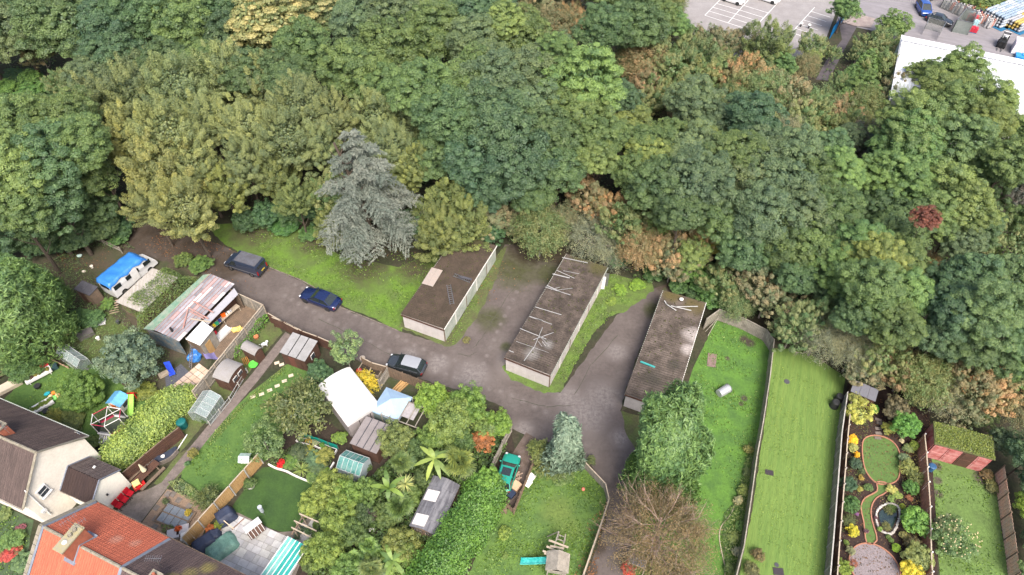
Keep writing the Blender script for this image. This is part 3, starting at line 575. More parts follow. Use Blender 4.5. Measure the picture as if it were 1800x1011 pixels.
T = [l.split() for l in '''
D2 -60 -30 75 13|D2 20 -25 75 13|DK 120 -35 75 13|MD 210 -30 75 13|D2 300 -40 70 13|DK 390 -40 70 13|MD 480 -60 70 12|DK 570 -35 70 13|MD 650 -25 75 13|GY 740 -30 75 13|MD 830 -35 70 13|GY 910 -30 60 12|BR 985 -15 45 7|MD 1060 -30 60 12|DK 1125 -25 55 12|GT 1178 10 30 6
D2 -50 60 80 13|GY 25 55 65 13|DK 110 45 75 14|BR 70 95 26 5|D2 185 60 70 13|DK 255 35 70 14|MD 330 45 65 13|D2 400 75 60 12|DK 395 15 60 13
MA 475 45 82 15|MA 560 25 50 14|DK 440 130 50 12|MD 530 95 62 14|DK 500 140 50 13|MD 620 125 65 14|MD 690 95 70 14|GY 625 40 60 13|GY 700 45 68 14|MD 770 65 68 14|GY 775 15 60 13|D2 840 25 62 14
GY 840 85 62 14|MD 910 60 58 14|LT 880 40 40 14|BR 930 28 40 6|BR 985 50 42 6|OR 1010 40 34 6|DK 1060 55 50 12|DK 1110 45 62 13|MD 1150 25 42 12|GN 1185 42 34 8
GY 160 135 45 10|GY 230 125 52 11|GT 115 150 30 6|D2 200 105 50 11|DK 300 110 50 12|MD 360 110 45 12
SA 175 195 62 13|SA 245 180 62 14|SA 320 160 60 14|SA 400 145 60 14|SA 470 170 58 14|SA 540 190 58 14|SA 585 215 45 13|SB 230 255 60 13|SB 300 245 66 14|SA 370 220 55 13|SA 440 235 58 13|SA 505 250 55 13|SA 560 265 45 12|SB 290 315 64 13|SB 350 290 48 12|SB 330 370 58 11|SB 265 360 42 10|SA 430 295 45 11|OL 480 315 45 10|OL 520 350 34 8|OL 400 340 40 9
SA 665 215 50 14|SA 715 225 48 13|SA 690 265 52 12|OL 730 295 42 11|OL 690 320 38 9|GT 575 345 40 7
MD 745 160 65 15|MD 815 150 68 15|MD 690 160 50 14|GY 880 150 66 15|GY 950 120 66 15|GN 1030 140 72 16|GN 985 100 45 15|DK 795 215 62 15|D2 870 220 72 15|GY 930 195 60 15|DK 960 240 60 15|MD 1015 210 60 15|MD 1055 250 48 13|DK 770 265 55 13|D2 830 285 68 14|D2 905 290 74 14|DK 980 290 58 13|D2 860 335 50 10|DK 935 340 50 10|YG 1048 275 42 11|YG 1100 230 50 11|MD 1140 255 50 11|D2 1090 175 40 8
OR 1130 110 42 7|GT 1175 120 45 7|GT 1220 112 42 7|GT 1255 140 42 7|GT 1200 165 40 7|OR 1300 140 42 7|GT 1295 175 40 7|GT 1345 165 42 7|BR 1385 170 42 7|OR 1330 200 38 6|GT 1410 205 42 6|GG 1380 230 44 6|GT 1445 190 38 6|OR 1470 205 40 6|GT 1455 235 44 6|BR 1255 75 32 6|BR 1293 78 32 6|OL 1350 92 52 8|GN 1375 115 28 6|YE 1362 118 15 4|GT 1428 84 27 5|BR 1418 116 24 5|OR 1130 150 30 6|GT 1510 240 42 6|GT 1105 115 40 6|GT 1140 180 40 6|GT 1245 200 40 6|OR 1200 205 30 6|GT 1345 135 30 6
GN 1486 16 30 7|GN 1572 48 32 5|GT 1545 82 34 5|GN 1524 112 26 5|GT 1556 128 38 6|GN 1516 155 34 6|BR 1570 165 34 5|GT 1520 190 38 6|GN 1480 175 22 5
GY 1215 180 52 10|D2 1322 215 58 12|GY 1262 215 40 9|MD 1180 240 40 11|YG 1150 275 45 11|GY 1215 270 58 13|MD 1285 270 55 13|YG 1230 250 38 11|GY 1345 270 55 13|GY 1405 270 50 13|TE 1450 265 45 12|MD 1115 310 45 11|DK 1165 330 60 12|GY 1230 320 60 13|GY 1300 320 66 13|GY 1370 325 66 14|MD 1440 325 55 13|GN 1478 300 45 12|DK 1200 375 50 11|MD 1265 380 56 12|GY 1335 385 66 13|GY 1405 385 66 13|MD 1465 375 55 12|DK 1310 440 50 10|MD 1375 440 60 11|MD 1440 440 55 11|DK 1405 490 45 9|DK 1460 500 48 9
LT 1688 128 50 13|YG 1655 160 46 12|LT 1640 185 44 11|LT 1602 205 52 12|LT 1745 185 56 13|LT 1680 200 60 13|YG 1730 215 45 13|LT 1795 240 50 12|LT 1600 230 62 13|GN 1610 260 70 13|TE 1690 250 62 13|TE 1720 285 50 12|LT 1770 290 55 12|PU 1515 255 42 8|D2 1555 275 40 9|GY 1500 245 30 8|GN 1530 320 50 11|GN 1560 300 45 11|GN 1600 320 50 11|DK 1550 370 50 10|LT 1655 335 66 13|LT 1655 380 50 11|DK 1580 400 55 10|RD 1629 384 24 13.5|LT 1700 365 50 12|DK 1755 330 40 9|PU 1790 350 45 8|DK 1720 400 40 8|GT 1775 435 50 7|GY 1690 425 40 9|MD 1810 395 40 8
GN 1520 440 58 12|YG 1535 455 50 12|MD 1590 460 52 11|OR 1632 480 34 6|GN 1480 480 50 10|MD 1540 510 62 12|GN 1600 520 58 11|DK 1510 560 45 9|MD 1580 570 52 10|TE 1700 490 62 13|TE 1765 490 60 13|D2 1680 545 55 12|TE 1745 550 65 13|D2 1650 590 48 9|DK 1710 610 50 9|TE 1790 590 45 10|D2 1640 500 36 9|GN 1795 650 38 8|DK 1770 640 40 8|MD 1810 540 45 11
BR 865 385 36 5|OL 945 375 38 6|BR 915 395 40 5|GT 950 410 48 6|BR 985 395 38 5|OR 1030 352 46 7|OR 1065 370 36 6|GG 1040 415 50 6|GG 1072 440 40 5|GT 1100 395 46 7|OR 1125 435 42 6|OR 1165 445 46 6|BR 1205 440 44 6|YE 1255 425 30 6|OR 1232 418 32 7|YG 1222 450 34 6|GN 1165 395 32 7|BR 1130 395 34 6|GB 1210 470 30 3.5|BR 1180 470 30 4
OL 790 365 60 9|OL 770 410 50 8|OL 815 400 50 8|OL 580 395 36 5|OL 600 415 24 4
GT 1270 495 40 5|BR 1315 495 46 6|BR 1350 520 48 6|GT 1300 530 34 4.5|OR 1365 495 34 6|GT 1395 580 45 6|GT 1420 560 42 6|GG 1440 590 50 6|GG 1480 590 48 6|GG 1505 615 46 6|BR 1460 540 36 6|GT 1545 630 42 5.5|OR 1590 660 42 5|BR 1530 655 38 4.5|GT 1625 670 48 5.5|GG 1660 690 48 5.5|OR 1745 690 52 6|BR 1785 705 44 5|BR 1710 680 42 6|GT 1655 650 42 6|GB 1240 500 34 3.2|GB 1255 520 30 2.6|BR 1700 720 40 4
DK -30 230 75 15|MD 45 225 70 15|MD 110 215 62 14|MD 150 255 55 14|DK 90 280 75 15|LT 20 295 72 15|MD 150 310 60 13|DK 95 350 70 13|MD 20 365 65 13|DK 165 360 48 8|DK 140 385 45 5.5|MD 70 395 55 6.5|D2 10 405 55 6.5|MD -45 330 60 14
UD 212 398 24 3|UD 430 388 26 3|UD 465 378 28 4|UD 515 372 28 4|UD 552 372 24 4|UD 745 405 26 4|UD 708 390 26 4|UD 862 412 24 4|UD 1085 455 20 3|UD 1260 478 24 3|UD 1290 465 26 4|DK 30 412 40 4.5|DK 85 424 36 4|DK 140 415 34 4|DK 185 402 28 4|DK -20 432 40 5|UD 60 432 22 3|UD 100 428 24 3|UD 215 408 20 2.5|GT 1262 102 26 4|GT 1210 80 28 5|GN 1235 72 22 4|UD 1390 540 22 3|UD 1500 650 20 2.5|GT 1508 96 18 3.5|GT 1462 96 16 3|GN 1494 130 18 3.5|YG 1430 100 16 4|GT 1478 150 20 4|LT 1625 128 30 8|GB 12 152 22 2|GB 48 164 24 2|GB 85 150 20 2|GB 55 136 20 2|GB 25 180 20 2'''.replace('\n', '|').split('|') if l.strip()]
ORD = ['first', 'second', 'third', 'fourth', 'fifth', 'sixth', 'seventh', 'eighth', 'ninth', 'tenth', 'eleventh', 'twelfth', 'thirteenth', 'fourteenth', 'fifteenth', 'sixteenth', 'seventeenth', 'eighteenth', 'nineteenth', 'twentieth']
def zone(x, y):
 if x < 215 and y > 195: return 'in the big clump above the caravan'
 if y > 455 and x > 1230: return 'on the wood edge behind the long lawns'
 if x > 1460 and y > 205: return 'in the right-hand wood below the warehouse'
 if x > 1460: return 'between the footpath and the white warehouse'
 if y > 340 and 830 < x < 1270: return 'in the scrub behind the garages'
 if y > 330 and x < 830: return 'beside the green and the blue cedar'
 if x > 1110 and y < 245: return 'in the thicket below the car park'
 if x > 1090: return 'in the wood right of the garages'
 if y < 20: return 'in the top row of the wood'
 if x < 620: return 'in the wood left of the cedar top' if y > 120 else 'in the upper left of the wood'
 return 'in the middle of the wood' if y > 130 else 'in the upper middle of the wood'
byz = {}
for l in T:
 l[1:] = [float(q) for q in l[1:]]; byz.setdefault((l[0], zone(l[1], l[2])), []).append(l)
SIZEW = {'BR', 'OR', 'GG', 'GT', 'GB', 'YE', 'RD', 'PU'}
rw = random.Random(5)
for (k, zn), L_ in byz.items():
 kd, desc, col = WOOD[k]; L_.sort(key=lambda l: l[1])
 for i, (_, px, py, r, h) in enumerate(L_):
  lab = desc + ' ' + zn if len(L_) == 1 else '%s %s, %s from its left' % (desc, zn, ORD[i])
  if len(L_) > 1 and i == len(L_) - 1 and i > 1: lab = '%s %s, rightmost of its kind' % (desc, zn)
  f = rw.uniform(.86, 1.16); g = rw.uniform(.93, 1.07); c = (col[0] * f * g * 1.15, col[1] * f * 1.2 + .006, col[2] * f / g * 1.25 + .012)
  nm = desc.split()[-1] + ('_tree' if desc.split()[-1] in ('oak', 'ash', 'willow', 'maple', 'hawthorn', 'thorn') else ''); nm = 'red_leaved_tree' if k == 'RD' else nm
  o = plant(nm, kd, px, py, r * (.95 if kd in ('oak', 'ash', 'sallow') else 1.08), h * rw.uniform(.9, 1.14), c, lab, 'bush' if k in ('GB', 'YE') else 'tree', {'oak': 'broadleaved trees of the wood', 'ash': 'broadleaved trees of the wood', 'sallow': 'willows of the wood', 'thorn': 'hawthorns of the thicket', 'greythorn': 'hawthorns of the thicket', 'maple': 'maples of the wood'}.get(kd, 'bushes of the thicket'), vs=.85 if kd != 'sallow' else 1.25)
# low growth that fills the wood floor
rng = np.random.default_rng(3); n = 60000
fx = rng.uniform(-110, 125, n); fy = rng.uniform(50, 150, n)
WOODPOLY = W([(-300, -140), (1150, -140), (1180, 20), (1250, 60), (1420, 105), (1440, 140), (1470, 100), (1540, 60), (1570, 110), (1640, 130), (1850, 200), (1990, 260), (1950, 620), (1850, 760), (1640, 725), (1500, 665), (1370, 600), (1270, 540), (1250, 505), (1200, 490), (1120, 505), (1080, 470), (1060, 440), (890, 425), (870, 400), (780, 455), (700, 400), (560, 400), (420, 385), (215, 390), (150, 395), (80, 425), (-200, 420)])
keep = np.array([inpoly(a, b, WOODPOLY) for a, b in zip(fx, fy)]); fx, fy = fx[keep], fy[keep]; n = len(fx)
q = np.stack([fx, fy, fx * 0], 1); hz = np.clip(.5 + blob_noise(q, 4, 1.2) * .9, .05, 1) * rng.uniform(.3, 1.2, n); q[:, 2] = hz
keep2 = rng.uniform(size=n) < .8
V = leaf_quads(rng, q, rng.normal(size=(n, 3)) * .4 + [0, 0, 1], .42 * rng.uniform(.5, 1.3, n), .6, .1)
link_mesh('undergrowth', quads_mesh('undergrowth', V, rng.uniform(0, 1, n), LEAF), None, None, (.05, .085, .03)); tag(bpy.data.objects['undergrowth'], 'dark green brambles and ferns covering the wood floor', 'undergrowth', kind='stuff')
# blue cedar
def ctree(name, label, mesh, base, h, col, tr, z=0., rz=0., s=1.):
 p = P(*base); t = thing(name, label, 'tree', (p.x, p.y, 0), rz); c = link_mesh('crown', mesh, None, t, col); c.scale = (s, s, s); c.location.z = z
 k = link_mesh('trunk', tr, None, t); q = max(v.co.z for v in tr.vertices); k.scale = (1, 1, h / q); return t
ctree('cedar_tree', 'blue-grey cedar with drooping tiers at the edge of the green', cedar_crown('cedar_crown', 5, 17.4, 6.9), (660, 438), 16.3, (.17, .19, .175), trunk_mesh(31, 12, .4, 4, 12))
# ---------------------------------------------------------------- shared surfaces
M_metalw = mat('pale_steel_panel', (.44, .41, .40), .6, (.37, .345, .335), 1.2, .12, bump=.2, bscale=3)
M_panelg = mat('lichened_panel', (.36, .38, .35), .75, (.25, .28, .24), 1.1, .2)
M_trimw = mat('white_trim', (.68, .67, .65), .6, (.55, .54, .5), 3, .12)
M_dark = mat('dark_gap', (.02, .02, .022), .8)
M_asb = mat('mossy_cement_roof', (.06, .044, .034), .95, (.038, .03, .022), .9, .35, bump=.3, bscale=12, spots=[((0.056, 0.056, 0.022), [(1.5, 13, 3), (3.5, 16, 3)], .7)])
M_asb2 = mat('weathered_cement_roof', (.082, .066, .057), .9, (.036, .029, .025), 1.1, .42, bump=.3, bscale=12, detail=8, spots=[((0.064, 0.060, 0.022), [(1.5, 16.5, 1.8), (4, 15.5, 1.8)], .6), ((0.180, 0.173, 0.169), [(2.2, 1.5, 1.4), (3.2, 3.2, 1.0)], .9)])
M_asb3 = mat('pale_cement_roof', (.098, .08, .07), .9, (.042, .034, .028), 1.0, .4, bump=.3, bscale=12, detail=8, spots=[((0.075, 0.061, 0.021), [(1, 14, 1.6), (3.6, 13.4, 1.8)], .6), ((0.315, 0.285, 0.277), [(4.4, 9.4, 1.7), (4.3, 7.4, 1.2)], .8), ((0.045, 0.041, 0.034), [(2, 2.5, 2), (3.5, 5, 1.2)], .8)])
M_wood = mat('grey_weathered_wood', (.27, .245, .21), .9, (.17, .155, .13), 1.5, .25, bump=.4, bscale=10)
M_woodb = mat('brown_stained_wood', (0.079, 0.039, 0.026), .85, (0.056, 0.030, 0.022), 1.5, .25, bump=.3, bscale=10)
M_woodl = mat('new_larch_wood', (0.375, 0.240, 0.105), .8, (0.315, 0.195, 0.083), 1.5, .2, bump=.3, bscale=10)
M_woodm = mat('aged_brown_wood', (0.158, 0.112, 0.079), .9, (0.112, 0.083, 0.060), 1.5, .25, bump=.3, bscale=10)
M_woodp = mat('pale_timber', (0.345, 0.292, 0.225), .85, (0.270, 0.225, 0.173), 2, .2)
M_concp = mat('concrete_post', (0.345, 0.330, 0.307), .9, (0.255, 0.247, 0.225), 2, .2)
M_felt = mat('grey_roofing_felt', (0.225, 0.225, 0.229), .9, (0.188, 0.188, 0.188), 1.4, .15, bump=.15, bscale=20)
M_feltd = mat('dark_roofing_felt', (0.064, 0.064, 0.075), .9, (0.045, 0.045, 0.053), 1.4, .25, bump=.15, bscale=20)
M_feltp = mat('mauve_roofing_felt', (0.176, 0.158, 0.158), .9, (0.150, 0.135, 0.135), 1.4, .15)
M_white = MATS['road_paint']
M_wht = mat('white_plastic', (.6, .6, .59), .45, (.52, .52, .52), 2, .08)
M_black = mat('black_plastic', (.025, .027, .03), .5, (.02, .02, .02), 3, .15)
M_chr = mat('bare_metal', (0.338, 0.338, 0.345), .35, (0.262, 0.262, 0.270), 3, .1, metal=.8)
M_col = mat('painted_surface', (0.375, 0.375, 0.375), .45, None, 2.5, .1, objcol=True)
M_cloth = mat('coloured_cloth', (0.375, 0.375, 0.375), .85, None, 2.5, .16, objcol=True, bump=.3, bscale=6)

# ---------------------------------------------------------------- garages
def garage(A, B, C, z, name, label, roofm, nper, doors_side, kindf):
 """A front left, B front right, C back left roof corners"""
 O, rz, w_, l_ = frame(A, B, C, z); t = thing(name, label, 'garage block', O, rz, 'flat-roofed garage blocks')
 zf, zb = z - .25, z - .1
 for nm, a, b in (('front_wall', (0, 0), (w_, 0)), ('side_wall', (w_, 0), (w_, l_)), ('back_wall', (w_, l_), (0, l_)), ('side_wall', (0, l_), (0, 0))):
  a, b = Vector((*a, 0)), Vector((*b, 0)); L_ = (b - a).length; d = (b - a) / L_; n = Vector((d.y, -d.x, 0)); isd = (nm == 'side_wall') and ((a.x > 1) == (doors_side == 'R'))
  if nm == 'front_wall' or nm == 'back_wall':
   ws = thing(nm, None, None); ws.parent = t; k = 6
   base = MB().bar(a + d * .02 - n * .05 + Vector((0, 0, z / 2 - .1)), b - d * .02 - n * .05 + Vector((0, 0, z / 2 - .1)), .08, z - .2).obj('wall_frame', M_metalw, ws)
   for i in range(k):
    p0, p1 = a + d * (L_ * i / k + .012), a + d * (L_ * (i + 1) / k - .012)
    MB().bar(p0 + n * .012 + Vector((0, 0, (z - .2) / 2)), p1 + n * .012 + Vector((0, 0, (z - .2) / 2)), .03, z - .2).obj('wall_panel', M_metalw, ws)
  else:
   nb = max(5, round(L_ / 2.5)); ws = thing(nm, None, None); ws.parent = t
   MB().bar(a + d * .02 - n * .06 + Vector((0, 0, z / 2 - .1)), b - d * .02 - n * .06 + Vector((0, 0, z / 2 - .1)), .05, z - .2).obj('wall_frame', M_dark if isd else M_metalw, ws)
   for i in range(nb):
    p0, p1 = a + d * (L_ * i / nb + .05), a + d * (L_ * (i + 1) / nb - .05); q = MB(); mid = (z - .32) / 2
    q.bar(p0 - n * .01 + Vector((0, 0, mid)), p1 - n * .01 + Vector((0, 0, mid)), .03, z - .32)
    for s_ in range(7):
     r0 = p0.lerp(p1, (s_ + .5) / 7); q.box(0, 0, 0, .03, .02, z - .42, 0, Matrix.Translation(r0 + n * .015 + Vector((0, 0, .05))))
    q.obj('garage_door' if isd else 'wall_panel', M_panelg if isd else M_metalw, ws)
    MB().box(p0.x - d.x * .05, p0.y - d.y * .05, 0, .09, .09, z - .15).obj('post', M_trimw if i % 2 else M_woodm, ws)
 sl = .12
 rf = MB().corrug((-.12, -.15, zf + .28), (0, l_ + .3, -sl), (w_ + .24, 0, sl * .8), nper, .075, 2).obj('roof', roofm, t)
 MB().box(w_ / 2, -.14, z - .3, w_ + .2, .05, .2).obj('fascia', M_woodb, t)
 MB().box(w_ + .11, l_ / 2, z - .12, .06, l_ + .2, .17).obj('side_trim', M_panelg if kindf else M_trimw, t)
 MB().box(-.1, l_ / 2, z - .22, .05, l_ + .2, .16).obj('side_trim', M_panelg, t)
 return t, w_, l_
g1, w1, l1 = garage((707, 551), (780, 577), (843, 424), 2.35, 'garage_block', 'leftmost garage block, mossy dark roof with ladders, beside the green', M_asb, 56, 'R', 0)
g2, w2, l2 = garage((889, 627), (967, 658), (993, 446), 2.35, 'garage_block', 'middle garage block with white strips scattered on its corrugated roof', M_asb2, 62, 'L', 1)
g3, w3, l3 = garage((1101, 691), (1182, 719), (1172, 513), 2.35, 'garage_block', 'right-hand garage block, mossy far end, beside the tall green conifer', M_asb3, 52, 'L', 0)
def strip_on(a, b, wd, label, z=2.5, col=(.34, .34, .33), cat='strip', th=.04, name='loose_strip', group='loose strips on the garage roofs'):
 A, B = P(*a, z), P(*b, z); m = (A + B) / 2; d = (B - A) / 2; o = MB().bar(-d, d, wd, th).obj(name, M_col, None, color=col); o.location = m; tag(o, label, cat, group)
def R1(x, y): return (680 + x / 3.61, 420 + y / 3.61)
STR = [((1113, 118), (1275, 152), .22, 'broad white strip nearest the far end of the middle garage roof'),
 ((1052, 222), (1160, 248), .2, 'bright white strip by the left edge, second group from the far end'), ((1080, 200), (1190, 250), .09, 'thin strip slanting across the second group of roof strips'), ((1120, 202), (1222, 222), .09, 'thin strip furthest right in the second group from the far end'),
 ((1005, 305), (1165, 356), .12, 'long strip of the third group from the far roof end'), ((1015, 295), (1100, 335), .14, 'wide pale strip at the left of the third roof group'), ((1080, 325), (1178, 313), .08, 'strip crossing the third roof group towards the right'), ((1040, 322), (1100, 306), .07, 'shortest strip of the third roof group'),
 ((942, 432), (1108, 482), .1, 'single strip lying alone in the middle of the garage roof'), ((905, 492), (990, 520), .2, 'broad strip at the left roof edge below the single strip'), ((950, 508), (1048, 542), .1, 'thin strip running on from the broad strip'),
 ((845, 568), (1012, 636), .1, 'long strip from the left edge into the star of strips'), ((988, 562), (930, 700), .1, 'upright strip in the star of strips'), ((930, 690), (870, 775), .1, 'strip running from the star towards the front of the roof'), ((930, 640), (1058, 594), .08, 'strip pointing up right from the star of strips'), ((965, 610), (1030, 680), .08, 'strip pointing down right from the star of strips'), ((960, 650), (985, 682), .06, 'short strip beneath the star of strips'), ((985, 650), (1008, 680), .06, 'short strip right of the other short one beneath the star'),
 ((775, 708), (805, 720), .14, 'short pale strip at the left edge near the roof front'), ((820, 650), (1080, 740), .05, 'hairline strip crossing the roof near its front')]
for i, (a, b, wd, lb) in enumerate(STR): strip_on(R1(*a), R1(*b), wd * .62, lb, 2.48, (.24 + .05 * (i % 3),) * 3, th=.02)
def R2(x, y): return (1060 + x / 3.61, 480 + y / 3.61)
for a, b, wd, lb in [((390, 175), (405, 200), .1, 'short bent end piece on the right garage roof'), ((400, 196), (465, 238), .1, 'white strip slanting near the mossy end of the right garage roof'), ((430, 208), (560, 238), .1, 'lower long white strip on the right garage roof'), ((460, 214), (602, 212), .1, 'upper long white strip on the right garage roof')]: strip_on(R2(*a), R2(*b), wd, lb)
strip_on(R2(238, 562), R2(330, 598), .16, 'turquoise hose lying on the right garage roof', col=(.05, .28, .27), cat='hose', th=.12, name='hose', group=None)
o = MB().ball((0, 0, .12), .24, .24, .1, 12, 5).obj('lid', M_wht, None, True); p = P(*R2(496, 170), 2.5); o.location = p; tag(o, 'round white lid lying on the mossy end of the garage roof', 'lid')
def ladder(a, b, za, zb, label, wd=.42, n=10, m=M_chr, group=None, col=None):
 A, B = P(*a, za), P(*b, zb); d = B - A; s = Vector((-d.y, d.x, 0)).normalized() * wd / 2; t = thing('ladder', label, 'ladder', A, 0, group)
 for k in (-1, 1): MB().bar(s * k, d + s * k, .05, .07).obj('rail', m, t)
 for i in range(n): q = d * ((i + .5) / n); MB().bar(q - s, q + s, .035).obj('rung', m, t)
 return t
ladder(R1(392, 292), R1(414, 415), 2.5, 2.5, 'bare metal ladder lying across the middle of the left garage roof', .42, 10, M_chr, 'ladders on the left garage roof')
ladder(R1(425, 228), R1(533, 270), 2.5, 2.52, 'metal ladder near the right edge of the mossy garage roof', .38, 10, M_chr, 'ladders on the left garage roof')
o = MB().bar((-.7, .25, 0), (.7, -.25, 0), .3, .08).obj('board', M_feltd, None); o.location = P(*R1(498, 248), 2.62); tag(o, 'dark board lying over the upper ladder on the left garage roof', 'board')
t = thing('roof_patch', 'white corrugated patch sheets at the left edge of the left garage roof', 'roof sheet', P(*R1(290, 240), 2.45), R(-21))
for i, (x, y) in enumerate(((-.35, .0), (.35, .02))):
 MB().corrug((x - .34, -1.35, .02 + .02 * i), (.68, 0, 0), (0, 2.6, 0), 6, .02).obj('sheet', mat('weathered_white_sheet', (.28, .25, .23), .8, (.3, .25, .22), 3, .3), t)
rs = random.Random(8)
b = MB()
for gt, gw, gl, cnt in ((g1, w1, l1, 150), (g2, w2, l2, 190), (g3, w3, l3, 110)):
 bb = MB()
 for i in range(cnt): bb.ball((rs.uniform(.2, gw - .2), gl * rs.random() ** .7, 2.42), rs.uniform(.03, .11), rs.uniform(.03, .1), rs.uniform(.02, .06), 5, 3, .3, rs)
 bb.obj('moss_clump', mat('moss', (0.064, 0.068, 0.022), .95, (0.038, 0.041, 0.015), 8, .4), gt, kind='stuff')
# things leaning behind the middle garage
o = MB().bar((0, 0, 0), (.1, .35, 1.7), .5, .06).obj('panel', M_wht, None); o.location = P(1058, 508); tag(o, 'white panel leaning on the back corner of the middle garage', 'panel', 'panels leaning behind the middle garage')
o = MB().bar((0, 0, 0), (.1, .35, 1.8), .6, .06).obj('panel', M_chr, None); o.location = P(1063, 503); tag(o, 'grey panel leaning behind the white panel at the garage corner', 'panel', 'panels leaning behind the middle garage')

# ---------------------------------------------------------------- houses
def tilemat(name, c, c2, wd, spots=None, course=.33):
 m = mat(name, c, .85, c2, .9, .34, bump=.2, bscale=9, detail=7, spots=spots, stretch=(4.5, .6, .6)); return m
def tiled_slope(O, U, V, wd=.22, course=.32, amp=.045):
 """U along the eave, V up the slope: rows of pantiles, each course overlapping the one below"""
 O, U, V = Vector(O), Vector(U), Vector(V); nr = U.cross(V).normalized(); nr = nr if nr.z > 0 else -nr
 nc = max(1, round(U.length / wd)); nv = max(1, round(V.length / course)); b = MB(); k = nc * 4
 for j in range(nv):
  for s, (t, lift) in enumerate(((j / nv, .035), ((j + 1.06) / nv, .0))):
   for i in range(k + 1):
    b.v.append(tuple(O + U * (i / k) + V * min(t, 1.0) + nr * (lift + amp * abs(math.sin(i / 4 * math.pi)) ** .7)))
  base = len(b.v) - 2 * (k + 1)
  b.f += [(base + i, base + i + 1, base + k + 2 + i, base + k + 1 + i) for i in range(k)]
  n0 = len(b.v)
  for i in range(k + 1):
   q = Vector(b.v[base + i]); b.v.append(tuple(q - nr * .05))
  b.f += [(n0 + i, n0 + i + 1, base + i + 1, base + i) for i in range(k)]
 return b
M_tileb = tilemat('brown_tiles', (.080, .058, .053), (.05, .037, .034), .2)
M_tiled = tilemat('dark_brown_tiles', (0.034, 0.021, 0.019), (0.024, 0.015, 0.015), .2)
M_tiled2 = tilemat('paler_brown_tiles', (0.098, 0.079, 0.075), (0.053, 0.039, 0.038), .2)  # paler brown for the back slope of the extension roof
M_tiler = tilemat('orange_red_tiles', (0.368, 0.104, 0.060), (0.288, 0.080, 0.048), .2, [((0.440, 0.240, 0.064), [(4.4, -2.2, .9), (4.6, -3.2, .8)], .7), ((0.400, 0.192, 0.136), [(4.8, 1.6, .7), (6.1, 2.0, .6)], .8)])
M_tilem = tilemat('mauve_brown_tiles', (0.090, 0.064, 0.061), (0.064, 0.045, 0.044), .2, [((0.195, 0.165, 0.060), [(11.0, .9, .9), (11.6, 1.8, .9), (12.2, 2.8, .9)], .8)])
M_render = mat('cream_render', (.66, .62, .55), .9, (.58, .54, .47), .8, .12, bump=.2, bscale=20, detail=8)
M_renderw = mat('white_render', (.76, .73, .65), .9, (.70, .67, .59), .8, .1, bump=.2, bscale=20)
M_lead = mat('lead_flashing', (0.165, 0.188, 0.232), .5, (0.128, 0.143, 0.180), 2, .15, spec=.5)
M_coping = mat('mortar_ridge', (0.225, 0.203, 0.165), .95, (0.165, 0.150, 0.112), 3, .3, bump=.5, bscale=9)
M_brick = mat('orange_brick', (0.270, 0.090, 0.053), .9, (0.203, 0.068, 0.041), 4, .25, bump=.3, bscale=9)
M_glass = glassmat('window_glass', (0.038, 0.045, 0.053), .1)
def gable_house(name, label, E1, E2, dirv, L_, half, ze, zr, wallm, roofm_back, roofm_front, cutb=None):
 """local frame: x along the ridge away from the gable shown, y towards the back eave"""
 c = (E1 + E2) / 2; rz = math.atan2(dirv[1], dirv[0]); t = thing(name, label, 'house', (c.x, c.y, 0), rz)
 hw = half - .25
 g = MB(); g.add([(0, -hw, 0), (0, hw, 0), (0, hw, ze - .1), (0, 0, zr - .12), (0, -hw, ze - .1), (.3, -hw, 0), (.3, hw, 0), (.3, hw, ze - .1), (.3, 0, zr - .12), (.3, -hw, ze - .1)],
  [(0, 4, 3, 2, 1), (5, 6, 7, 8, 9), (1, 2, 7, 6), (0, 5, 9, 4), (2, 3, 8, 7), (3, 4, 9, 8)]); g.obj('gable_wall', wallm, t)
 MB().box(L_ / 2, hw - .15, 0, L_ - .62, .3, ze - .12).obj('back_wall', wallm, t); MB().box(L_ / 2, -hw + .15, 0, L_ - .62, .3, ze - .12).obj('front_wall', wallm, t)
 g2_ = MB(); g2_.v = [(L_ - v[0], v[1], v[2]) for v in g.v]; g2_.f = [f[::-1] for f in g.f]; g2_.obj('gable_wall', wallm, t)
 return t
# house 1, brown roof and cream gable
d1 = Vector((-.93, .3676)); E1 = P(154, 768, 5); E2 = P(36, 891, 5)
h1 = gable_house('semi_detached_house', 'cream house with brown tiled roof at the left edge', E1, E2, d1, 13, 3.52, 5, 8.3, M_render, None, None)
hy = 3.55 if (Vector((-math.sin(math.atan2(d1.y, d1.x)), math.cos(math.atan2(d1.y, d1.x)))).dot((E1 - E2).to_2d())) > 0 else -3.55
def roof2(t, L_, hy, ze, zr, mb, mf, x0=-.12, xs=None):
 for s, m_, nm in ((1, mb, 'back'), (-1, mf, 'front')):
  y = hy * s; rf = tiled_slope((x0, y, ze - .05), (L_ - 2 * x0, 0, 0), (0, -y, zr - ze + .05)).obj('roof_tiles', m_, t, kind='stuff')
  MB().sheet([(x0 + .03, y * .99, ze - .08), (L_ - x0 - .03, y * .99, ze - .08), (L_ - x0 - .03, 0, zr - .03), (x0 + .03, 0, zr - .03)], .08).obj('roof_deck', M_dark, t)
  MB().bar((x0, y * 1.02, ze - .1), (L_ - x0, y * 1.02, ze - .1), .12, .1).obj('gutter', M_panelg if s > 0 else M_wood, t)
  MB().bar((x0 - .05, y, ze + .02), (x0 - .05, 0, zr + .05), .22, .06, (0, 0, 1)).obj('verge', M_coping, t)
 for i in range(int(L_ / .45)): MB().tube((x0 + .45 * i + .01, 0, zr + .0), (x0 + .45 * i + .44, 0, zr + .0), .13, .125, 7).obj('ridge_tile', M_coping, t)
roof2(h1, 13, hy, 5, 8.3, M_tileb, M_tileb)
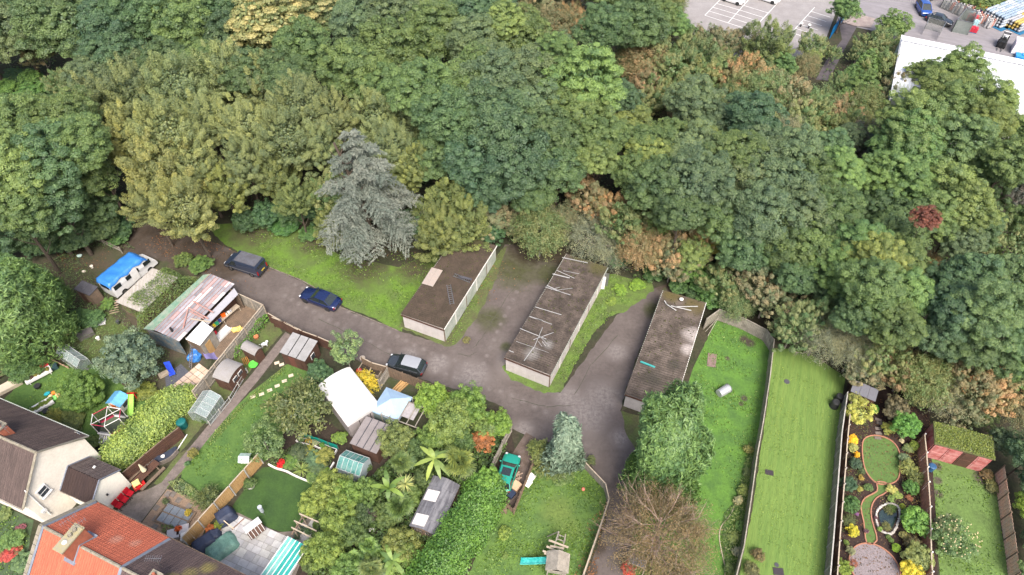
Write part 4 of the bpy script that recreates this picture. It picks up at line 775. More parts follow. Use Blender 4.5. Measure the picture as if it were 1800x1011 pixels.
def chimney(t, x, y, z, lx, ly, h, brick, pots=3, potm=None, capm=M_coping):
 c = thing('chimney', None, None, (x, y, z)); c.parent = t; MB().box(0, 0, -1.2, lx, ly, h + 1.2).obj('stack', brick, c); MB().box(0, 0, h, lx + .16, ly + .16, .14).obj('cap', capm, c)
 for i in range(pots):
  q = (i + .5) / pots - .5; a = (q * lx if lx > ly else 0, q * ly if ly >= lx else 0)
  b = MB(); b.tube((*a, h + .12), (*a, h + .5), .15, .12, 12, False); b.tube((*a, h + .5), (*a, h + .44), .12, .095, 12, False); b.tube((*a, h + .46), (*a, h + .2), .095, .095, 12); b.obj('chimney_pot', potm or M_brick, c)
 for dx, dy, sx, sy in ((0, -ly / 2 - .1, lx + .4, .22), (0, ly / 2 + .1, lx + .4, .22), (-lx / 2 - .1, 0, .22, ly), (lx / 2 + .1, 0, .22, ly)): pass
 return c
def aerial(t, x, y, z, h, n=6, rz=0.):
 a = thing('aerial', None, None, (x, y, z), rz); a.parent = t; MB().tube((0, 0, 0), (0, 0, h), .02, .02, 6).obj('mast', M_chr, a); b = MB(); b.bar((-.6, 0, h), (.6, 0, h), .02)
 for i in range(n): b.bar((-.55 + 1.1 * i / (n - 1), -.22, h), (-.55 + 1.1 * i / (n - 1), .22, h), .015)
 b.obj('elements', M_chr, a)
def loc(t, v):
 m = Matrix.Rotation(-t.rotation_euler.z, 3, 'Z'); return m @ (Vector(v) - t.location)
q = loc(h1, P(3, 752, 8.9)); chimney(h1, q.x + .5, q.y, 7.9, 1.3, .7, 1.1, M_brick, 3); aerial(h1, q.x - .4, q.y, 8.3, 1.2)
def dish(t, px, py, z, label=None):
 q = loc(t, P(px, py, z)); d = thing('satellite_dish', None, None, q); d.parent = t; b = MB(); k = 12
 vs = [(0, 0, 0)]; 
 for r, hh in ((.2, .04), (.36, .12)): vs += [(r * math.cos(a), hh - .1, r * math.sin(a)) for a in [i * 2 * math.pi / k for i in range(k)]]
 b.add(vs, [(0, 1 + i, 1 + (i + 1) % k) for i in range(k)] + [(1 + i, 13 + i, 13 + (i + 1) % k, 1 + (i + 1) % k) for i in range(k)]); b.obj('reflector', M_wht, d); MB().tube((0, 0, -.3), (0, .45, .05), .02).obj('arm', M_chr, d)
dish(h1, 117, 772, 5.1); dish(h1, 137, 763, 5.1)
# gable window and downpipes of house 1: the gable plane is local x = 0, facing -x
def on_gable(t, px, py, x=0.):
 """point of the gable plane seen at (px, py)"""
 cz = Vector((0, 0, CAM_H)); r = (P(px, py, 0) - cz); a = loc(t, cz); b = loc(t, cz + r); s = (x - a.x) / (b.x - a.x); return a + (b - a) * s
q = on_gable(h1, 75, 863); wf = thing('window', None, None, (q.x, q.y, q.z)); wf.parent = h1
MB().box(-.04, 0, -.52, .12, .92, 1.04).obj('frame', M_wht, wf); MB().box(-.11, 0, -.42, .02, .74, .84).obj('pane', M_glass, wf); MB().box(-.125, 0, -.02, .02, .74, .05).obj('glazing_bar', M_wht, wf); MB().box(-.12, 0, -.62, .2, 1.0, .07).obj('sill', M_wht, wf)
a, b = on_gable(h1, 42, 862), on_gable(h1, 88, 904); a.x = b.x = -.1; MB().tube(a, b, .05, .05, 8).obj('waste_pipe', M_wht, h1)
q = on_gable(h1, 76, 897); MB().box(-.08, q.y, q.z - .2, .14, .4, .3).obj('air_vent', M_wht, h1)
# extension of house 1
x0 = P(214, 829, 2.9); x1 = P(154, 882, 2.9); cx_ = (x0 + x1) / 2; ext = thing('side_extension', 'single-storey white extension with dark brown tiled roof, red chairs beside it', 'extension', (cx_.x, cx_.y, 0), math.atan2(d1.y, d1.x))
for s, m_ in ((1, M_tiled2), (-1, M_tiled)):
 y = 1.72 * s * (1 if hy > 0 else -1); tiled_slope((-.1, y, 2.85), (3.45, 0, 0), (0, -y, 1.35), .3, .34).obj('roof_tiles', m_, ext, kind='stuff'); MB().sheet([(-.05, y * .98, 2.8), (3.3, y * .98, 2.8), (3.3, 0, 4.14), (-.05, 0, 4.14)], .08).obj('roof_deck', M_dark, ext)
 MB().bar((-.15, y * 1.02, 2.8), (3.3, y * 1.02, 2.8), .07, .07).obj('gutter', M_wood, ext); MB().bar((3.35, y, 2.95), (3.35, 0, 4.3), .16, .05).obj('flashing', M_lead, ext)
 MB().bar((-.14, y, 2.9), (-.14, 0, 4.26), .1, .05).obj('verge', M_lead, ext)
g = MB(); g.add([(0, -1.6, 0), (0, 1.6, 0), (0, 1.6, 2.85), (0, 0, 4.08), (0, -1.6, 2.85), (3.3, -1.6, 0), (3.3, 1.6, 0), (3.3, 1.6, 2.85), (3.3, 0, 4.08), (3.3, -1.6, 2.85)], [(0, 4, 3, 2, 1), (5, 6, 7, 8, 9), (1, 2, 7, 6), (0, 5, 9, 4)]); g.obj('wall', M_renderw, ext)
q = loc(ext, P(126, 873, 3.4)); MB().box(q.x, -.9, 3.62, .16, .22, .12).obj('roof_vent', M_wht, ext); MB().box(-.06, .35, 1.9, .12, .16, .18).obj('wall_lamp', M_black, ext)
# house 2, red roof, and its brown-roofed neighbour in one terrace
F1 = P(170, 885, 5); d2 = (P(297, 948, 5) - F1).to_2d().normalized(); nb = Vector((d2.y, -d2.x)); F1 = F1 + Vector((0, 0, 0)); F0 = Vector((F1.x + nb.x * 6.9, F1.y + nb.y * 6.9, 5))
h2 = gable_house('terraced_house', 'house with bright orange-red tiled roof in the bottom left corner', F1, F0, d2, 7.6, 3.45, 5, 7.9, M_render, None, None)
hy2 = 3.5
LH = 7.55
for s, m_ in ((1, M_tiler), (-1, M_tiler)):
 y = hy2 * s; tiled_slope((-.02, y, 4.98), (LH, 0, 0), (0, -y, 2.92), .21, .3).obj('roof_tiles', m_, h2, kind='stuff'); MB().sheet([(0, y * .99, 4.93), (LH - .02, y * .99, 4.93), (LH - .02, 0, 7.86), (0, 0, 7.86)], .08).obj('roof_deck', M_dark, h2)
 MB().bar((-.3, y * 1.02, 4.88), (LH, y * 1.02, 4.88), .12, .1).obj('gutter', M_woodm if s > 0 else M_black, h2)
 MB().bar((-.10, y * 1.01, 5.06), (-.10, 0, 7.99), .2, .05).obj('flashing', M_lead, h2)
 for k in range(6):
  a, b = Vector((-.35, y * 1.01, 5.05)), Vector((-.35, 0, 7.98)); MB().bar(a.lerp(b, k / 6 + .004), a.lerp(b, (k + 1) / 6 - .004), .32, .12).obj('coping_stone', M_coping, h2)
for i in range(16):
 if 5 < i < 8: continue
 MB().tube((.02 + .47 * i, 0, 7.93), (.46 + .47 * i, 0, 7.93), .13, .125, 7).obj('ridge_tile', M_coping, h2)
ch = chimney(h2, 3.1, 0, 7.6, .75, 2.0, 1.25, M_brick, 0, capm=mat('lichened_cap', (0.255, 0.225, 0.120), .95, (0.225, 0.210, 0.165), 4, .3)); 
for k, yy in enumerate((.62, .2)):
 b = MB(); b.tube((0, yy, 1.38), (0, yy, 1.55), .17, .15, 12, False); b.tube((0, yy, 1.55), (0, yy, 1.5), .15, .11, 12, False); b.tube((0, yy, 1.52), (0, yy, 1.40), .11, .11, 12); b.obj('chimney_pot', M_coping, ch)
MB().ball((0, -.35, 1.42), .2, .2, .1, 8, 4).obj('capped_flue', M_trimw, ch)
for sx in (-1, 1):
 for sy in (-1, 1): MB().bar((sx * .42, 0, .34), (sx * .42, sy * 1.12, -.52), .14, .05).obj('flashing', M_lead, ch)
MB().bar((-.45, 1.1, -.5), (.5, 1.1, -.5), .25, .05).obj('flashing', M_lead, ch); MB().bar((-.45, -1.1, -.5), (.6, -1.1, -.5), .25, .05).obj('flashing', M_lead, ch)
aerial(h2, 2.9, .9, 8.9, 1.3, 7, 1.2); aerial(h2, 3.5, .95, 8.9, .9, 6, 1.2)
h3 = thing('terraced_house', 'brown-tiled terraced house joined to the red-roofed one, aerial on top', 'house', h2.location, h2.rotation_euler.z)
for s in (1, -1):
 y = hy2 * s; tiled_slope((7.62, y, 4.98), (9.3, 0, 0), (0, -y, 2.92), .21, .3).obj('roof_tiles', M_tilem, h3, kind='stuff'); MB().sheet([(7.62, y * .99, 4.93), (16.9, y * .99, 4.93), (16.9, 0, 7.86), (7.62, 0, 7.86)], .08).obj('roof_deck', M_dark, h3)
 MB().bar((7.6, y, 5.06), (7.6, 0, 7.99), .26, .04).obj('party_flashing', M_lead, h3); MB().bar((7.6, y * 1.02, 4.88), (17, y * 1.02, 4.88), .12, .1).obj('gutter', M_woodm, h3)
 MB().box(12.2, (hy2 - .4) * s, 0, 9, .3, 4.88).obj('wall', M_render, h3)
g = MB(); g.add([(16.7, -3.2, 0), (16.7, 3.2, 0), (16.7, 3.2, 4.9), (16.7, 0, 7.75), (16.7, -3.2, 4.9), (16.5, -3.2, 0), (16.5, 3.2, 0), (16.5, 3.2, 4.9), (16.5, 0, 7.75), (16.5, -3.2, 4.9)], [(0, 1, 2, 3, 4), (9, 8, 7, 6, 5)]); g.obj('gable_wall', M_render, h3)
for i in range(19): MB().tube((7.7 + .47 * i, 0, 7.93), (8.14 + .47 * i, 0, 7.93), .13, .125, 7).obj('ridge_tile', M_coping, h3)
c2 = chimney(h3, 10.9, -.1, 7.6, .75, 1.5, 1.3, M_brick, 3); aerial(h3, 9.9, 1.3, 7.4, 1.6, 8, .4)

# ---------------------------------------------------------------- warehouse
wa, wb, wc = P(1586, 62, 5.5), P(1800, 105, 5.5), P(1563, 118, 5.5); dd = (wb - wa); rz = math.atan2(dd.y, dd.x); wl, ww = 46, 18
wh = thing('warehouse', 'long white metal-roofed warehouse in the top right corner', 'warehouse', (wa.x, wa.y, 0), rz)
M_wr = mat('white_profiled_roof', (.50, .52, .54), .5, (.44, .46, .49), .4, .06); M_wr2 = mat('white_flat_fascia', (.6, .6, .61), .5, (.54, .54, .56), .4, .04)
MB().box(wl / 2, -ww / 2, 0, wl, ww - .4, 5.2).obj('wall', M_panelg, wh)
MB().sheet([(0, -2.2, 5.75), (wl, -2.2, 5.75), (wl, 0, 5.5), (0, 0, 5.5)], .3).obj('roof_panel', M_wr2, wh)
MB().corrug((0, -2.35, 5.72), (wl, 0, 0), (0, -ww + 2.35, -.7), 92, .03).obj('roof_panel', M_wr, wh)
MB().box(wl / 2, -2.28, 5.68, wl, .1, .12).obj('roof_gutter', M_chr, wh); MB().bar((-.05, 0, 5.4), (-.05, -ww, 4.9), .12, .35).obj('verge_trim', M_wr2, wh)
# ---------------------------------------------------------------- sheds, fences, vehicles
def Z(x0, y0, f): return lambda x, y: (x0 + x / f, y0 + y / f)
A1 = Z(0, 400, 3.37); A2 = Z(240, 450, 3.37); A3 = Z(0, 650, 2.8); A4 = Z(300, 700, 3.25); A5 = Z(460, 560, 3.37); A6 = Z(560, 760, 4.0265); A7 = Z(820, 740, 3.73); B3 = Z(1440, 640, 2.725); B7 = Z(1600, 720, 3.475)
C2 = Z(150, 650, 5.617); C3 = Z(200, 780, 5.617); C6 = Z(1460, 720, 5.055); C1 = Z(0, 640, 8.428); C8 = Z(340, 860, 6.695); B6 = Z(1480, 0, 5.616); C5 = Z(1600, 0, 8.425)
def hut(name, label, cat, A, B, C, ze, zr, style, wallm, roofm, nsheet=3, door=None, win=None, over=.1, group=None, wz=None, battens=None):
 """A, B, C: roof corners; A->B is local x, towards C is local y. style: pent (rises to C side), gx / gy ridge along x / y, barrel"""
 a = P(*A, ze); b = P(*B, ze); c = P(*C, zr if style == 'pent' else ze); d = (b - a); rz = math.atan2(d.y, d.x); nrm = Vector((-math.sin(rz), math.cos(rz), 0)); lx = d.to_2d().length; ly = (c - a).dot(nrm); sg = 1 if ly > 0 else -1; ay = abs(ly)
 t = thing(name, label, cat, (a.x, a.y, 0), rz, group); o = over; y0, y1 = o * sg, (ay - o) * sg
 def wall(p, q, zp, zq, nm='wall', pk=None):
  m = MB(); p = Vector((*p, 0)); q = Vector((*q, 0)); dr = (q - p).normalized(); n = Vector((-dr.y, dr.x, 0)) * .03
  vs = [p - n, q - n, q + n, p + n] ; vv = vs + [vs[0] + Vector((0, 0, zp)), vs[1] + Vector((0, 0, zq)), vs[2] + Vector((0, 0, zq)), vs[3] + Vector((0, 0, zp))]
  m.add(vv, [(0, 3, 2, 1), (4, 5, 6, 7), (0, 1, 5, 4), (1, 2, 6, 5), (2, 3, 7, 6), (3, 0, 4, 7)])
  L_ = (q - p).length; k = int(L_ / .28)
  for i in range(1, k): s = p.lerp(q, i / k); m.bar(s, s + Vector((0, 0, (zp + (zq - zp) * i / k) * .97)), .025, .09, dr)
  return m.obj(nm, wallm, t)
 top = {'pent': (ze - .07, zr - .07)}.get(style, (ze - .05, ze - .05))
 wall((o, y0), (lx - o, y0), top[0], top[0]); wall((o + .03, y1), (lx - o - .03, y1), top[1], top[1])
 if style == 'gx' or style == 'barrel': 
  for x in (o, lx - o): wall((x, y0), (x, ay / 2 * sg), ze - .05, zr - .07); wall((x, ay / 2 * sg), (x, y1), zr - .07, ze - .05)
 elif style == 'gy':
  for x in (o, lx - o): wall((x, y0 + .04 * sg), (x, y1 - .04 * sg), ze - .05, ze - .05)
  for y in (y0, y1): m = MB(); m.add([(o, y, ze - .05), (lx - o, y, ze - .05), (lx / 2, y, zr - .08)], [(0, 1, 2)]); m.obj('gable', wallm, t)
 else:
  for x in (o, lx - o): wall((x, y0 + .035 * sg), (x, y1 - .035 * sg), top[0], top[1])
 Y = ay * sg
 if style == 'pent':
  for i in range(nsheet):
   m = MB(); x0_, x1_ = lx * i / nsheet, lx * (i + 1) / nsheet; m.sheet([(x0_ + .012, 0, ze + (i % 2) * .012), (x1_ - .012, 0, ze + (i % 2) * .012), (x1_ - .012, Y, zr + (i % 2) * .012), (x0_ + .012, Y, zr + (i % 2) * .012)], .05); m.obj('roof_sheet', roofm, t)
   if battens and i: MB().bar((x0_, 0, ze + .04), (x0_, Y, zr + .04), .07, .05).obj('batten', battens, t)
 elif style == 'gx':
  for nm, ya in (('roof_slope', 0), ('roof_slope', Y)):
   for i in range(nsheet): x0_, x1_ = lx * i / nsheet, lx * (i + 1) / nsheet; MB().sheet([(x0_ + .008, ya, ze), (x1_ - .008, ya, ze), (x1_ - .008, Y / 2, zr), (x0_ + .008, Y / 2, zr)], .05).obj(nm, roofm, t)
 elif style == 'gy':
  for xa in (0, lx):
   for i in range(nsheet): a_, b_ = Y * i / nsheet, Y * (i + 1) / nsheet; MB().sheet([(xa, a_ + .008 * sg, ze), (xa, b_ - .008 * sg, ze), (lx / 2, b_ - .008 * sg, zr), (lx / 2, a_ + .008 * sg, zr)], .05).obj('roof_slope', roofm, t)
 elif style == 'barrel':
  m = MB(); k = 8; 
  for i in range(k + 1):
   q = i / k; yy = Y * q; zz = ze + (zr - ze) * math.sin(math.pi * q) ** .7
   m.v += [(0, yy, zz), (lx, yy, zz), (0, yy, zz - .06), (lx, yy, zz - .06)]
  for i in range(k): a4 = i * 4; m.f += [(a4, a4 + 1, a4 + 5, a4 + 4), (a4 + 2, a4 + 6, a4 + 7, a4 + 3), (a4, a4 + 4, a4 + 6, a4 + 2), (a4 + 1, a4 + 3, a4 + 7, a4 + 5)]
  m.f += [(0, 2, 3, 1), (4 * k, 4 * k + 1, 4 * k + 3, 4 * k + 2)]; m.obj('roof', roofm, t)
 def onside(side, u, wd, h, z0_, nm, mm, pr=.05):
  if side in 'SN': y = (y0 if side == 'S' else y1); s_ = -sg if side == 'S' else sg; x = o + (lx - 2 * o) * u; return MB().box(x, y + s_ * pr, z0_, wd, .05, h).obj(nm, mm, t)
  x = (o if side == 'W' else lx - o); s_ = -1 if side == 'W' else 1; y = y0 + (y1 - y0) * u; return MB().box(x + s_ * pr, y, z0_, .05, wd, h).obj(nm, mm, t)
 if door:
  for (side, u, wd, h, mm) in door: onside(side, u, wd, h, .05, 'door', mm)
 if win:
  for (side, u, wd, h, z0_) in win: onside(side, u, wd + .1, h + .1, z0_ - .05, 'window_frame', M_wht, .05); onside(side, u, wd, h, z0_, 'window_pane', M_glass, .085)
 return t, lx, Y
def fence(name, label, pts, h, m, pm, top=True, n=None, plen=1.8, style='board', cap=None, lean=0., group=None, posts=True, pout=0, frontm=None):
 """pts: picture points along the top (top=True) or the foot of the fence; panels and posts are parts"""
 w3 = [P(a, b, h if top else 0) for a, b in pts]; w3 = [Vector((p.x, p.y, 0)) for p in w3]; o = w3[0]; t = thing(name, label, 'fence', o, 0, group); rnd = random.Random(len(label)); first = True
 for a, b in zip(w3[:-1], w3[1:]):
  L_ = (b - a).length; k = max(1, round(L_ / plen)); d = (b - a).normalized(); nn = Vector((-d.y, d.x, 0))
  for i in range(k):
   p, q = a + d * (L_ * i / k + .06) - o, a + d * (L_ * (i + 1) / k - .06) - o; j = rnd.uniform(-.03, .03); mm = MB(); Lp = (q - p).length; hh = h - .06 + rnd.uniform(-.03, .03)
   if style == 'board':
    nb_ = max(3, int(Lp / .16))
    for s in range(nb_):
     c0 = p + d * (Lp * s / nb_ + .005); c1 = p + d * (Lp * (s + 1) / nb_ - .005); of = nn * (.012 if s % 2 else -.012)
     mm.bar(c0 + of + Vector((0, 0, .04 + hh / 2)), c1 + of + Vector((0, 0, .04 + hh / 2)), .018, hh + rnd.uniform(-.03, .03))
    for z_ in (.35, h - .35): mm.bar(p + nn * .05 + Vector((0, 0, z_)), q + nn * .05 + Vector((0, 0, z_)), .05, .07)
   elif style == 'lap':
    nb_ = 10
    for s in range(nb_): z_ = .08 + hh * (s + .5) / nb_; mm.bar(p + nn * (.01 if s % 2 else -.01) + Vector((0, 0, z_)), q + nn * (.01 if s % 2 else -.01) + Vector((0, 0, z_)), .02, hh / nb_ * 1.05)
    for s in range(3): x_ = p.lerp(q, .03 + .94 * s / 2); mm.bar(x_ + nn * .03 + Vector((0, 0, .08)), x_ + nn * .03 + Vector((0, 0, hh + .08)), .05, .03, d)
   elif style == 'rail':
    for z_ in (.35, h * .55, h - .12): mm.bar(p + Vector((0, 0, z_)), q + Vector((0, 0, z_)), .05, .1)
   elif style == 'wire':
    for z_ in (.1, h - .05): mm.bar(p + Vector((0, 0, z_)), q + Vector((0, 0, z_)), .04)
    for s in range(int(Lp / .25) + 1): x_ = p.lerp(q, s / (int(Lp / .25) + 1)); mm.bar(x_ + Vector((0, 0, .1)), x_ + Vector((0, 0, h)), .012, .012, d)
   mm.obj('panel', m, t)
   if cap: MB().bar(p + Vector((0, 0, h + .03)), q + Vector((0, 0, h + .03)), .1, .04).obj('top_rail', cap, t)
   if posts: c = a + d * (L_ * i / k) - o + nn * pout; MB().box(c.x, c.y, 0, .1, .1, h + .08, math.atan2(d.y, d.x)).obj('post', pm, t)
 c = w3[-1] - o
 if posts: MB().box(c.x, c.y, 0, .1, .1, h + .08).obj('post', pm, t)
 return t
def item(name, label, cat, px, py, z=0., rz=0., group=None): return thing(name, label, cat, P(px, py, z), rz, group)
def single(mb, name, m, label, cat, p, rz=0., col=None, smooth=False, group=None):
 o = mb.obj(name, m, None, smooth, col); o.location = p; o.rotation_euler.z = rz; return tag(o, label, cat, group)

# -- cars ------------------------------------------------------------------
M_paint = {}
def paint(n, c, rough=.22, met=.2):
 m = mat(n, c, rough, None, 1.5, .04, spec=.6, metal=met); m.node_tree.nodes['Principled BSDF'].inputs['Coat Weight'].default_value = .6; return m
M_cglass = glassmat('car_glass', (0.016, 0.022, 0.023), .06, spec=.8); M_tyre = mat('tyre_rubber', (0.016, 0.016, 0.016), .9); M_rim = mat('alloy', (0.312, 0.312, 0.328), .3, metal=.9); M_tail = glassmat('tail_lamp', (0.273, 0.008, 0.008), .2); M_head = glassmat('head_lamp', (0.468, 0.484, 0.507), .12); M_plate = mat('yellow_plate', (0.468, 0.351, 0.039), .5); M_platew = mat('white_plate', (0.546, 0.546, 0.530), .5)
def car(name, label, cat, nose, tail, L_, Wd, H, paintm, belt=.93, ws=(.22, .02), rr=(-.24, -.38), hood=.86, boot=.9, group=None, glassroof=None, toe=0., roofm=None):
 """ws: windscreen base and roof front, rr: roof rear and rear screen base, as fractions of the length from the middle"""
 n_, t_ = P(*nose), P(*tail); d = n_ - t_; c = (n_ + t_) / 2; t = thing(name, label, cat, (c.x, c.y, 0), math.atan2(d.y, d.x), group)
 X = [-.5, -.485, -.44, -.36, -.25, -.1, .05, .2, .3, .4, .46, .49, .5]; b = MB(); rows = []
 for x in X:
  ax = abs(x) * 2; wf = 1 - .30 * max(0, ax - .72) ** 1.6 / .28 ** 1.6 * .55; w2 = Wd / 2 * wf; lift = .12 * max(0, ax - .86) / .14
  if x > ws[0]: zt = hood * (1 - .22 * ((x - ws[0]) / (.5 - ws[0])) ** 2) 
  elif x < rr[1]: zt = boot * (1 - .10 * ((rr[1] - x) / (.5 + rr[1] + 1e-3)) ** 2)
  else: zt = belt
  if ax > .985: zt *= .82
  rows.append([(w2 * .93, .2 + lift), (w2 * .99, .38), (w2, zt * .68), (w2 * .985, zt - .10), (w2 * .93, zt - .02), (w2 * .6, zt + .015), (0, zt + .025)])
 K = 13
 for x, r in zip(X, rows):
  for (y, z) in r: b.v.append((x * L_, y, z))
  for (y, z) in r[-2::-1]: b.v.append((x * L_, -y, z))
 for i in range(len(X) - 1):
  for j in range(K - 1): b.f.append((i * K + j, i * K + j + 1, (i + 1) * K + j + 1, (i + 1) * K + j))
 b.f.append(tuple(range(K))); b.f.append(tuple(range((len(X) - 1) * K, len(X) * K))[::-1])
 body = b.obj('body', paintm, t, True)
 MB().box(0, 0, .16, L_ * .9, Wd * .86, .1).obj('underbody', M_black, t)
 yb, yt = Wd / 2 * .92, Wd / 2 * .72; zb, zt = belt - .03, H - .04; xw, xf, xr, xb = ws[0] * L_, ws[1] * L_, rr[0] * L_, rr[1] * L_
 q = lambda pts, nm, m=M_cglass: MB().add(pts, [(0, 1, 2, 3)]).obj(nm, m, t)
 q([(xw, -yb * .93, hood), (xw, yb * .93, hood), (xf, yt, zt), (xf, -yt, zt)], 'windscreen'); q([(xb, yb * .9, boot), (xb, -yb * .9, boot), (xr, -yt, zt), (xr, yt, zt)], 'rear_window')
 for s in (1, -1):
  mid = (xf + xr) / 2 - .05
  q([(xw, s * yb, zb), (mid + .04, s * yb, zb), (mid + .04, s * yt, zt), (xf, s * yt, zt)], 'side_window'); q([(mid - .04, s * yb, zb), (xb, s * yb, zb), (xr, s * yt, zt), (mid - .04, s * yt, zt)], 'side_window')
  for a, c_ in (((xw, s * yb * .97, zb), (xf, s * yt, zt)), ((mid, s * yb, zb), (mid, s * yt, zt)), ((xb, s * yb * .97, zb), (xr, s * yt, zt))): MB().bar(a, c_, .07, .06).obj('pillar', paintm, t)
  m_ = MB(); m_.ball((xw - .15, s * (yb + .13), belt + .03), .07, .11, .08, 8, 5); m_.obj('door_mirror', paintm, t, True)
  MB().ball((L_ * .468, s * Wd * .36, hood * .76), .16, .17, .09, 8, 5).obj('headlight', M_head, t, True)
  MB().box(-L_ * .482, s * Wd * .39, boot * .66, .12, .2, .2).obj('tail_light', M_tail, t)
  for x in (.315, -.3):
   wv = thing('wheel', None, None, (x * L_, s * (Wd / 2 - .12), .31)); wv.parent = t; MB().tube((0, -.1, 0), (0, .1, 0), .31, .31, 18).obj('tyre', M_tyre, wv); MB().tube((0, -.11, 0), (0, .115, 0), .2, .2, 12).obj('rim', M_rim, wv)
   MB().tube((x * L_, s * (Wd / 2 - .1), .34), (x * L_, s * (Wd / 2 + .004), .34), .36, .36, 16).obj('wheel_arch', M_black, t)
 rf = MB(); ny = 6; nx = 6; RV = []
 for i in range(nx + 1):
  x = xr - .06 + (xf - xr + .12) * i / nx
  for j in range(ny + 1): y = (j / ny * 2 - 1) * (yt + .03); e = 1 - abs(j / ny * 2 - 1) ** 3 * .06 - abs(i / nx * 2 - 1) ** 3 * .05; RV.append((x, y, zt + .02 + (e - .94) * .7))
 rf.add(RV, [(i * (ny + 1) + j, (i + 1) * (ny + 1) + j, (i + 1) * (ny + 1) + j + 1, i * (ny + 1) + j + 1) for i in range(nx) for j in range(ny)]); rf.obj('roof', roofm or paintm, t, True)
 if glassroof: MB().box((xf + xr) / 2 + .25, 0, zt + .05, .75, .85, .02).obj('sunroof', M_cglass, t)
 MB().box(-L_ * .492, 0, .5, .04, .5, .12).obj('number_plate', M_plate, t); MB().box(L_ * .49, 0, .36, .04, .5, .12).obj('number_plate', M_platew, t)
 return t
car('parked_car', 'dark blue saloon parked at the edge of the green', 'car', (535, 519), (596, 542), 4.8, 1.84, 1.42, paint('navy_paint', (.006, .013, .06)), ws=(.22, .03), rr=(-.22, -.38), belt=.92, hood=.84, boot=.95)
car('parked_car', 'silver-roofed dark hatchback parked by the brown garden fence', 'car', (686, 639), (746, 655), 4.05, 1.74, 1.48, paint('dark_grey_paint', (.03, .035, .04)), ws=(.26, .06), rr=(-.36, -.47), belt=.96, hood=.9, boot=.96, roofm=paint('bright_silver', (.3, .31, .325), .25, .3))
car('parked_car', 'small turquoise hatchback in the timber pen', 'car', (901, 808), (883, 864), 3.75, 1.66, 1.42, paint('turquoise_paint', (.012, .24, .17)), ws=(.24, .05), rr=(-.36, -.46), belt=.92, hood=.88, boot=.92, glassroof=True)
pw = paint('white_paint', (.72, .73, .75)); cp = 'cars in the car park'
car('parked_car', 'white hatchback in the nearer car park bay, left of the other', 'car', (1306, 9), (1268, -3), 4.2, 1.76, 1.5, pw, ws=(.26, .05), rr=(-.36, -.47), group=cp)
car('parked_car', 'white hatchback in the car park, right of the other', 'car', (1367, 7), (1330, -5), 4.2, 1.76, 1.5, pw, ws=(.26, .05), rr=(-.36, -.47), group=cp)
car('parked_car', 'bright blue people carrier by the industrial yard', 'car', (1628, 33), (1614, 8), 4.5, 1.85, 1.7, paint('bright_blue_paint', (.015, .06, .26)), ws=(.34, .1), rr=(-.40, -.48), belt=1.0, hood=.95, boot=1.0)
car('parked_car', 'black saloon parked beside the wire cage in the yard', 'car', (1664, 45), (1634, 36), 4.3, 1.78, 1.45, paint('black_paint', (.012, .012, .015)), ws=(.22, .03), rr=(-.22, -.38), group=None)
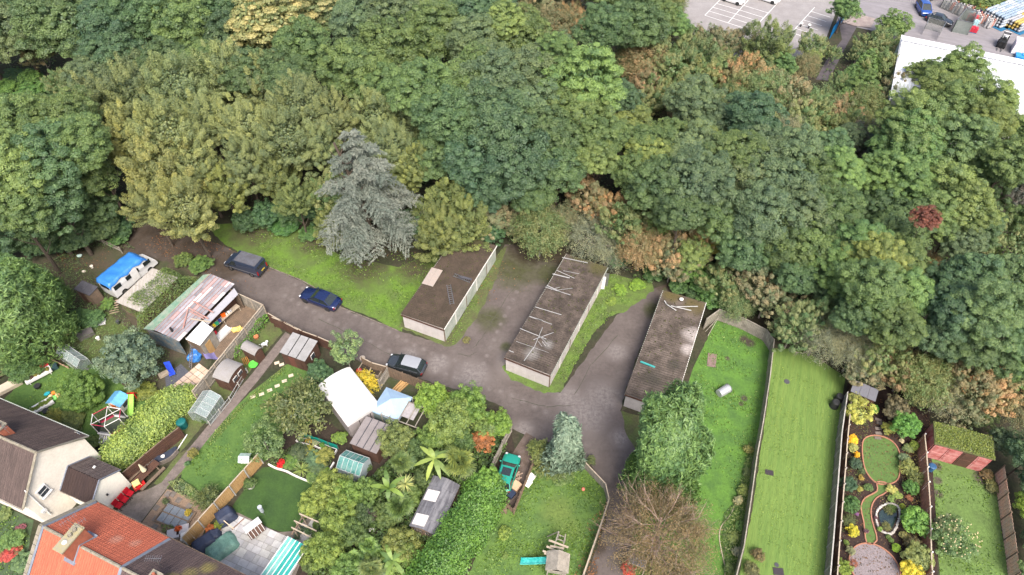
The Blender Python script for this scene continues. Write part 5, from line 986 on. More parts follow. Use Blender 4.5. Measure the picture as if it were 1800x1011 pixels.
# dark blue-grey van
def van(label, nose, tail, L_=4.75, Wd=1.9, H=1.95):
 n_, t_ = P(*nose), P(*tail); d = n_ - t_; c = (n_ + t_) / 2; t = thing('parked_van', label, 'van', (c.x, c.y, 0), math.atan2(d.y, d.x)); pm = paint('slate_blue_paint', (.02, .03, .055), .35, .1)
 prof = [(-.5, .3, 1.0), (-.495, H - .25, .96), (-.47, H - .04, .88), (.14, H, .88), (.2, H - .06, .88), (.34, 1.12, .97), (.46, .95, .95), (.5, .75, .9), (.5, .3, .88)]
 b = MB(); 
 for x, z, wf in prof: b.v += [(x * L_, Wd / 2 * wf, z), (x * L_, -Wd / 2 * wf, z)]
 for i in range(len(prof) - 1): b.f.append((2 * i, 2 * i + 1, 2 * i + 3, 2 * i + 2))
 b.f.append(tuple(2 * i for i in range(len(prof)))[::-1]); b.f.append(tuple(2 * i + 1 for i in range(len(prof)))); b.obj('body', pm, t)
 MB().box(-.82, 0, H + .005, L_ * .6, Wd * .84, .05).obj('roof', mat('paler_van_roof', (.085, .09, .11), .7, (.06, .06, .07), 1.5, .25), t)  # roof panel in a paler grey-blue than the body
 for x in (-1.7, -.9, -.1): MB().box(x, 0, H + .05, .05, Wd * .8, .02).obj('roof_rib', MATS['paler_van_roof'], t)
 MB().add([(.205 * L_ + .02, -.78, H - .1), (.205 * L_ + .02, .78, H - .1), (.335 * L_ + .02, .86, 1.16), (.335 * L_ + .02, -.86, 1.16)], [(0, 1, 2, 3)]).obj('windscreen', M_cglass, t)
 for s in (1, -1):
  MB().add([(.1 * L_, s * .93, 1.12), (.31 * L_, s * .94, 1.12), (.2 * L_, s * .87, H - .16), (.1 * L_, s * .87, H - .16)], [(0, 1, 2, 3)]).obj('side_window', M_cglass, t)
  MB().bar((-.48 * L_, s * .955, .72), (.45 * L_, s * .955, .72), .03, .1).obj('side_moulding', M_chr, t); MB().box(.3 * L_, s * 1.08, 1.1, .12, .18, .24).obj('door_mirror', M_black, t)
  MB().box(-.503 * L_, s * .84, .6, .06, .14, .5).obj('tail_light', M_tail, t); MB().box(.497 * L_, s * .65, .6, .06, .34, .18).obj('headlight', M_head, t)
  for x in (.31, -.3):
   wv = thing('wheel', None, None, (x * L_, s * (Wd / 2 - .12), .33)); wv.parent = t; MB().tube((0, -.11, 0), (0, .11, 0), .33, .33, 16).obj('tyre', M_tyre, wv); MB().tube((0, -.12, 0), (0, .125, 0), .18, .18, 12).obj('rim', M_rim, wv)
 MB().box(-.505 * L_, 0, 1.35, .04, 1.3, .35).obj('rear_window', M_cglass, t); MB().box(-.506 * L_, -.1, .66, .05, .52, .12).obj('number_plate', M_plate, t); MB().box(-.508 * L_, 0, .34, .12, 1.8, .16).obj('bumper', M_black, t); MB().box(.505 * L_, 0, .34, .14, 1.7, .2).obj('bumper', M_black, t)
 return t
van('dark slate-blue van parked at the leafy end of the green', (403, 462), (466, 482))
# camper van under a blue tarpaulin
tb = P(192, 503, 2.4); ta = P(258, 449, 2.4); d = ta - tb; cv = thing('camper_van', 'long white camper van covered by a bright blue tarpaulin', 'camper van', (tb.x, tb.y, 0), math.atan2(d.y, d.x)); CL = d.length + .25; CW = 2.15
b = MB(); pr = [(0, .35, 1), (-.02, 1.5, 1), (.1, 2.5, .9), (CL * .84, 2.5, .9), (CL * .93, 1.45, .98), (CL + .35, 1.1, .92), (CL + .5, .7, .9), (CL + .5, .35, .9)]
for x, z, wf in pr: b.v += [(x, CW / 2 + CW / 2 * wf, z), (x, CW / 2 - CW / 2 * wf, z)]
for i in range(len(pr) - 1): b.f.append((2 * i, 2 * i + 1, 2 * i + 3, 2 * i + 2))
b.f.append(tuple(2 * i for i in range(len(pr)))[::-1]); b.f.append(tuple(2 * i + 1 for i in range(len(pr)))); b.obj('body', pw, cv)
for x, L_ in ((.25, .9), (1.9, 1.1), (3.3, .35), (4.4, .9)): MB().box(x + L_ / 2, -.02, 1.35, L_, .04, .55).obj('side_window', M_cglass, cv)
MB().box(3.0, -.03, .5, .9, .03, 1.6).obj('side_door', M_wht, cv); MB().box(-.05, CW / 2, 1.55, .06, 1.3, .5).obj('rear_window', M_cglass, cv)
for x in (1.1, CL - .7):
 for y in (.1, CW - .1): wv = thing('wheel', None, None, (x, y, .36)); wv.parent = cv; MB().tube((0, -.12, 0), (0, .12, 0), .36, .36, 16).obj('tyre', M_tyre, wv); MB().tube((0, -.13, 0), (0, .13, 0), .2, .2, 10).obj('hub', M_rim, wv)
M_tarp = mat('blue_tarpaulin', (.022, .13, .42), .4, (.035, .17, .46), 1.2, .15, bump=.5, bscale=3, spec=.5)
b = MB(); nx, ny = 24, 12; rt = random.Random(3)
for i in range(nx + 1):
 for j in range(ny + 1):
  u, v = i / nx, j / ny; y = (v * 2 - 1); drop = max(0, abs(y) - .82) / .18; x = -.12 + (CL * .93) * u; ed = max(0, u - .9) / .1; ed0 = max(0, .04 - u) / .04
  b.v.append((x + rt.uniform(-.02, .02), CW / 2 + math.copysign(min(abs(y), .86) / .86 * (CW / 2 + .04), y) + rt.uniform(-.015, .015), 2.62 - .08 * y * y - drop ** .8 * (.36 + .14 * math.sin(u * 17)) - ed ** 1.5 * .5 - ed0 * .45 + .03 * math.sin(u * 23 + v * 5) + rt.uniform(-.012, .012)))
b.f = [(i * (ny + 1) + j, (i + 1) * (ny + 1) + j, (i + 1) * (ny + 1) + j + 1, i * (ny + 1) + j + 1) for i in range(nx) for j in range(ny)]
o = b.obj('tarpaulin', M_tarp, None, True); o.location = cv.location; o.rotation_euler = cv.rotation_euler; tag(o, 'bright blue tarpaulin draped over the camper van roof', 'tarpaulin')

# -- left yard -----------------------------------------------------------------
hut('garden_shed', 'dark blue-grey roofed shed behind the camper van', 'shed', A1(435, 365), A1(530, 405), A1(505, 320), 2.0, 2.15, 'pent', M_woodm, M_feltd, 2, door=[('S', .4, .7, 1.7, M_woodb)])
cpt, clx, cly = hut('carport', 'open carport with weathered white corrugated roof beside the camper van', 'carport', (203, 531), (268, 471), (316, 485), 2.25, 2.35, 'pent', M_woodm, mat('chalky_corrugated', (0.328, 0.312, 0.296), .85, (.27, .25, .22), 1.6, .3, stretch=(.4, 3, 1, .7)), 6, over=.25)
def mound(name, label, cat, pts, h, col, leaf=.2, dens=90, m=None, seed=1, z0=.0, base=True, group=None, kind_=None, sc=.7, zp=0):
 poly = [(q.x, q.y) for q in PL(pts, zp)]; xs = [p[0] for p in poly]; ys = [p[1] for p in poly]; cx, cy = sum(xs) / len(xs), sum(ys) / len(ys); rng = np.random.default_rng(seed); A = (max(xs) - min(xs)) * (max(ys) - min(ys)); n = int(A * dens)
 px = rng.uniform(min(xs), max(xs), n); py = rng.uniform(min(ys), max(ys), n); k = np.array([inpoly(a, b, poly) for a, b in zip(px, py)]); px, py = px[k], py[k]
 # distance to edge
 D = np.full(len(px), 1e9)
 for i in range(len(poly)):
  ax, ay = poly[i]; bx, by = poly[(i + 1) % len(poly)]; L2 = (bx - ax) ** 2 + (by - ay) ** 2 + 1e-9; t_ = np.clip(((px - ax) * (bx - ax) + (py - ay) * (by - ay)) / L2, 0, 1); D = np.minimum(D, np.hypot(px - ax - t_ * (bx - ax), py - ay - t_ * (by - ay)))
 q = np.stack([px - cx, py - cy, px * 0], 1); bl = blob_noise(q, seed, sc * .4); zz = z0 + (h - z0) * np.clip(D / max(.5, h * .45), 0, 1) ** .5 * (1 + bl * .28); zz *= rng.uniform(.72, 1.03, len(px))
 q[:, 2] = zz; nr = np.stack([bl * 0, bl * 0, bl * 0 + 1], 1) + rng.normal(size=q.shape) * .55
 V = leaf_quads(rng, q, nr, leaf * rng.uniform(.6, 1.4, len(q)), .64, .1); tn = np.clip(.5 + bl * .4 + rng.uniform(-.4, .4, len(q)), 0, 1)
 o = link_mesh(name, quads_mesh(name, V, tn, m or LEAF), None, None, col); o.location = (cx, cy, 0); return tag(o, label, cat, group, kind_)
mound('ivy_mass', 'ivy and bramble thicket swallowing the roofs beside the workshop', 'ivy', [A1(690, 430), A1(760, 400), A2(100, 110), A2(150, 45), A2(215, 60), A2(280, 100), A2(390, 120), A2(300, 230), A2(150, 350), A2(80, 430), A2(-10, 440), A2(-15, 340)], 2.9, (.085, .13, .045), .13, 230, seed=11, z0=1.2, zp=2.2)
# workshop
M_ws = mat('striped_roof_sheet', (0.187, 0.183, 0.203), .7, (.19, .18, .2), 2, .2, objcol=True); WP = lambda p: P(*p, 2.7)
wA, wB, wC = A2(105, 440), A2(440, 108), A2(245, 510); O, rz, wl_, wd_ = frame(wA, wB, wC, 2.7); wk = thing('workshop', 'large shed with patched grey and pink striped roof and open side', 'workshop', O, rz); sg = 1 if wd_ > 0 else -1; ad = abs(wd_); rws = random.Random(12)
for i in range(8):
 x0 = 0
 while x0 < wl_ - .2:
  L_ = min(rws.choice((1.2, 1.8, 2.4)), wl_ - x0); y0, y1 = ad * i / 8 * sg, ad * (i + 1) / 8 * sg; z0, z1 = 2.74 - .12 * i / 8, 2.74 - .12 * (i + 1) / 8
  g = rws.uniform(.17, .30); c = (g, g * .97, g * 1.08) if rws.random() < .74 else ((.34, .25, .25) if rws.random() < .5 else (.42, .40, .42))
  MB().sheet([(x0 + .01, y0, z0 + .014 * (i % 2)), (x0 + L_ - .01, y0, z0 + .014 * (i % 2)), (x0 + L_ - .01, y1 - .01 * sg, z1 + .014 * (i % 2)), (x0 + .01, y1 - .01 * sg, z1 + .014 * (i % 2))], .03).obj('roof_sheet', M_ws, wk, color=c); x0 += L_
 MB().bar((0, ad * i / 8 * sg, 2.80 - .12 * i / 8), (wl_, ad * i / 8 * sg, 2.80 - .12 * i / 8), .035, .04).obj('batten', mat('pink_batten', (0.296, 0.148, 0.125), .8, (.3, .2, .18), 3, .2), wk)
def wpt(p, z): q = loc(wk, P(*p, z)); return q
for a, b in ((A2(305, 305), A2(425, 372)), (A2(335, 268), A2(455, 335)), (A2(305, 312), A2(275, 430)), (A2(318, 330), A2(400, 372)), (A2(322, 372), A2(440, 392))): MB().bar(wpt(a, 2.83), wpt(b, 2.83), .14, .05).obj('batten', M_woodp if a == A2(322, 372) else MATS['pink_batten'], wk)
q = wpt(A2(210, 443), 2.8); MB().tube((q.x, q.y, 2.7), (q.x, q.y, 3.3), .12, .12, 10).obj('flue', M_black, wk)
for nm, pts, m_, z_ in (('green_roof_edge', [A2(40, 432), A2(395, 112), A2(440, 105), A2(105, 440)], mat('green_corrugated', (0.101, 0.195, 0.140), .8, (.2, .24, .19), 1.5, .3), 2.6), ('roof_strip', [A2(578, 190), A2(602, 226), A2(425, 405), A2(392, 384)], mat('pale_roof_strip', (0.281, 0.281, 0.312), .7, (.28, .28, .3), 2, .2), 2.56), ('white_roof', [A2(375, 530), A2(455, 432), A2(390, 385), A2(290, 492)], M_wht, 2.76)):
 MB().sheet([wpt(p, z_) for p in pts], .05).obj(nm, m_, wk)
def wwall(a, b, h, m_, z=2.55, nm='wall'): p, q = wpt(a, z), wpt(b, z); p.z = q.z = h / 2; MB().bar(p, q, .06, h).obj(nm, m_, wk)
wwall(A2(60, 432), A2(245, 500), 2.5, mat('teal_board', (0.047, 0.101, 0.148), .8, (.18, .17, .15), 1.5, .4)); wwall(A2(50, 425), A2(430, 112), 2.5, M_woodm); wwall(A2(435, 115), A2(600, 226), 2.5, M_woodm); wwall(A2(375, 525), A2(450, 434), 2.6, M_wood); wwall(A2(290, 485), A2(372, 524), 2.6, M_woodm); wwall(A2(400, 360), A2(560, 205), 2.4, M_woodb)
q0, q1 = wpt(A2(392, 508), 2.5), wpt(A2(420, 474), 2.5); dv = (q1 - q0).normalized(); nv = Vector((dv.y, -dv.x, 0)) * (1 if True else -1); q0.z = q1.z = 1.0; MB().bar(q0 + nv * .06, q1 + nv * .06, .05, 1.9).obj('door', M_woodl, wk)
# yard beside the workshop: deck, bench, clutter
deck = thing('deck', 'weathered board deck in the fenced yard beside the workshop', 'deck', P(*A2(570, 440)), math.atan2((P(*A2(640, 330)) - P(*A2(480, 560))).y, (P(*A2(640, 330)) - P(*A2(480, 560))).x))
for i in range(15): MB().box(0, -1.3 + i * .19, 0, 7.4, .17, .12).obj('plank', M_woodm, deck)
fence('grey_fence', 'grey weathered fence round the workshop yard', [A2(598, 222), A2(748, 290), A2(330, 800)], 2.0, M_wood, M_woodp, cap=M_woodp, plen=1.8)
sh = thing('shelf_bench', 'long wooden workbench against the open workshop side', 'bench', P(*A2(520, 400)), math.atan2((P(*A2(590, 350)) - P(*A2(450, 470))).y, (P(*A2(590, 350)) - P(*A2(450, 470))).x)); MB().box(0, 0, .8, 4.6, .6, .06).obj('top', M_woodp, sh)
for x in (-2.2, 0, 2.2):
 for y in (-.22, .22): MB().box(x, y, 0, .08, .08, .8).obj('leg', M_woodp, sh)
CL_ = [('tool_case', 'orange tool case on the workbench', (517, 357), (.5, .35, .35), (.75, .12, .01)), ('storage_tub', 'green tub on the workbench', (478, 405), (.4, .3, .3), (.02, .25, .12)), ('storage_tub', 'yellow tub on the workbench', (463, 415), (.3, .3, .25), (.6, .45, .03)), ('storage_tub', 'red tub at the near end of the workbench', (468, 462), (.4, .35, .3), (.5, .02, .04)), ('storage_tub', 'dark blue tub on the workbench', (495, 388), (.3, .3, .3), (.02, .04, .16)), ('paint_tin', 'white paint tin at the far end of the workbench', (548, 338), (.22, .22, .25), (.7, .7, .7)), ('paint_tin', 'grey paint tin next to the white tin', (560, 330), (.2, .2, .22), (.4, .4, .42)), ('paint_tin', 'white paint tin by the orange case', (535, 350), (.2, .2, .22), (.7, .7, .65))]
for nm, lb, (x, y), (sx, sy, sz), c in CL_:
 b = MB(); 
 if nm == 'paint_tin': b.tube((0, 0, 0), (0, 0, sz), sx / 2, sx / 2, 10); b.tube((0, 0, sz), (0, 0, sz + .02), sx / 2 * 1.08, sx / 2 * 1.08, 10)
 else: b.box(0, 0, 0, sx * .85, sy * .85, sz * .8); b.box(0, 0, sz * .8, sx, sy, sz * .2)
 single(b, nm, M_col, lb, nm.split('_')[1], P(*A2(x, y), .86), .6, c)
tr = thing('metal_trough', 'long white metal trough on the yard deck', 'trough', P(*A2(505, 478), .1), math.atan2((P(*A2(545, 440)) - P(*A2(470, 515))).y, (P(*A2(545, 440)) - P(*A2(470, 515))).x)); MB().box(0, 0, .06, 2.6, .8, .06).obj('base', M_wht, tr)
for y in (-.4, .4): MB().box(0, y, .1, 2.6, .05, .3).obj('side', M_wht, tr)
b = MB(); b.ball((0, 0, .25), .5, .32, .28, 10, 6, .25); b.ball((.35, .25, .2), .28, .3, .22, 8, 5, .25); single(b, 'rubble_sack', M_cloth, 'yellow builder sack slumped on the deck', 'sack', P(*A2(592, 446), .12), 0, (.62, .45, .14))
b = MB(); b.corrug((-.55, -.9, 1.0), (1.1, 0, -.95), (0, 1.8, 0), 1, .05, 2, 10); single(b, 'rolled_sheet', M_cloth, 'mauve sheet leaning at the near end of the workshop', 'sheet', P(*A2(442, 595)), .65, (.2, .18, .38))
ladder(A2(318, 665), A2(326, 528), 0.05, 2.8, 'aluminium ladder leaning on the workshop roof end', .4, 12, M_chr)
b = MB(); b.ball((0, 0, .4), .8, .6, .5, 12, 7, .18); b.ball((.2, .5, .6), .4, .3, .5, 8, 5, .2); single(b, 'blue_tarpaulin', M_tarp, 'crumpled blue tarpaulin heap at the foot of the ladder', 'tarpaulin', P(*A2(348, 612)), .3)
ch_ = thing('sun_lounger', 'bright blue folding lounger tipped up on the slate bed', 'lounger', P(*A2(213, 695)), .9)
MB().bar((0, 0, .3), (.15, .2, 1.7), .6, .05).obj('back', mat('royal_blue_cloth', (0.012, 0.031, 0.351), .7, (.02, .08, .55), 2, .2), ch_); MB().bar((0, 0, .3), (-.2, -.5, .35), .6, .05).obj('seat', MATS['royal_blue_cloth'], ch_)
for x in (-.25, .25): MB().bar((x, -.4, 0), (x, .1, .8), .04).obj('leg', M_chr, ch_)
sl = thing('paving', 'pinkish paving slabs between the slate bed and the grey fence', 'paving', P(*A2(310, 742)), math.atan2((P(*A2(370, 690)) - P(*A2(250, 790))).y, (P(*A2(370, 690)) - P(*A2(250, 790))).x))
for i in range(7):
 for j in range(3): MB().box(-2.0 + i * .62, -.62 + j * .62, .02, .57, .57, .05).obj('paving_slab', M_col, sl, color=[(.44, .33, .25), (.5, .4, .32), (.38, .30, .25)][rws.randrange(3)])
p = P(*A2(168, 703)); single(MB().box(0, 0, 0, 1.1, .55, .3), 'timber_trough', M_woodp, 'pale timber trough beside the slate bed', 'trough', p, .65)
# small sheds in the narrow garden
M_shedr = mat('pale_shed_felt', (0.211, 0.203, 0.203), .85, (.2, .19, .18), 2, .2)
hut('garden_shed', 'small round-topped shed beside the white dog statue', 'shed', A2(615, 548), A2(700, 592), A2(665, 502), 1.6, 1.95, 'barrel', M_woodb, M_shedr, door=[('E', .5, .6, 1.3, M_woodb)])
hut('garden_shed', 'larger round-topped brown shed next to the green tub', 'shed', A2(448, 716), A2(545, 752), A2(538, 606), 1.85, 2.25, 'barrel', M_woodb, M_shedr, door=[('S', .5, .8, 1.5, M_woodb)], win=[('E', .35, .5, .4, 1.1), ('E', .7, .5, .4, 1.1)])
o = MB(); o.tube((0, 0, 0), (0, 0, .12), .42, .5, 20, False); o.tube((0, 0, .02), (0, 0, .03), .42, .42, 20); single(o, 'plastic_tub', mat('lime_plastic', (0.094, 0.484, 0.062), .5), 'lime green round tub leaning by the brown shed', 'tub', P(*A2(693, 645), .05))
fr = thing('clothes_airer', 'small orange wooden rack beside the lime tub', 'rack', P(*A2(655, 640)), .5)
for i in range(4): MB().bar((-.25 + i * .17, 0, 0), (-.25 + i * .17, .3, .8), .05).obj('slat', mat('orange_wood', (0.390, 0.133, 0.023), .8), fr)
dg = thing('garden_statue', 'white animal statue on the grass beside the small shed', 'statue', P(*A2(762, 535)), .4); b = MB(); b.ball((0, 0, .4), .38, .2, .22, 10, 6); b.ball((.35, .05, .62), .16, .13, .15, 8, 5); b.tube((.2, 0, .4), (.34, .04, .62), .12, .1, 8)
for x in (-.25, .22):
 for y in (-.1, .1): b.tube((x, y, .35), (x, y, 0), .06, .05, 6)
b.tube((-.36, 0, .45), (-.5, 0, .62), .04, .02, 5); b.obj('body', M_wht, dg, True)
def pot(label, px, py, r=.2, h=.3, plantc=None, col=(.4, .15, .07), z=0., name='plant_pot', cat='pot', seed=1, group=None, leaf=.1):
 t = thing(name, label, cat, P(px, py, z), 0, group); b = MB(); b.tube((0, 0, 0), (0, 0, h), r * .75, r, 12, False); b.tube((0, 0, h - .04), (0, 0, h - .03), r * .95, r * .95, 12); b.obj('pot', M_col, t, color=col)
 if plantc: c = link_mesh('foliage', KIND['shrub'][0][seed % 3], None, t, plantc); s = r * 1.5 / 1.2; c.scale = (s, s, s); c.location.z = h + s * .5
 return t
pot('terracotta pot among the leaves by the grey fence', *A2(712, 487), .28, .35, None)
# greenhouse builder
M_pane = mat('greenhouse_pane', (0.312, 0.367, 0.367), .15, (.34, .42, .42), 1.5, .12, alpha=.38, spec=.8); M_paneg = mat('green_tinted_pane', (.05, .2, .18), .2, (.16, .3, .28), 1.5, .15, alpha=.72, spec=.7); M_panew = mat('whitewashed_pane', (0.390, 0.452, 0.484), .3, (.42, .52, .56), 1.2, .12, alpha=.85)
M_alu = mat('greenhouse_frame', (0.359, 0.374, 0.367), .45, (.38, .4, .4), 2, .1, metal=.3)
def greenhouse(label, A, B, C, ze, zr, nb_, pane=M_pane, roofp=None, inner=True, group=None):
 """A, B, C eave corners (A->B along the ridge)"""
 O, rz, lx, ly = frame(A, B, C, ze); sg = 1 if ly > 0 else -1; t = thing('greenhouse', label, 'greenhouse', O, rz, group); Y = ly; roofp = roofp or pane; fr = []
 for i in range(nb_):
  x0, x1 = lx * i / nb_ + .02, lx * (i + 1) / nb_ - .02
  for y in (0, Y):
   MB().sheet([(x0, y, ze), (x1, y, ze), (x1, Y / 2, zr), (x0, Y / 2, zr)], .012).obj('roof_pane', roofp, t)
   MB().add([(x0, y, .1), (x1, y, .1), (x1, y, ze - .02), (x0, y, ze - .02)], [(0, 1, 2, 3)]).obj('side_pane', pane, t)
 for i in range(nb_ + 1):
  x = lx * i / nb_; b = MB(); b.bar((x, 0, .02), (x, 0, ze), .04); b.bar((x, Y, .02), (x, Y, ze), .04); b.bar((x, 0, ze), (x, Y / 2, zr), .04); b.bar((x, Y, ze), (x, Y / 2, zr), .04); b.obj('glazing_bar', M_alu, t)
 b = MB(); [b.bar((0, y, z), (lx, y, z), .05) for y, z in ((0, ze), (Y, ze), (Y / 2, zr), (0, .06), (Y, .06))]; b.obj('frame', M_alu, t)
 for x in (0, lx): MB().add([(x, 0, .1), (x, Y, .1), (x, Y, ze), (x, Y / 2, zr), (x, 0, ze)], [(0, 1, 2, 3, 4)]).obj('end_pane', pane, t)
 if inner:
  for k in range(5): c = link_mesh('plant_inside', KIND['shrub'][0][k % 3], None, t, (.07, .12, .04)); c.scale = (.42, .42, .5); c.location = (lx * (k + .5) / 5, Y * (.28 if k % 2 else .72), .4)
  MB().box(lx / 2, Y * .5, .01, lx * .95, abs(Y) * .2, .03).obj('floor_path', M_conc, t)
 return t
greenhouse('small aluminium greenhouse between the two conifers, panes clouded', A1(332, 745), A1(455, 830), A1(398, 695), 1.35, 1.9, 4)
greenhouse('greenhouse beside the garden path at the foot of the grey fence', A2(305, 930), A2(395, 800), A2(395, 985), 1.4, 2.0, 4)
greenhouse('pale blue-green greenhouse in front of the mauve-roofed shed', A5(440, 885), A5(580, 935), A5(488, 775), 1.5, 2.15, 5, M_panew, M_paneg)
# green shed door panels, debris of the yard
for (x, y, c, s, lb, rz_) in ((575, 570, (.5, .5, .52), (1.9, .8, .06), 'white corrugated sheet lying on the rough grass', .25), (513, 640, (.12, .11, .11), (1.6, 1.0, .5), 'dark slatted cage on the rough grass', .7), (680, 478, (.3, .22, .17), (1.0, 1.3, .1), 'wooden pallet leaning beside the carport', .3), (585, 662, (.7, .7, .7), (.4, .4, .3), 'white tub on the rough grass', 0), (405, 145, (.02, .03, .04), (.5, .6, .7), 'black dustbin in the scrubby corner above the shed', .2), (473, 172, (.45, .6, .55), (.6, .5, .3), 'pale green plastic bag in the scrubby corner', .4), (500, 265, (.55, .5, .42), (.5, .3, .3), 'pale sack on the ground beside the camper van rear', .3), (548, 238, (.6, .57, .5), (.35, .35, .3), 'cream tub next to the pale sack', .3), (545, 525, (.35, .14, .06), (.7, .4, .1), 'rusty metal sheet in the undergrowth', .9), (155, 822, (.22, .09, .05), (1.1, .7, .05), 'red-brown board standing by the far lawn', 1.0), (400, 628, (.35, .22, .14), (.8, .5, .4), 'wooden crate beside the small greenhouse', .6), (703, 568, (.05, .05, .06), (.4, .4, .4), 'black bucket on the rough grass', 0)):
 w_ = 'sheet board pallet cage tub dustbin bag sack crate bucket'.split(); cat_ = next(k for k in w_ if k in lb); b = MB(); sx, sy, sz = s
 if cat_ in ('tub', 'dustbin', 'bucket'): b.tube((0, 0, 0), (0, 0, sz), sx * .42, sx * .5, 12); b.tube((0, 0, sz), (0, 0, sz + .03), sx * .54, sx * .54, 12)
 elif cat_ in ('bag', 'sack'): b.ball((0, 0, sz * .5), sx * .5, sy * .5, sz * .5, 8, 5, .25); b.ball((sx * .3, 0, sz * .6), sx * .25, sy * .2, sz * .3, 6, 4, .25)
 elif cat_ == 'cage' or cat_ == 'crate':
  for i in range(7): b.bar((-sx / 2, -sy / 2 + sy * i / 6, sz), (sx / 2, -sy / 2 + sy * i / 6, sz), .08, .03)
  b.box(0, 0, 0, sx * .96, sy * .96, sz * .9)
 elif cat_ == 'pallet':
  for i in range(6): b.bar((-sx / 2, -sy / 2 + sy * i / 5, .5 * i / 5), (sx / 2, -sy / 2 + sy * i / 5, .5 * i / 5), .14, .03)
 else: b.corrug((-sx / 2, -sy / 2, .05), (sx, 0, .05), (0, sy, .1), int(sx / .15), .02, 1)
 single(b, cat_ if cat_ != 'sheet' else 'loose_sheet', M_col, lb, cat_, P(*A1(x, y), .03), rz_, c)
# ---------------------------------------------------------------- trees and shrubs of the gardens
def conifer(nm, label, base, h, mesh, col, s=(1, 1, 1), rz=0., z=0., cat='tree', tr=None):
 p = P(*base); t = thing(nm, label, cat, (p.x, p.y, 0), rz); c = link_mesh('crown', mesh, None, t, col); c.scale = s; c.location.z = z
 k = link_mesh('trunk', tr or KIND['sallow'][3][0], None, t); q = max(v.co.z for v in k.data.vertices); k.scale = (.8, .8, h * .8 / q); return t
ley = crown_feather('conifer_crown', 201, 4.4, 6.4, 4600, 14, .5, .075, up=.8, cone=.42, lump=.42)
conifer('conifer_tree', 'big bright green conifer beside the right-hand garage block', (1150, 858), 12, ley, (.105, .185, .078), (.84, .84, 1.14), .5, 7.4)
ley2 = crown_feather('conifer_crown', 202, 4.8, 6.0, 5600, 14, .42, .06, up=.7, cone=.3, lump=.3)
conifer('conifer_tree', 'large green conifer at the left edge above the small greenhouse', (58, 606), 15, ley2, (.11, .185, .075), (1.18, 1.18, 1.2), 1.2, 7.4)
spr = crown_feather('spruce_crown', 203, 2.3, 4.6, 620, 12, .6, .12, m=NEEDLE, up=.15, cone=.62, lump=.3, zmin=-.95)
conifer('spruce_tree', 'blue-grey spruce at the corner where the lane narrows', (988, 826), 9.0, spr, (.13, .18, .135), (.82, .82, 1.0), 0, 4.6)
# half-bare tree by the lane
t = thing('bare_tree', 'half-bare reddish-brown tree over the lane at the bottom', 'tree', P(1146, 985)); tb_ = trunk_mesh(41, 9.2, .2, 6.2, 44, mat('red_bark', (0.187, 0.117, 0.094), .9, (.30, .24, .2), 6, .3), 8, top=.85); link_mesh('trunk', tb_, None, t)
c = link_mesh('crown', crown_twiggy('bare_crown', 210, 5.0, 3.8, 680, 62, .13, m=LEAF, droop=.3, zmin=-.5, spread=.15, asp=.3), None, t, (.155, .115, .075)); c.location.z = 5.4
# pl(kind, px, py, rpx, h, colour, label)
G1, G2, G3, G4, G5 = (.07, .13, .04), (.10, .17, .04), (.05, .095, .045), (.14, .2, .05), (.08, .11, .06)
def sh_(k, px, py, r, h, col, label, cat='shrub', name=None, group=None, vs=None):
 col = (col[0] * 1.15 + .008, col[1] * 1.12 + .004, col[2] * 1.1 + .012); return plant(name or ('small_tree' if cat == 'tree' else 'shrub'), k, px, py, r * 1.05, h, col, label, cat, group, vs=vs)
sh_('bigshrub', 232, 622, 56, 6.5, (.095, .145, .115), 'grey-green eucalyptus-like tree in front of the workshop', 'tree', 'garden_tree', vs=.95)
sh_('clipped', 143, 686, 36, 4.2, (.085, .16, .035), 'clipped egg-shaped green tree on the play lawn', 'tree', 'garden_tree', vs=1.05)
sh_('airy', 606, 616, 35, 6, (.13, .2, .10), 'pale green young tree by the lane fence', 'tree', 'garden_tree', vs=1.2)
sh_('bigshrub', 560, 655, 26, 3, (.055, .12, .06), 'dark green bush behind the white marquee corner')
sh_('fineshrub', 530, 716, 56, 5, (.085, .11, .045), 'olive fine-leaved tree left of the white marquee', 'tree', 'garden_tree', vs=.8)
sh_('airy', 468, 780, 42, 4.2, (.10, .16, .07), 'pale apple tree over the end of the long garden', 'tree', 'garden_tree')
sh_('fineshrub', 365, 876, 24, 1.9, (.075, .105, .04), 'rounded olive bush by the gravel bed')
sh_('shrub', 250, 690, 26, 1.0, (.13, .16, .035), 'yellow-green low bush below the eucalyptus')
sh_('shrub', 598, 769, 15, 1.1, (.12, .2, .04), 'small bright green bush at the marquee corner')
hd = hedge_mesh('foliage', 301, 9.2, 2.9, 2.7, .17, 190, wob=.42, sc=.38, jit=.2)
def hedge(label, a, b, mesh, col, z=0.): A, B = P(*a), P(*b); m = (A + B) / 2; d = B - A; t = thing('hedge', label, 'hedge', m, math.atan2(d.y, d.x)); link_mesh('foliage', mesh, None, t, col); st = MB(); [st.tube((x, 0, 0), (x, 0, 1.6), .06, .04, 6) for x in ()]; return t
hedge('long variegated yellow-green hedge beside the brown fence', (218, 808), (318, 712), hd, (.20, .27, .085))
hedge('tall bright green laurel hedge beside the dark shed', (752, 1045), (858, 875), hedge_mesh('foliage', 302, 11.5, 3.1, 3.2, .19, 190, wob=.5, sc=.45, jit=.22), (.078, .165, .036))
for px, py, r, h, c, lb in ((858, 668 + 175, 24, 4.0, (.11, .22, .04), 'leafy bulge at the top end of the laurel hedge'),): sh_('bigshrub', px, py, r, h, c, lb)
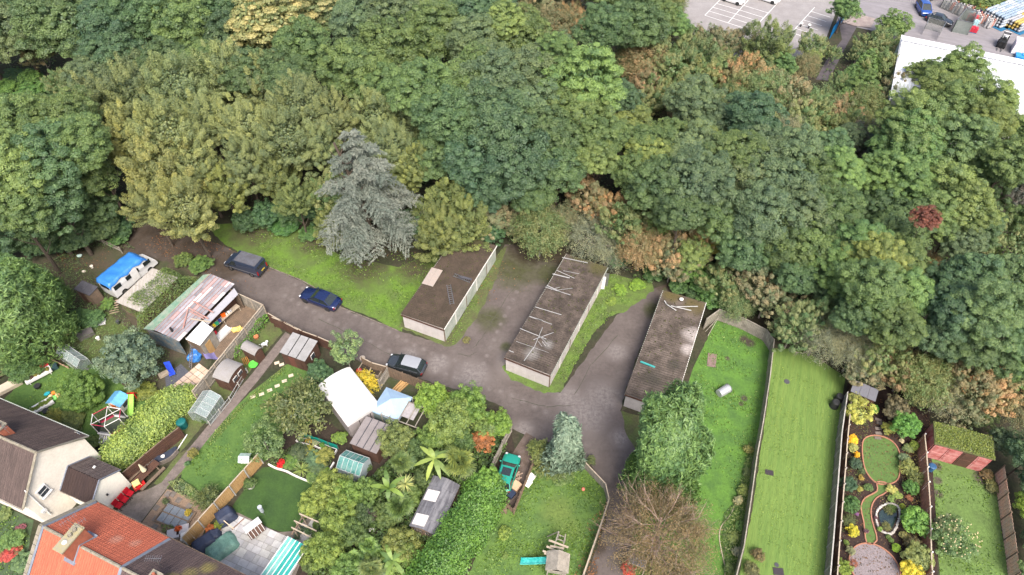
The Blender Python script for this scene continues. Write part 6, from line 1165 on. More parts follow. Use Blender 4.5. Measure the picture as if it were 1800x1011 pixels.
# tree group right of the gazebo and the tropical garden
sh_('bigshrub', 766, 702, 34, 4.2, (.14, .23, .04), 'bright yellow-green bush touching the lane by the gazebo')
sh_('bigshrub', 792, 745, 48, 5, (.13, .19, .055), 'large light green tree between the gazebo and the turquoise car', 'tree', 'garden_tree')
sh_('bigshrub', 820, 715, 38, 4.2, (.10, .18, .04), 'green bush leaning over the lane edge'); sh_('bigshrub', 880, 748, 26, 3.2, (.12, .21, .04), 'bright green bush at the top of the pen fence')
sh_('shrub', 848, 775, 22, 2.4, (.26, .11, .045), 'orange autumn shrub near the pen fence'); sh_('bigshrub', 815, 775, 24, 3, G1, 'dark green shrub left of the orange one'); sh_('bigshrub', 760, 770, 28, 3.4, (.10, .17, .04), 'green shrub behind the banana plant')
sh_('bigshrub', 702, 778, 37, 3.8, (.12, .16, .055), 'mottled green bush in front of the mauve-roofed shed'); sh_('bigshrub', 735, 790, 26, 3, (.06, .11, .035), 'dark bush between the mottled bush and the palms')
for i, (px, py, r, h, c, lb) in enumerate(((577, 862, 38, 3.8, (.15, .2, .05), 'yellow-green shrub overhanging the dark lawn'), (545, 890, 26, 3.2, (.18, .24, .06), 'pale golden shrub reaching over the round lawn'), (612, 870, 32, 3.6, (.12, .2, .045), 'green shrub below the pale greenhouse'), (645, 862, 28, 3.2, (.10, .17, .045), 'mid green shrub beside the pale greenhouse'), (590, 915, 38, 4, (.13, .19, .045), 'broad light green shrub in the middle of the jungle garden'), (570, 965, 38, 4, (.12, .18, .04), 'olive-green shrub above the turquoise canopy'), (615, 935, 28, 3.4, (.07, .12, .035), 'darker shrub beside the purple cordyline'), (700, 955, 38, 3, (.13, .16, .045), 'fine golden-green shrub in front of the dark shed'), (720, 975, 26, 2.6, (.11, .16, .04), 'green shrub at the foot of the laurel hedge'), (545, 985, 24, 2.5, (.06, .10, .03), 'dark shrub beside the turquoise canopy'), (690, 900, 28, 3.0, (.075, .12, .035), 'dark green shrub left of the dark shed'), (720, 870, 26, 3.0, (.10, .16, .04), 'leafy shrub behind the dark shed'), (660, 1000, 30, 2.6, (.10, .16, .04), 'low green shrub at the bottom edge'), (610, 1000, 36, 3, (.10, .18, .05), 'broad green clump at the bottom edge'), (640, 905, 26, 2.8, (.05, .09, .035), 'deep green shrub under the banana leaves'), (700, 1000, 28, 2.4, (.12, .19, .05), 'pale shrub at the bottom of the laurel hedge'), (850, 752, 22, 2.6, (.13, .2, .06), 'pale green shrub above the orange one'), (745, 840, 24, 2.6, (.06, .10, .03), 'shaded shrub behind the dark shed roof'), (820, 835, 22, 1.8, (.05, .08, .04), 'low dark shrub beneath the fan palm'))): sh_('bigshrub', px, py, r, h, c, lb)
def leafy(name, label, mesh, px, py, z, col, stem=None, s=1., cat='palm', rz=0., zf=None):
 p = P(px, py, z); t = thing(name, label, cat, (p.x, p.y, 0), rz); c = link_mesh('leaves', mesh, None, t, col); c.location.z = z; c.scale = (s, s, s); MB().tube((0, 0, 0), (0, 0, z), .12 * s, .08 * s, 8).obj('stem', BARK, t); return t
bn = banana_mesh('banana_leaves', 5, 2.1, 12, .5); fp = fanpalm_mesh('palm_leaves', 6, 26, 1.1, .8); cd = cordyline_mesh('cordyline_leaves', 7); bn2 = banana_mesh('banana_leaves', 8, 1.9, 10, .5)
leafy('banana_plant', 'pale green banana plant left of the big fan palm', bn, 764, 806, 3.0, (.17, .23, .07), cat='banana plant'); leafy('banana_plant', 'banana plant beside the spiky pale cordyline', bn2, 683, 858, 3.2, (.13, .2, .055), cat='banana plant'); leafy('banana_plant', 'banana plant at the bottom edge by the fatsia', bn, 690, 985, 2.2, (.12, .19, .06), s=.9, cat='banana plant', rz=2.)
leafy('fan_palm', 'big olive fan palm behind the dark shed', fp, 810, 812, 3.0, (.14, .175, .06), s=1.15); leafy('fan_palm', 'fan palm below the mottled bush', fp, 706, 812, 2.6, (.12, .17, .07), s=.9, rz=1.); leafy('fan_palm', 'fan palm in front of the pale cordyline', fp, 700, 893, 2.4, (.095, .15, .055), s=1., rz=2.5); leafy('fan_palm', 'fan palm at the bottom edge of the jungle garden', fp, 655, 1003, 2.2, (.15, .19, .09), s=.9, rz=.4)
leafy('cordyline', 'pale spiky cordyline in the middle of the jungle garden', cd, 712, 851, 3.1, (.30, .33, .17), s=1.15, cat='cordyline'); leafy('cordyline', 'purple-black cordyline beside the white stone', cd, 652, 906, 1.8, (.06, .03, .06), s=.75, cat='cordyline'); leafy('cordyline', 'dark green yucca above the bottom-edge shrubs', cd, 613, 915, 1.8, (.07, .12, .05), s=.85, cat='yucca'); leafy('cordyline', 'green and cream yucca in the flower bed by the curved kerb', cd, 530, 826, .8, (.19, .25, .10), s=1., cat='yucca'); leafy('cordyline', 'tiny pale yucca under the fan palms', cd, 668, 911, 1.2, (.24, .28, .14), s=.5, cat='yucca'); leafy('cordyline', 'small spiky yucca at the top of the pen fence', cd, 865, 755, 2.2, (.16, .22, .12), s=.6, cat='yucca')
for i, (px, py, s) in enumerate(((650, 958, 1.1), (622, 985, 1.0), (667, 975, .8))): leafy('fatsia', ('large-leaved fatsia near the white stone', 'large-leaved fatsia in the bottom corner of the jungle garden', 'smaller fatsia beside the bottom banana plant')[i], fanpalm_mesh('fatsia_leaves', 20 + i, 22, .7, .45), px, py, 1.5, (.12, .20, .07), s=s, cat='fatsia')
single(MB().ball((0, 0, .2), .35, .25, .22, 8, 5, .2), 'white_stone', M_wht, 'white stone ornament below the purple cordyline', 'stone', P(*A6(380, 695), .3))

# ---------------------------------------------------------------- play lawn
ph = thing('playhouse', 'small plastic playhouse with sky-blue roof', 'playhouse', P(*C2(360, 345)), math.atan2((P(*C2(475, 285)) - P(*C2(405, 375))).y, (P(*C2(475, 285)) - P(*C2(405, 375))).x)); wp_ = mat('cream_plastic', (0.562, 0.546, 0.499), .5); bp_ = mat('sky_blue_plastic', (0.109, 0.328, 0.562), .45)
lx, ly = 1.25, 1.5
for s in (-1, 1):
 MB().box(0, s * ly / 2, 0, lx, .06, 1.05).obj('wall', wp_, ph); MB().box(s * lx / 2, 0, 0, .06, ly - .07, 1.05).obj('wall', wp_, ph)
 MB().sheet([(-lx / 2 - .1, s * (ly / 2 + .1), 1.02), (lx / 2 + .1, s * (ly / 2 + .1), 1.02), (lx / 2 + .1, 0, 1.5), (-lx / 2 - .1, 0, 1.5)], .06).obj('roof', bp_, ph)
 MB().add([(s * lx / 2, -ly / 2, 1.05), (s * lx / 2, ly / 2, 1.05), (s * lx / 2, 0, 1.46)], [(0, 1, 2)]).obj('gable', wp_, ph)
MB().box(0, -ly / 2 - .04, .35, .75, .03, .5).obj('window', M_glass, ph); MB().box(-lx / 2 - .04, .1, .05, .03, .6, .85).obj('door', mat('orange_plastic', (0.507, 0.101, 0.008), .5), ph)
st = thing('slide', 'lime green slide with red steps beside the playhouse', 'slide', P(*C2(505, 310))); e_ = P(*C2(450, 460)) - P(*C2(505, 310)); e_.z = .15; b = MB(); k = 8
for s in (-1, 1): pass
b = MB(); dn = Vector((-e_.y, e_.x, 0)).normalized() * .25
for i in range(k): 
 f = lambda q: Vector((e_.x * q, e_.y * q, 1.15 * (1 - q) ** 1.3 + .12)); b.add([f(i / k) - dn, f(i / k) + dn, f((i + 1) / k) + dn, f((i + 1) / k) - dn], [(0, 1, 2, 3)])
 for s in (-1, 1): b.bar(f(i / k) + dn * s + Vector((0, 0, .06)), f((i + 1) / k) + dn * s + Vector((0, 0, .06)), .04, .14)
b.obj('chute', mat('lime_green_plastic', (0.257, 0.484, 0.078), .45), st); rp_ = mat('red_plastic', (0.468, 0.016, 0.016), .45)
for s in (-1, 1): MB().bar(Vector((0, 0, 1.5)) + dn * s * 1.1, -e_.normalized() * .9 + dn * s * 1.1 + Vector((0, 0, .05)), .09).obj('side_rail', rp_, st); MB().tube(dn * s * 1.1, dn * s * 1.1 + Vector((0, 0, 1.5)), .05).obj('post', rp_, st)
for i in range(4): q = -e_.normalized() * (.2 + .2 * i); q.z = 1.15 - .3 * i; MB().bar(q - dn, q + dn, .16, .05).obj('step', rp_, st)
tp = thing('trampoline', 'netted trampoline with black and red padding on the play lawn', 'trampoline', P(*C2(300, 575)), .25); hex_ = [(1.45 * math.cos(a), 1.1 * math.sin(a)) for a in [math.pi / 6 + i * math.pi / 3 for i in range(6)]]
net = mat('black_net', (0.023, 0.023, 0.027), .9, alpha=.55); MB().prism(hex_, .58, .62).obj('mat', mat('green_grey_mat', (0.094, 0.125, 0.078), .8), tp)
for i in range(6):
 a, b_ = Vector((*hex_[i], 0)), Vector((*hex_[(i + 1) % 6], 0)); MB().tube(a, a + Vector((0, 0, 2.2)), .04, .04, 6).obj('net_pole', M_trimw, tp); MB().bar(a + Vector((0, 0, .62)), b_ + Vector((0, 0, .62)), .3, .06).obj('edge_pad', (M_wht, M_cloth, M_black)[i % 3] if i % 3 != 1 else mat('pink_red_pad', (0.390, 0.031, 0.070), .7), tp)
 MB().add([a + Vector((0, 0, .65)), b_ + Vector((0, 0, .65)), b_ + Vector((0, 0, 2.1)), a + Vector((0, 0, 2.1))], [(0, 1, 2, 3)]).obj('net_panel', net, tp); MB().tube(a + Vector((0, 0, 2.15)), b_ + Vector((0, 0, 2.15)), .035, .035, 6).obj('top_rail', MATS['pink_red_pad'] if i % 2 else M_trimw, tp)
 MB().add([a + Vector((0, 0, .05)), b_ + Vector((0, 0, .05)), b_ + Vector((0, 0, .6)), a + Vector((0, 0, .6))], [(0, 1, 2, 3)]).obj('skirt', net, tp)
for i in range(2): MB().bar((*hex_[i], 2.15), (*hex_[i + 3], 2.15), .04).obj('cross_bar', M_trimw, tp)
def blk(name, lb, cat, p, s, c, rz_=0., z=0.02, m=None): return single(MB().box(0, 0, 0, *s), name, m or M_col, lb, cat, P(*p, z), rz_, c)
def chair(label, p, rz_, fm, frm=None, group=None, s=1.):
 t = thing('garden_chair', label, 'chair', P(*p), rz_, group); frm = frm or M_black
 MB().box(0, 0, .42 * s, .55 * s, .52 * s, .1 * s).obj('seat', fm, t); MB().bar((-.26 * s, 0, .5 * s), (-.36 * s, 0, 1.02 * s), .55 * s, .09 * s, (1, 0, 0)).obj('backrest', fm, t)
 for x in (-.24, .24):
  for y in (-.24, .24): MB().bar((x * s, y * s, 0), (x * s, y * s, .42 * s), .04 * s).obj('leg', frm, t)
 return t
redc = mat('crimson_cushion', (0.328, 0.003, 0.012), .75, (.3, .003, .012), 3, .2); gc = 'red chairs against the extension wall'
for i, (x, y) in enumerate(((180, 505), (128, 565), (72, 622))): chair(('red cushioned chair furthest from the red roof', 'middle one of the three red cushioned chairs', 'red cushioned chair nearest the red roof')[i], C3(x + 2, y + 8), math.atan2(-d1.y, -d1.x), redc, None, gc, 1.0)
wfur = mat('grey_rattan', (0.273, 0.265, 0.273), .8)
chair('pale garden chair on the paving below the trampoline', C2(255, 815), 2.2, wfur, None, 'pale garden chairs behind the cream house', 1.3); chair('grey garden chair nearest the cream house', C2(290, 860), 2.2, wfur, None, 'pale garden chairs behind the cream house', 1.3)
blk('storage_box', 'black and white storage box beside the trampoline', 'box', C2(290, 745), (1.5, .6, .3), (.6, .6, .62), .95); blk('folded_mattress', 'black folded mattress leaning beside the hedge', 'mattress', C2(355, 665), (1.7, .6, .5), (.03, .032, .04), .95); blk('folded_mattress', 'dark grey mat next to the black mattress', 'mat', C2(425, 590), (1.6, .7, .5), (.07, .075, .085), .95)
b = MB()
for i in range(5): b.box(-.4 + .2 * i, 0, .02, .12, .9, .4)
single(b, 'toy_pen', M_wht, 'small white and pink toy pen below the trampoline', 'toy', P(*C2(205, 690)), .3)
ground_sheet('terrace', W([C2(180, 850), C2(300, 750), C2(400, 830), C2(430, 960), C2(330, 990)]), .024, M_conc)
# planters, toys and spare wheel on the far lawn
pt = thing('planter_table', 'white trough table of plants on the far lawn', 'planter', P(*C1(600, 200)), .72); MB().box(0, 0, .35, 2.5, .85, .25).obj('trough', M_wht, pt)
for i in range(6): c = link_mesh('plant', KIND['shrub'][0][i % 3], None, pt, ((.10, .13, .04), (.08, .05, .04), (.2, .18, .05))[i % 3]); c.scale = (.2, .22, .18); c.location = (-.95 + .38 * i, .05 * (-1) ** i, .65)
for x in (-1, 1):
 for y in (-.3, .3): MB().box(x, y, 0, .07, .07, .36).obj('leg', M_trimw, pt)
pt2 = thing('planter_table', 'white-rimmed planter beside the brown house roof', 'planter', P(*C1(650, 640)), .75); MB().box(0, 0, .2, 2.0, .9, .25).obj('trough', M_wht, pt2)
for i in range(5): c = link_mesh('plant', KIND['shrub'][0][i % 3], None, pt2, (.16, .22, .05)); c.scale = (.24, .24, .22); c.location = (-.8 + .4 * i, .05 * (-1) ** i, .5)
for x, y, lb in ((570, 345, 'black kettle barbecue on the far lawn'), (700, 715, 'black tyre lying next to the planter')): b = MB(); b.tube((0, 0, .05), (0, 0, .35), .3, .32, 14); b.tube((0, 0, .35), (0, 0, .36), .1, .1, 8); single(b, 'barbecue' if 'kettle' in lb else 'tyre', M_black, lb, 'barbecue' if 'kettle' in lb else 'tyre', P(*C1(x, y)))
for i, (x, y, c, lb) in enumerate(((815, 440, (.7, .2, .03), 'orange plastic toy nearest the clipped tree'), (715, 455, (.02, .3, .35), 'turquoise bucket at the left of the toys'), (760, 500, (.7, .5, .25), 'peach-coloured toy block among the orange toys'), (825, 510, (.2, .6, .15), 'light green toy bowl among the orange toys'), (870, 475, (.75, .5, .28), 'pale orange toy step among the toys'), (925, 480, (.65, .14, .04), 'orange-red toy furthest right by the clipped tree'))): b = MB(); b.ball((0, 0, .2), .3, .22, .2, 8, 5, .1); b.box(0, .1, 0, .45, .25, .2); single(b, 'toy', M_col, lb, 'toy', P(*C1(x, y)), i * .7, c)
blk('toy_tractor', 'dark toy vehicle with pale seat beside the white trough', 'toy', C1(790, 70), (1.0, .6, .45), (.03, .06, .07), .6); blk('toy_car', 'red and white toy car beside the dark toy vehicle', 'toy', C1(685, 60), (.8, .6, .5), (.6, .02, .05), .6)
fence('low_board_edge', 'low pink-brown board edging below the small greenhouse', [A1(230, 750), A1(415, 840)], .35, mat('pink_board', (0.265, 0.156, 0.125), .9, (.4, .3, .2), 3, .3), M_woodm, top=False, style='lap', posts=False)
greenb = blk('garden_bench', 'beige cushioned lounger at the left edge of the far lawn', 'lounger', C1(95, 370), (3.0, 1.0, .4), (.50, .43, .33), .72)
fence('boundary_fence', 'old low fence at the left edge under the conifer', [A1(0, 900), A1(150, 830), A1(235, 760)], 1.0, M_woodm, M_woodm, style='rail', top=False)
fence('scrub_fence', 'old rail fence under the trees above the camper van', [A1(440, 0), A1(600, 70), A1(705, 118)], 1.0, M_wood, M_wood, style='rail')
# brown fence along hedge and picnic corner
fence('brown_fence', 'red-brown panel fence between the variegated hedge and the path', [A3(598, 512), A3(712, 418), A3(800, 345), A3(880, 285)], 1.75, M_woodb, M_woodb, cap=M_woodm, style='lap')
pk = thing('picnic_table', 'red-brown picnic table with a furled cream parasol', 'picnic table', P(*C3(345, 320)), math.atan2((P(*C3(430, 240)) - P(*C3(285, 380))).y, (P(*C3(430, 240)) - P(*C3(285, 380))).x))
for i in range(4): MB().box(0, -.3 + .2 * i, .7, 2.6, .18, .05).obj('table_board', M_woodb, pk)
for s in (-1, 1): MB().box(0, s * .85, .42, 2.6, .3, .05).obj('bench_seat', M_woodm, pk)
for x in (-.9, .9):
 for s in (-1, 1): MB().bar((x, s * .2, .7), (x, s * .75, 0), .09, .05).obj('leg', M_woodm, pk)
pa = thing('parasol', 'furled cream parasol standing through the picnic table', 'parasol', P(*C3(345, 315))); MB().tube((0, 0, 0), (0, 0, 2.3), .025).obj('pole', M_woodm, pa); MB().tube((0, 0, 1.1), (-.0, 0, 2.25), .24, .05, 9).obj('canopy', mat('cream_cloth', (0.562, 0.515, 0.351), .85), pa)
tc = thing('toy_car', 'red and yellow ride-on toy car by the picnic table', 'toy car', P(*C3(268, 425)), .7); MB().box(0, 0, .1, 1.0, .65, .45).obj('body', rp_, tc); MB().box(-.1, 0, .85, .6, .62, .06).obj('roof', mat('yellow_plastic', (0.585, 0.484, 0.195), .5), tc)
for x in (-.35, .2):
 for y in (-.28, .28): MB().bar((x, y, .5), (x, y, .87), .05).obj('pillar', MATS['yellow_plastic'], tc)
for x in (-.35, .35):
 for y in (-.34, .34): MB().tube((x, y - .04, .14), (x, y + .04, .14), .14, .14, 10).obj('wheel', M_black, tc)
sb = thing('garden_bench', 'curved dark slate bench with grey kerb near the hedge', 'bench', P(*C3(480, 135)), .35); pts = [(-1.35, -.1), (-1.1, -.5), (-.4, -.62), (.7, -.45), (1.35, .1), (1.3, .5), (.2, .12), (-.7, .0)]
MB().prism(smooth_poly(pts, sub=3), .0, .42).obj('seat', mat('dark_slate', (0.027, 0.035, 0.055), .6), sb); w2 = smooth_poly([(-1.3, .75), (-1.6, .2), (-1.4, -.5), (-.5, -.75), (.7, -.6), (1.5, .05)], False, 4)
for a, b_ in zip(w2[:-1], w2[1:]): MB().bar((*a, .25), (*b_, .25), .1, .5).obj('kerb_block', M_conc, sb)
b = MB(); b.tube((0, 0, 0), (0, 0, .12), .15, .18, 10); b.ball((0, 0, .14), .12); single(b, 'white_ornament', M_wht, 'white ornament on the slate bench', 'ornament', P(*C3(488, 128), .44))
b = MB(); b.tube((0, 0, 0), (0, 0, .9), .4, .46, 14); b.ball((0, 0, .9), .46, .46, .12, 14, 5); single(b, 'water_butt', mat('teal_plastic', (0.008, 0.109, 0.109), .5), 'teal green water butt at the hedge end by the brown fence', 'water butt', P(*C2(975, 560)))
for i, (a, b_, lb) in enumerate((((905, 795), (1005, 640), 'white pole lying on the grass beside the path'),)): A_, B_ = P(*C2(*a), .1), P(*C2(*b_), .1); single(MB().tube((0, 0, 0), B_ - A_, .05), 'garden_pole', M_wht, lb, 'pole', A_)
fence('path_fence', 'low wire fence along the garden path by the greenhouse', [A2(440, 1005), A2(560, 860), A2(660, 690)], .7, M_alu, M_concp, style='wire', top=False)
# gravel bed: pond cover and slabs
pd = thing('pond_cover', 'dark framed pond cover of glass panels in the gravel bed', 'pond cover', P(*C3(612, 725)), math.atan2((P(*C3(790, 720)) - P(*C3(535, 620))).y, (P(*C3(790, 720)) - P(*C3(535, 620))).x)); slp = mat('grey_glass_panel', (0.156, 0.172, 0.195), .3, (.13, .15, .17), 2, .3); 
for i in range(4):
 for j in range(2): MB().box(-1.05 + .68 * i, -.42 + .84 * j, .06, .62, .78, .05).obj('cover_panel', slp, pd)
for y in (-.9, .02, .9): MB().box(0, y, .02, 3.0, .1, .14).obj('frame_bar', M_woodm if y else M_black, pd)
for x in (-1.5, 1.5): MB().box(x, 0, .025, .1, 1.9, .14).obj('frame_bar', M_woodm, pd)
sg_ = thing('gravel_slabs', 'square pale stepping slabs set round the pond cover', 'stepping stones', P(*C3(530, 640)))
for (x, y) in ((535, 500), (640, 560), (420, 635), (415, 745), (405, 825), (745, 620), (655, 655), (585, 500)): q = P(*C3(x, y)) - P(*C3(530, 640)); MB().box(q.x, q.y, .03, .5, .5, .04, -.4).obj('stepping_stone', M_conc, sg_)
bf = P(*C3(520, 860)); mound('rockery', 'small planted rockery between pond cover and tiled roof', 'rockery', [C3(470, 800), C3(590, 800), C3(640, 860), C3(560, 910), C3(480, 870)], .5, (.09, .13, .05), .1, 260, seed=21)
for (x, y, c, lb, sd_) in ((650, 860, (.5, .1, .03), 'terracotta pot with orange flowers beside the grey furniture', 1), (748, 700, (.42, .33, .06), 'pot with yellow flowers at the pond cover corner', 2), (530, 590, (.10, .13, .07), 'grey pot with trailing plant above the pond cover', 0)): pot(lb, *C3(x, y), .22, .3, c, (.3, .28, .26), seed=sd_)
for (x, y, s, lb) in ((600, 905, (1.0, .9, .4), 'grey cushioned seat left of its neighbours by the roof'), (695, 860, (1.0, .8, .4), 'grey cushioned seat furthest from the tiled roof'), (745, 925, (1.1, .7, .5), 'pale folded lounger next to the bamboo-coloured fence')): blk('cushioned_lounger', lb, 'lounger', C3(x, y), s, (.38, .36, .37) if 'grey' in lb else (.6, .58, .55), .3)
mound('flower_border', 'pale flowering border between gravel bed and long lawn', 'border', [(296, 848), (318, 842), (345, 860), (358, 880), (340, 882), (312, 868)], .7, (.15, .19, .10), .12, 260, seed=22)
mound('flower_border', 'thin flower border along the garden path', 'border', [(392, 742), (470, 668), (505, 640), (498, 655), (440, 705), (372, 785), (362, 782)], .35, (.13, .17, .06), .1, 200, seed=23)
mound('leafy_border', 'lush green border against the grey yard fence', 'border', [A2(560, 580), A2(620, 480), A2(720, 400), A2(760, 345), A2(800, 370), A2(770, 420), A2(690, 500), A2(620, 590), A2(590, 620)], 1.1, (.075, .165, .035), .16, 200, seed=24)
for (x, y, r, h, c, lb) in ((128, 315, 16, 1.2, (.16, .16, .05), 'yellowish shrub beside the path above the gravel bed'), (95, 372, 9, .6, (.07, .16, .07), 'small green shrub at the path edge'), (460, 780 - 700 + 0, 10, .6, (.1, .15, .05), '')):
 if lb: sh_('shrub', *A4(x, y), r / 1.6, h, c, lb)
# -- long garden: shed, stones, marquee, gazebo, sheds ---------------------------
hut('garden_shed', 'brown shed with flat pale grey roof against the lane fence', 'shed', A5(105, 200), A5(255, 255), A5(205, 88), 2.0, 2.35, 'pent', M_woodb, M_felt, 3, door=[('S', .42, .75, 1.6, mat('red_brown_door', (0.125, 0.047, 0.035), .8)), ('S', .68, .75, 1.6, M_woodb)], win=[('E', .5, .5, .6, 1.0)], battens=M_black)
ss = thing('stepping_stones', 'curved line of pale stepping stones across the long lawn', 'stepping stones', P(*A2(832, 771)))
for (x, y) in ((832, 635), (860, 645), (915, 710), (877, 742), (834, 771), (789, 797), (741, 820), (690, 835)): q = P(*A2(x, y)) - P(*A2(832, 771)); MB().box(q.x, q.y, .03, .5, .34, .04, .4).obj('stepping_stone', mat('cream_stone', (0.429, 0.367, 0.281), .9, (.45, .38, .3), 3, .2), ss)
a, b_, c_ = A5(335, 402), A5(510, 640), A5(425, 328); O, rz, lx, ly = frame(a, b_, c_, 2.1); mq = thing('marquee', 'white-roofed garden marquee with grey side walls', 'marquee', O, rz); dC = P(*A5(645, 440), 2.1); ly2 = loc(mq, dC).y; Yq = ly2
M_canvas = mat('white_canvas', (.46, .46, .455), .6, (.41, .41, .41), 1.0, .06, bump=.5, bscale=1.5)
b = MB(); nx, ny = 14, 12; rt = random.Random(6)
for i in range(nx + 1):
 for j in range(ny + 1): u, v = i / nx, j / ny; b.v.append((-.05 + (lx + .1) * u, Yq * v, 2.1 + .42 * math.sin(math.pi * v) ** .6 + rt.uniform(-.012, .012) - (.05 * math.sin(u * math.pi * 4) ** 2)))
b.f = [(i * (ny + 1) + j, (i + 1) * (ny + 1) + j, (i + 1) * (ny + 1) + j + 1, i * (ny + 1) + j + 1) for i in range(nx) for j in range(ny)]; b.obj('canopy', M_canvas, mq, True)
M_side = mat('grey_canvas', (0.234, 0.211, 0.211), .8, (.22, .2, .2), 1.5, .25, bump=.4, bscale=3)
for p, q in (((0, 0), (lx, 0)), ((lx, 0), (lx, Yq)), ((lx, Yq), (0, Yq)), ((0, Yq), (0, 0))):
 p3, q3 = Vector((*p, 1.02)), Vector((*q, 1.02)); n_ = 3
 for i in range(n_): MB().bar(p3.lerp(q3, i / n_ + .01), p3.lerp(q3, (i + 1) / n_ - .01), .04, 2.0).obj('side_wall', M_side, mq)
for x in (0, lx): b = MB(); pts = [(x, Yq * j / 10, 2.1 + .41 * abs(math.sin(math.pi * j / 10)) ** .6) for j in range(11)]; b.add(pts + [(x, Yq, 2.0), (x, 0, 2.0)], [tuple(range(13))]); b.obj('end_wall', M_canvas, mq)
a, b_, c_ = A5(650, 545), A5(805, 607), A5(740, 408); O, rz, lx, ly = frame(a, b_, c_, 2.1); gz = thing('gazebo', 'pale blue pop-up gazebo between marquee and lane fence', 'gazebo', O, rz); bc = mat('pale_blue_canvas', (0.234, 0.328, 0.437), .7, (.26, .37, .5), 1.2, .08, bump=.3, bscale=2)
cor = [(0, 0, 2.1), (lx, 0, 2.1), (lx, ly, 2.1), (0, ly, 2.1)]; ap = (lx / 2, ly / 2, 3.0)
for i in range(4):
 p, q = Vector(cor[i]), Vector(cor[(i + 1) % 4]); m_ = (p + q) / 2 + (Vector(ap) - (p + q) / 2) * .02; MB().add([p, q, ap], [(0, 1, 2)]).obj('canopy_panel', bc, gz); MB().bar(p - Vector((0, 0, .12)), q - Vector((0, 0, .12)), .03, .25).obj('valance', bc, gz); MB().bar((p.x, p.y, 0), (p.x, p.y, 2.1), .05).obj('leg', M_trimw, gz)
 if i in (0, 3): MB().bar(p.lerp(q, .02) - Vector((0, 0, 1.1)), p.lerp(q, .98) - Vector((0, 0, 1.1)), .02, 1.7).obj('side_panel', mat('green_grey_canvas', (0.117, 0.156, 0.148), .8), gz)
b = MB(); b.ball((0, 0, .5), 1.0, .45, .5, 10, 6, .12); b.ball((.9, .1, .45), .5, .4, .4, 8, 5, .12); single(b, 'covered_furniture', mat('blue_grey_cover', (0.070, 0.078, 0.133), .7, bump=.3, bscale=4), 'blue-grey covered furniture between gazebo and mauve-roofed shed', 'cover', P(*A5(725, 612)), -.4)
hut('garden_shed', 'mauve-grey roofed shed with dark battens beside the pale greenhouse', 'shed', A5(520, 738), A5(680, 802), A5(622, 578), 2.1, 2.2, 'pent', M_woodb, M_feltp, 4, battens=M_feltd, door=[('S', .5, .8, 1.7, M_woodb)])
ly_ = thing('timber_stack', 'stack of yellow timber planks in the yard by the lane fence', 'timber', P(*A5(820, 408)), math.atan2((P(*A5(845, 380)) - P(*A5(790, 435))).y, (P(*A5(845, 380)) - P(*A5(790, 435))).x))
for i in range(6): MB().box(0, -.35 + .14 * i, .02 + .1 * (i % 2), 2.0 - .1 * (i % 3), .12, .1, .03 * (i % 3 - 1)).obj('plank', M_woodl, ly_)
rb_ = thing('raised_bed', 'wooden raised beds against the lane fence', 'raised bed', P(*A5(655, 315)), -.35)
for x in (-.75, .45):
 for y, sx in ((-.5, 1), (.5, 1)): MB().box(x, y, 0, 1.15, .05, .45).obj('board', M_woodp, rb_)
 for xx in (-.57, .57): MB().box(x + xx, 0, 0, .05, .94, .45).obj('board', M_woodp, rb_)
 MB().box(x, 0, .02, 1.05, .93, .34).obj('soil', M_bed, rb_)
for i, (x, y, c, lb) in enumerate(((610, 262, (.02, .03, .07), 'dark blue tub in the corner behind the young tree'), (580, 320, (.3, .02, .02), 'red bucket beside the raised beds'), (600, 245, (.35, .3, .25), 'clay pot at the lane fence corner'))): b = MB(); b.tube((0, 0, 0), (0, 0, .4), .25, .3, 10); b.tube((0, 0, .38), (0, 0, .39), .28, .28, 10); single(b, 'tub' if 'tub' in lb else ('bucket' if 'bucket' in lb else 'clay_pot'), M_col, lb, 'tub' if 'tub' in lb else ('bucket' if 'bucket' in lb else 'pot'), P(*A5(x, y)), 0, c)
sh_('fineshrub', *A5(598, 385), 26, 1.6, (.36, .30, .03), 'bright yellow shrub behind the white marquee')
fence('lane_fence', 'brown lane fence with wavy top behind the brown shed', [A5(58, -8), A5(140, 25), A5(240, 75), A5(330, 108), A5(400, 138)], 1.7, M_woodb, M_woodb, cap=M_woodp, style='lap', plen=1.5)
fence('lane_fence', 'red-brown fence panels from the workshop yard to the brown shed', [A2(775, 338), A2(870, 392), A2(960, 440)], 1.7, M_woodb, M_woodb, cap=M_woodp, style='lap', plen=1.8)
fence('lane_fence', 'grey-brown fence behind the raised beds along the lane', [A5(590, 230), A5(650, 262), A5(745, 288)], 1.5, M_woodm, M_woodm, cap=M_woodp)
fence('lane_fence', 'brown board fence beside the silver-roofed car', [A5(742, 285), A5(925, 355), (800, 690)], 1.8, M_woodm, M_woodm, plen=1.8)
fence('yard_fence', 'short grey fence return beside the raised beds', [A5(742, 290), A5(690, 365)], 1.7, M_wood, M_wood)
pgl = thing('pergola', 'grey timber pergola behind the gazebo with slatted roof', 'pergola', P(*A5(880, 620)), math.atan2((P(*A5(960, 650)) - P(*A5(800, 590))).y, (P(*A5(960, 650)) - P(*A5(800, 590))).x))
MB().sheet([(-2.0, -.6, 2.1), (.9, -.6, 2.1), (.9, 1.0, 2.1), (-2.0, 1.0, 2.1)], .05).obj('roof_sheet', mat('grey_polycarbonate', (0.281, 0.265, 0.273), .6), pgl)
for i in range(5): MB().bar((-2.2 + i * .9, -1.3, 2.2), (-2.2 + i * .9, 1.1, 2.2), .07, .08).obj('rafter', M_wood, pgl)
for y in (-1.2, 1.0):
 MB().bar((-2.3, y, 2.12), (1.8, y, 2.12), .08, .08).obj('beam', M_wood, pgl)
 for x in (-2.2, 1.7): MB().box(x, y, 0, .09, .09, 2.1).obj('post', M_wood, pgl)
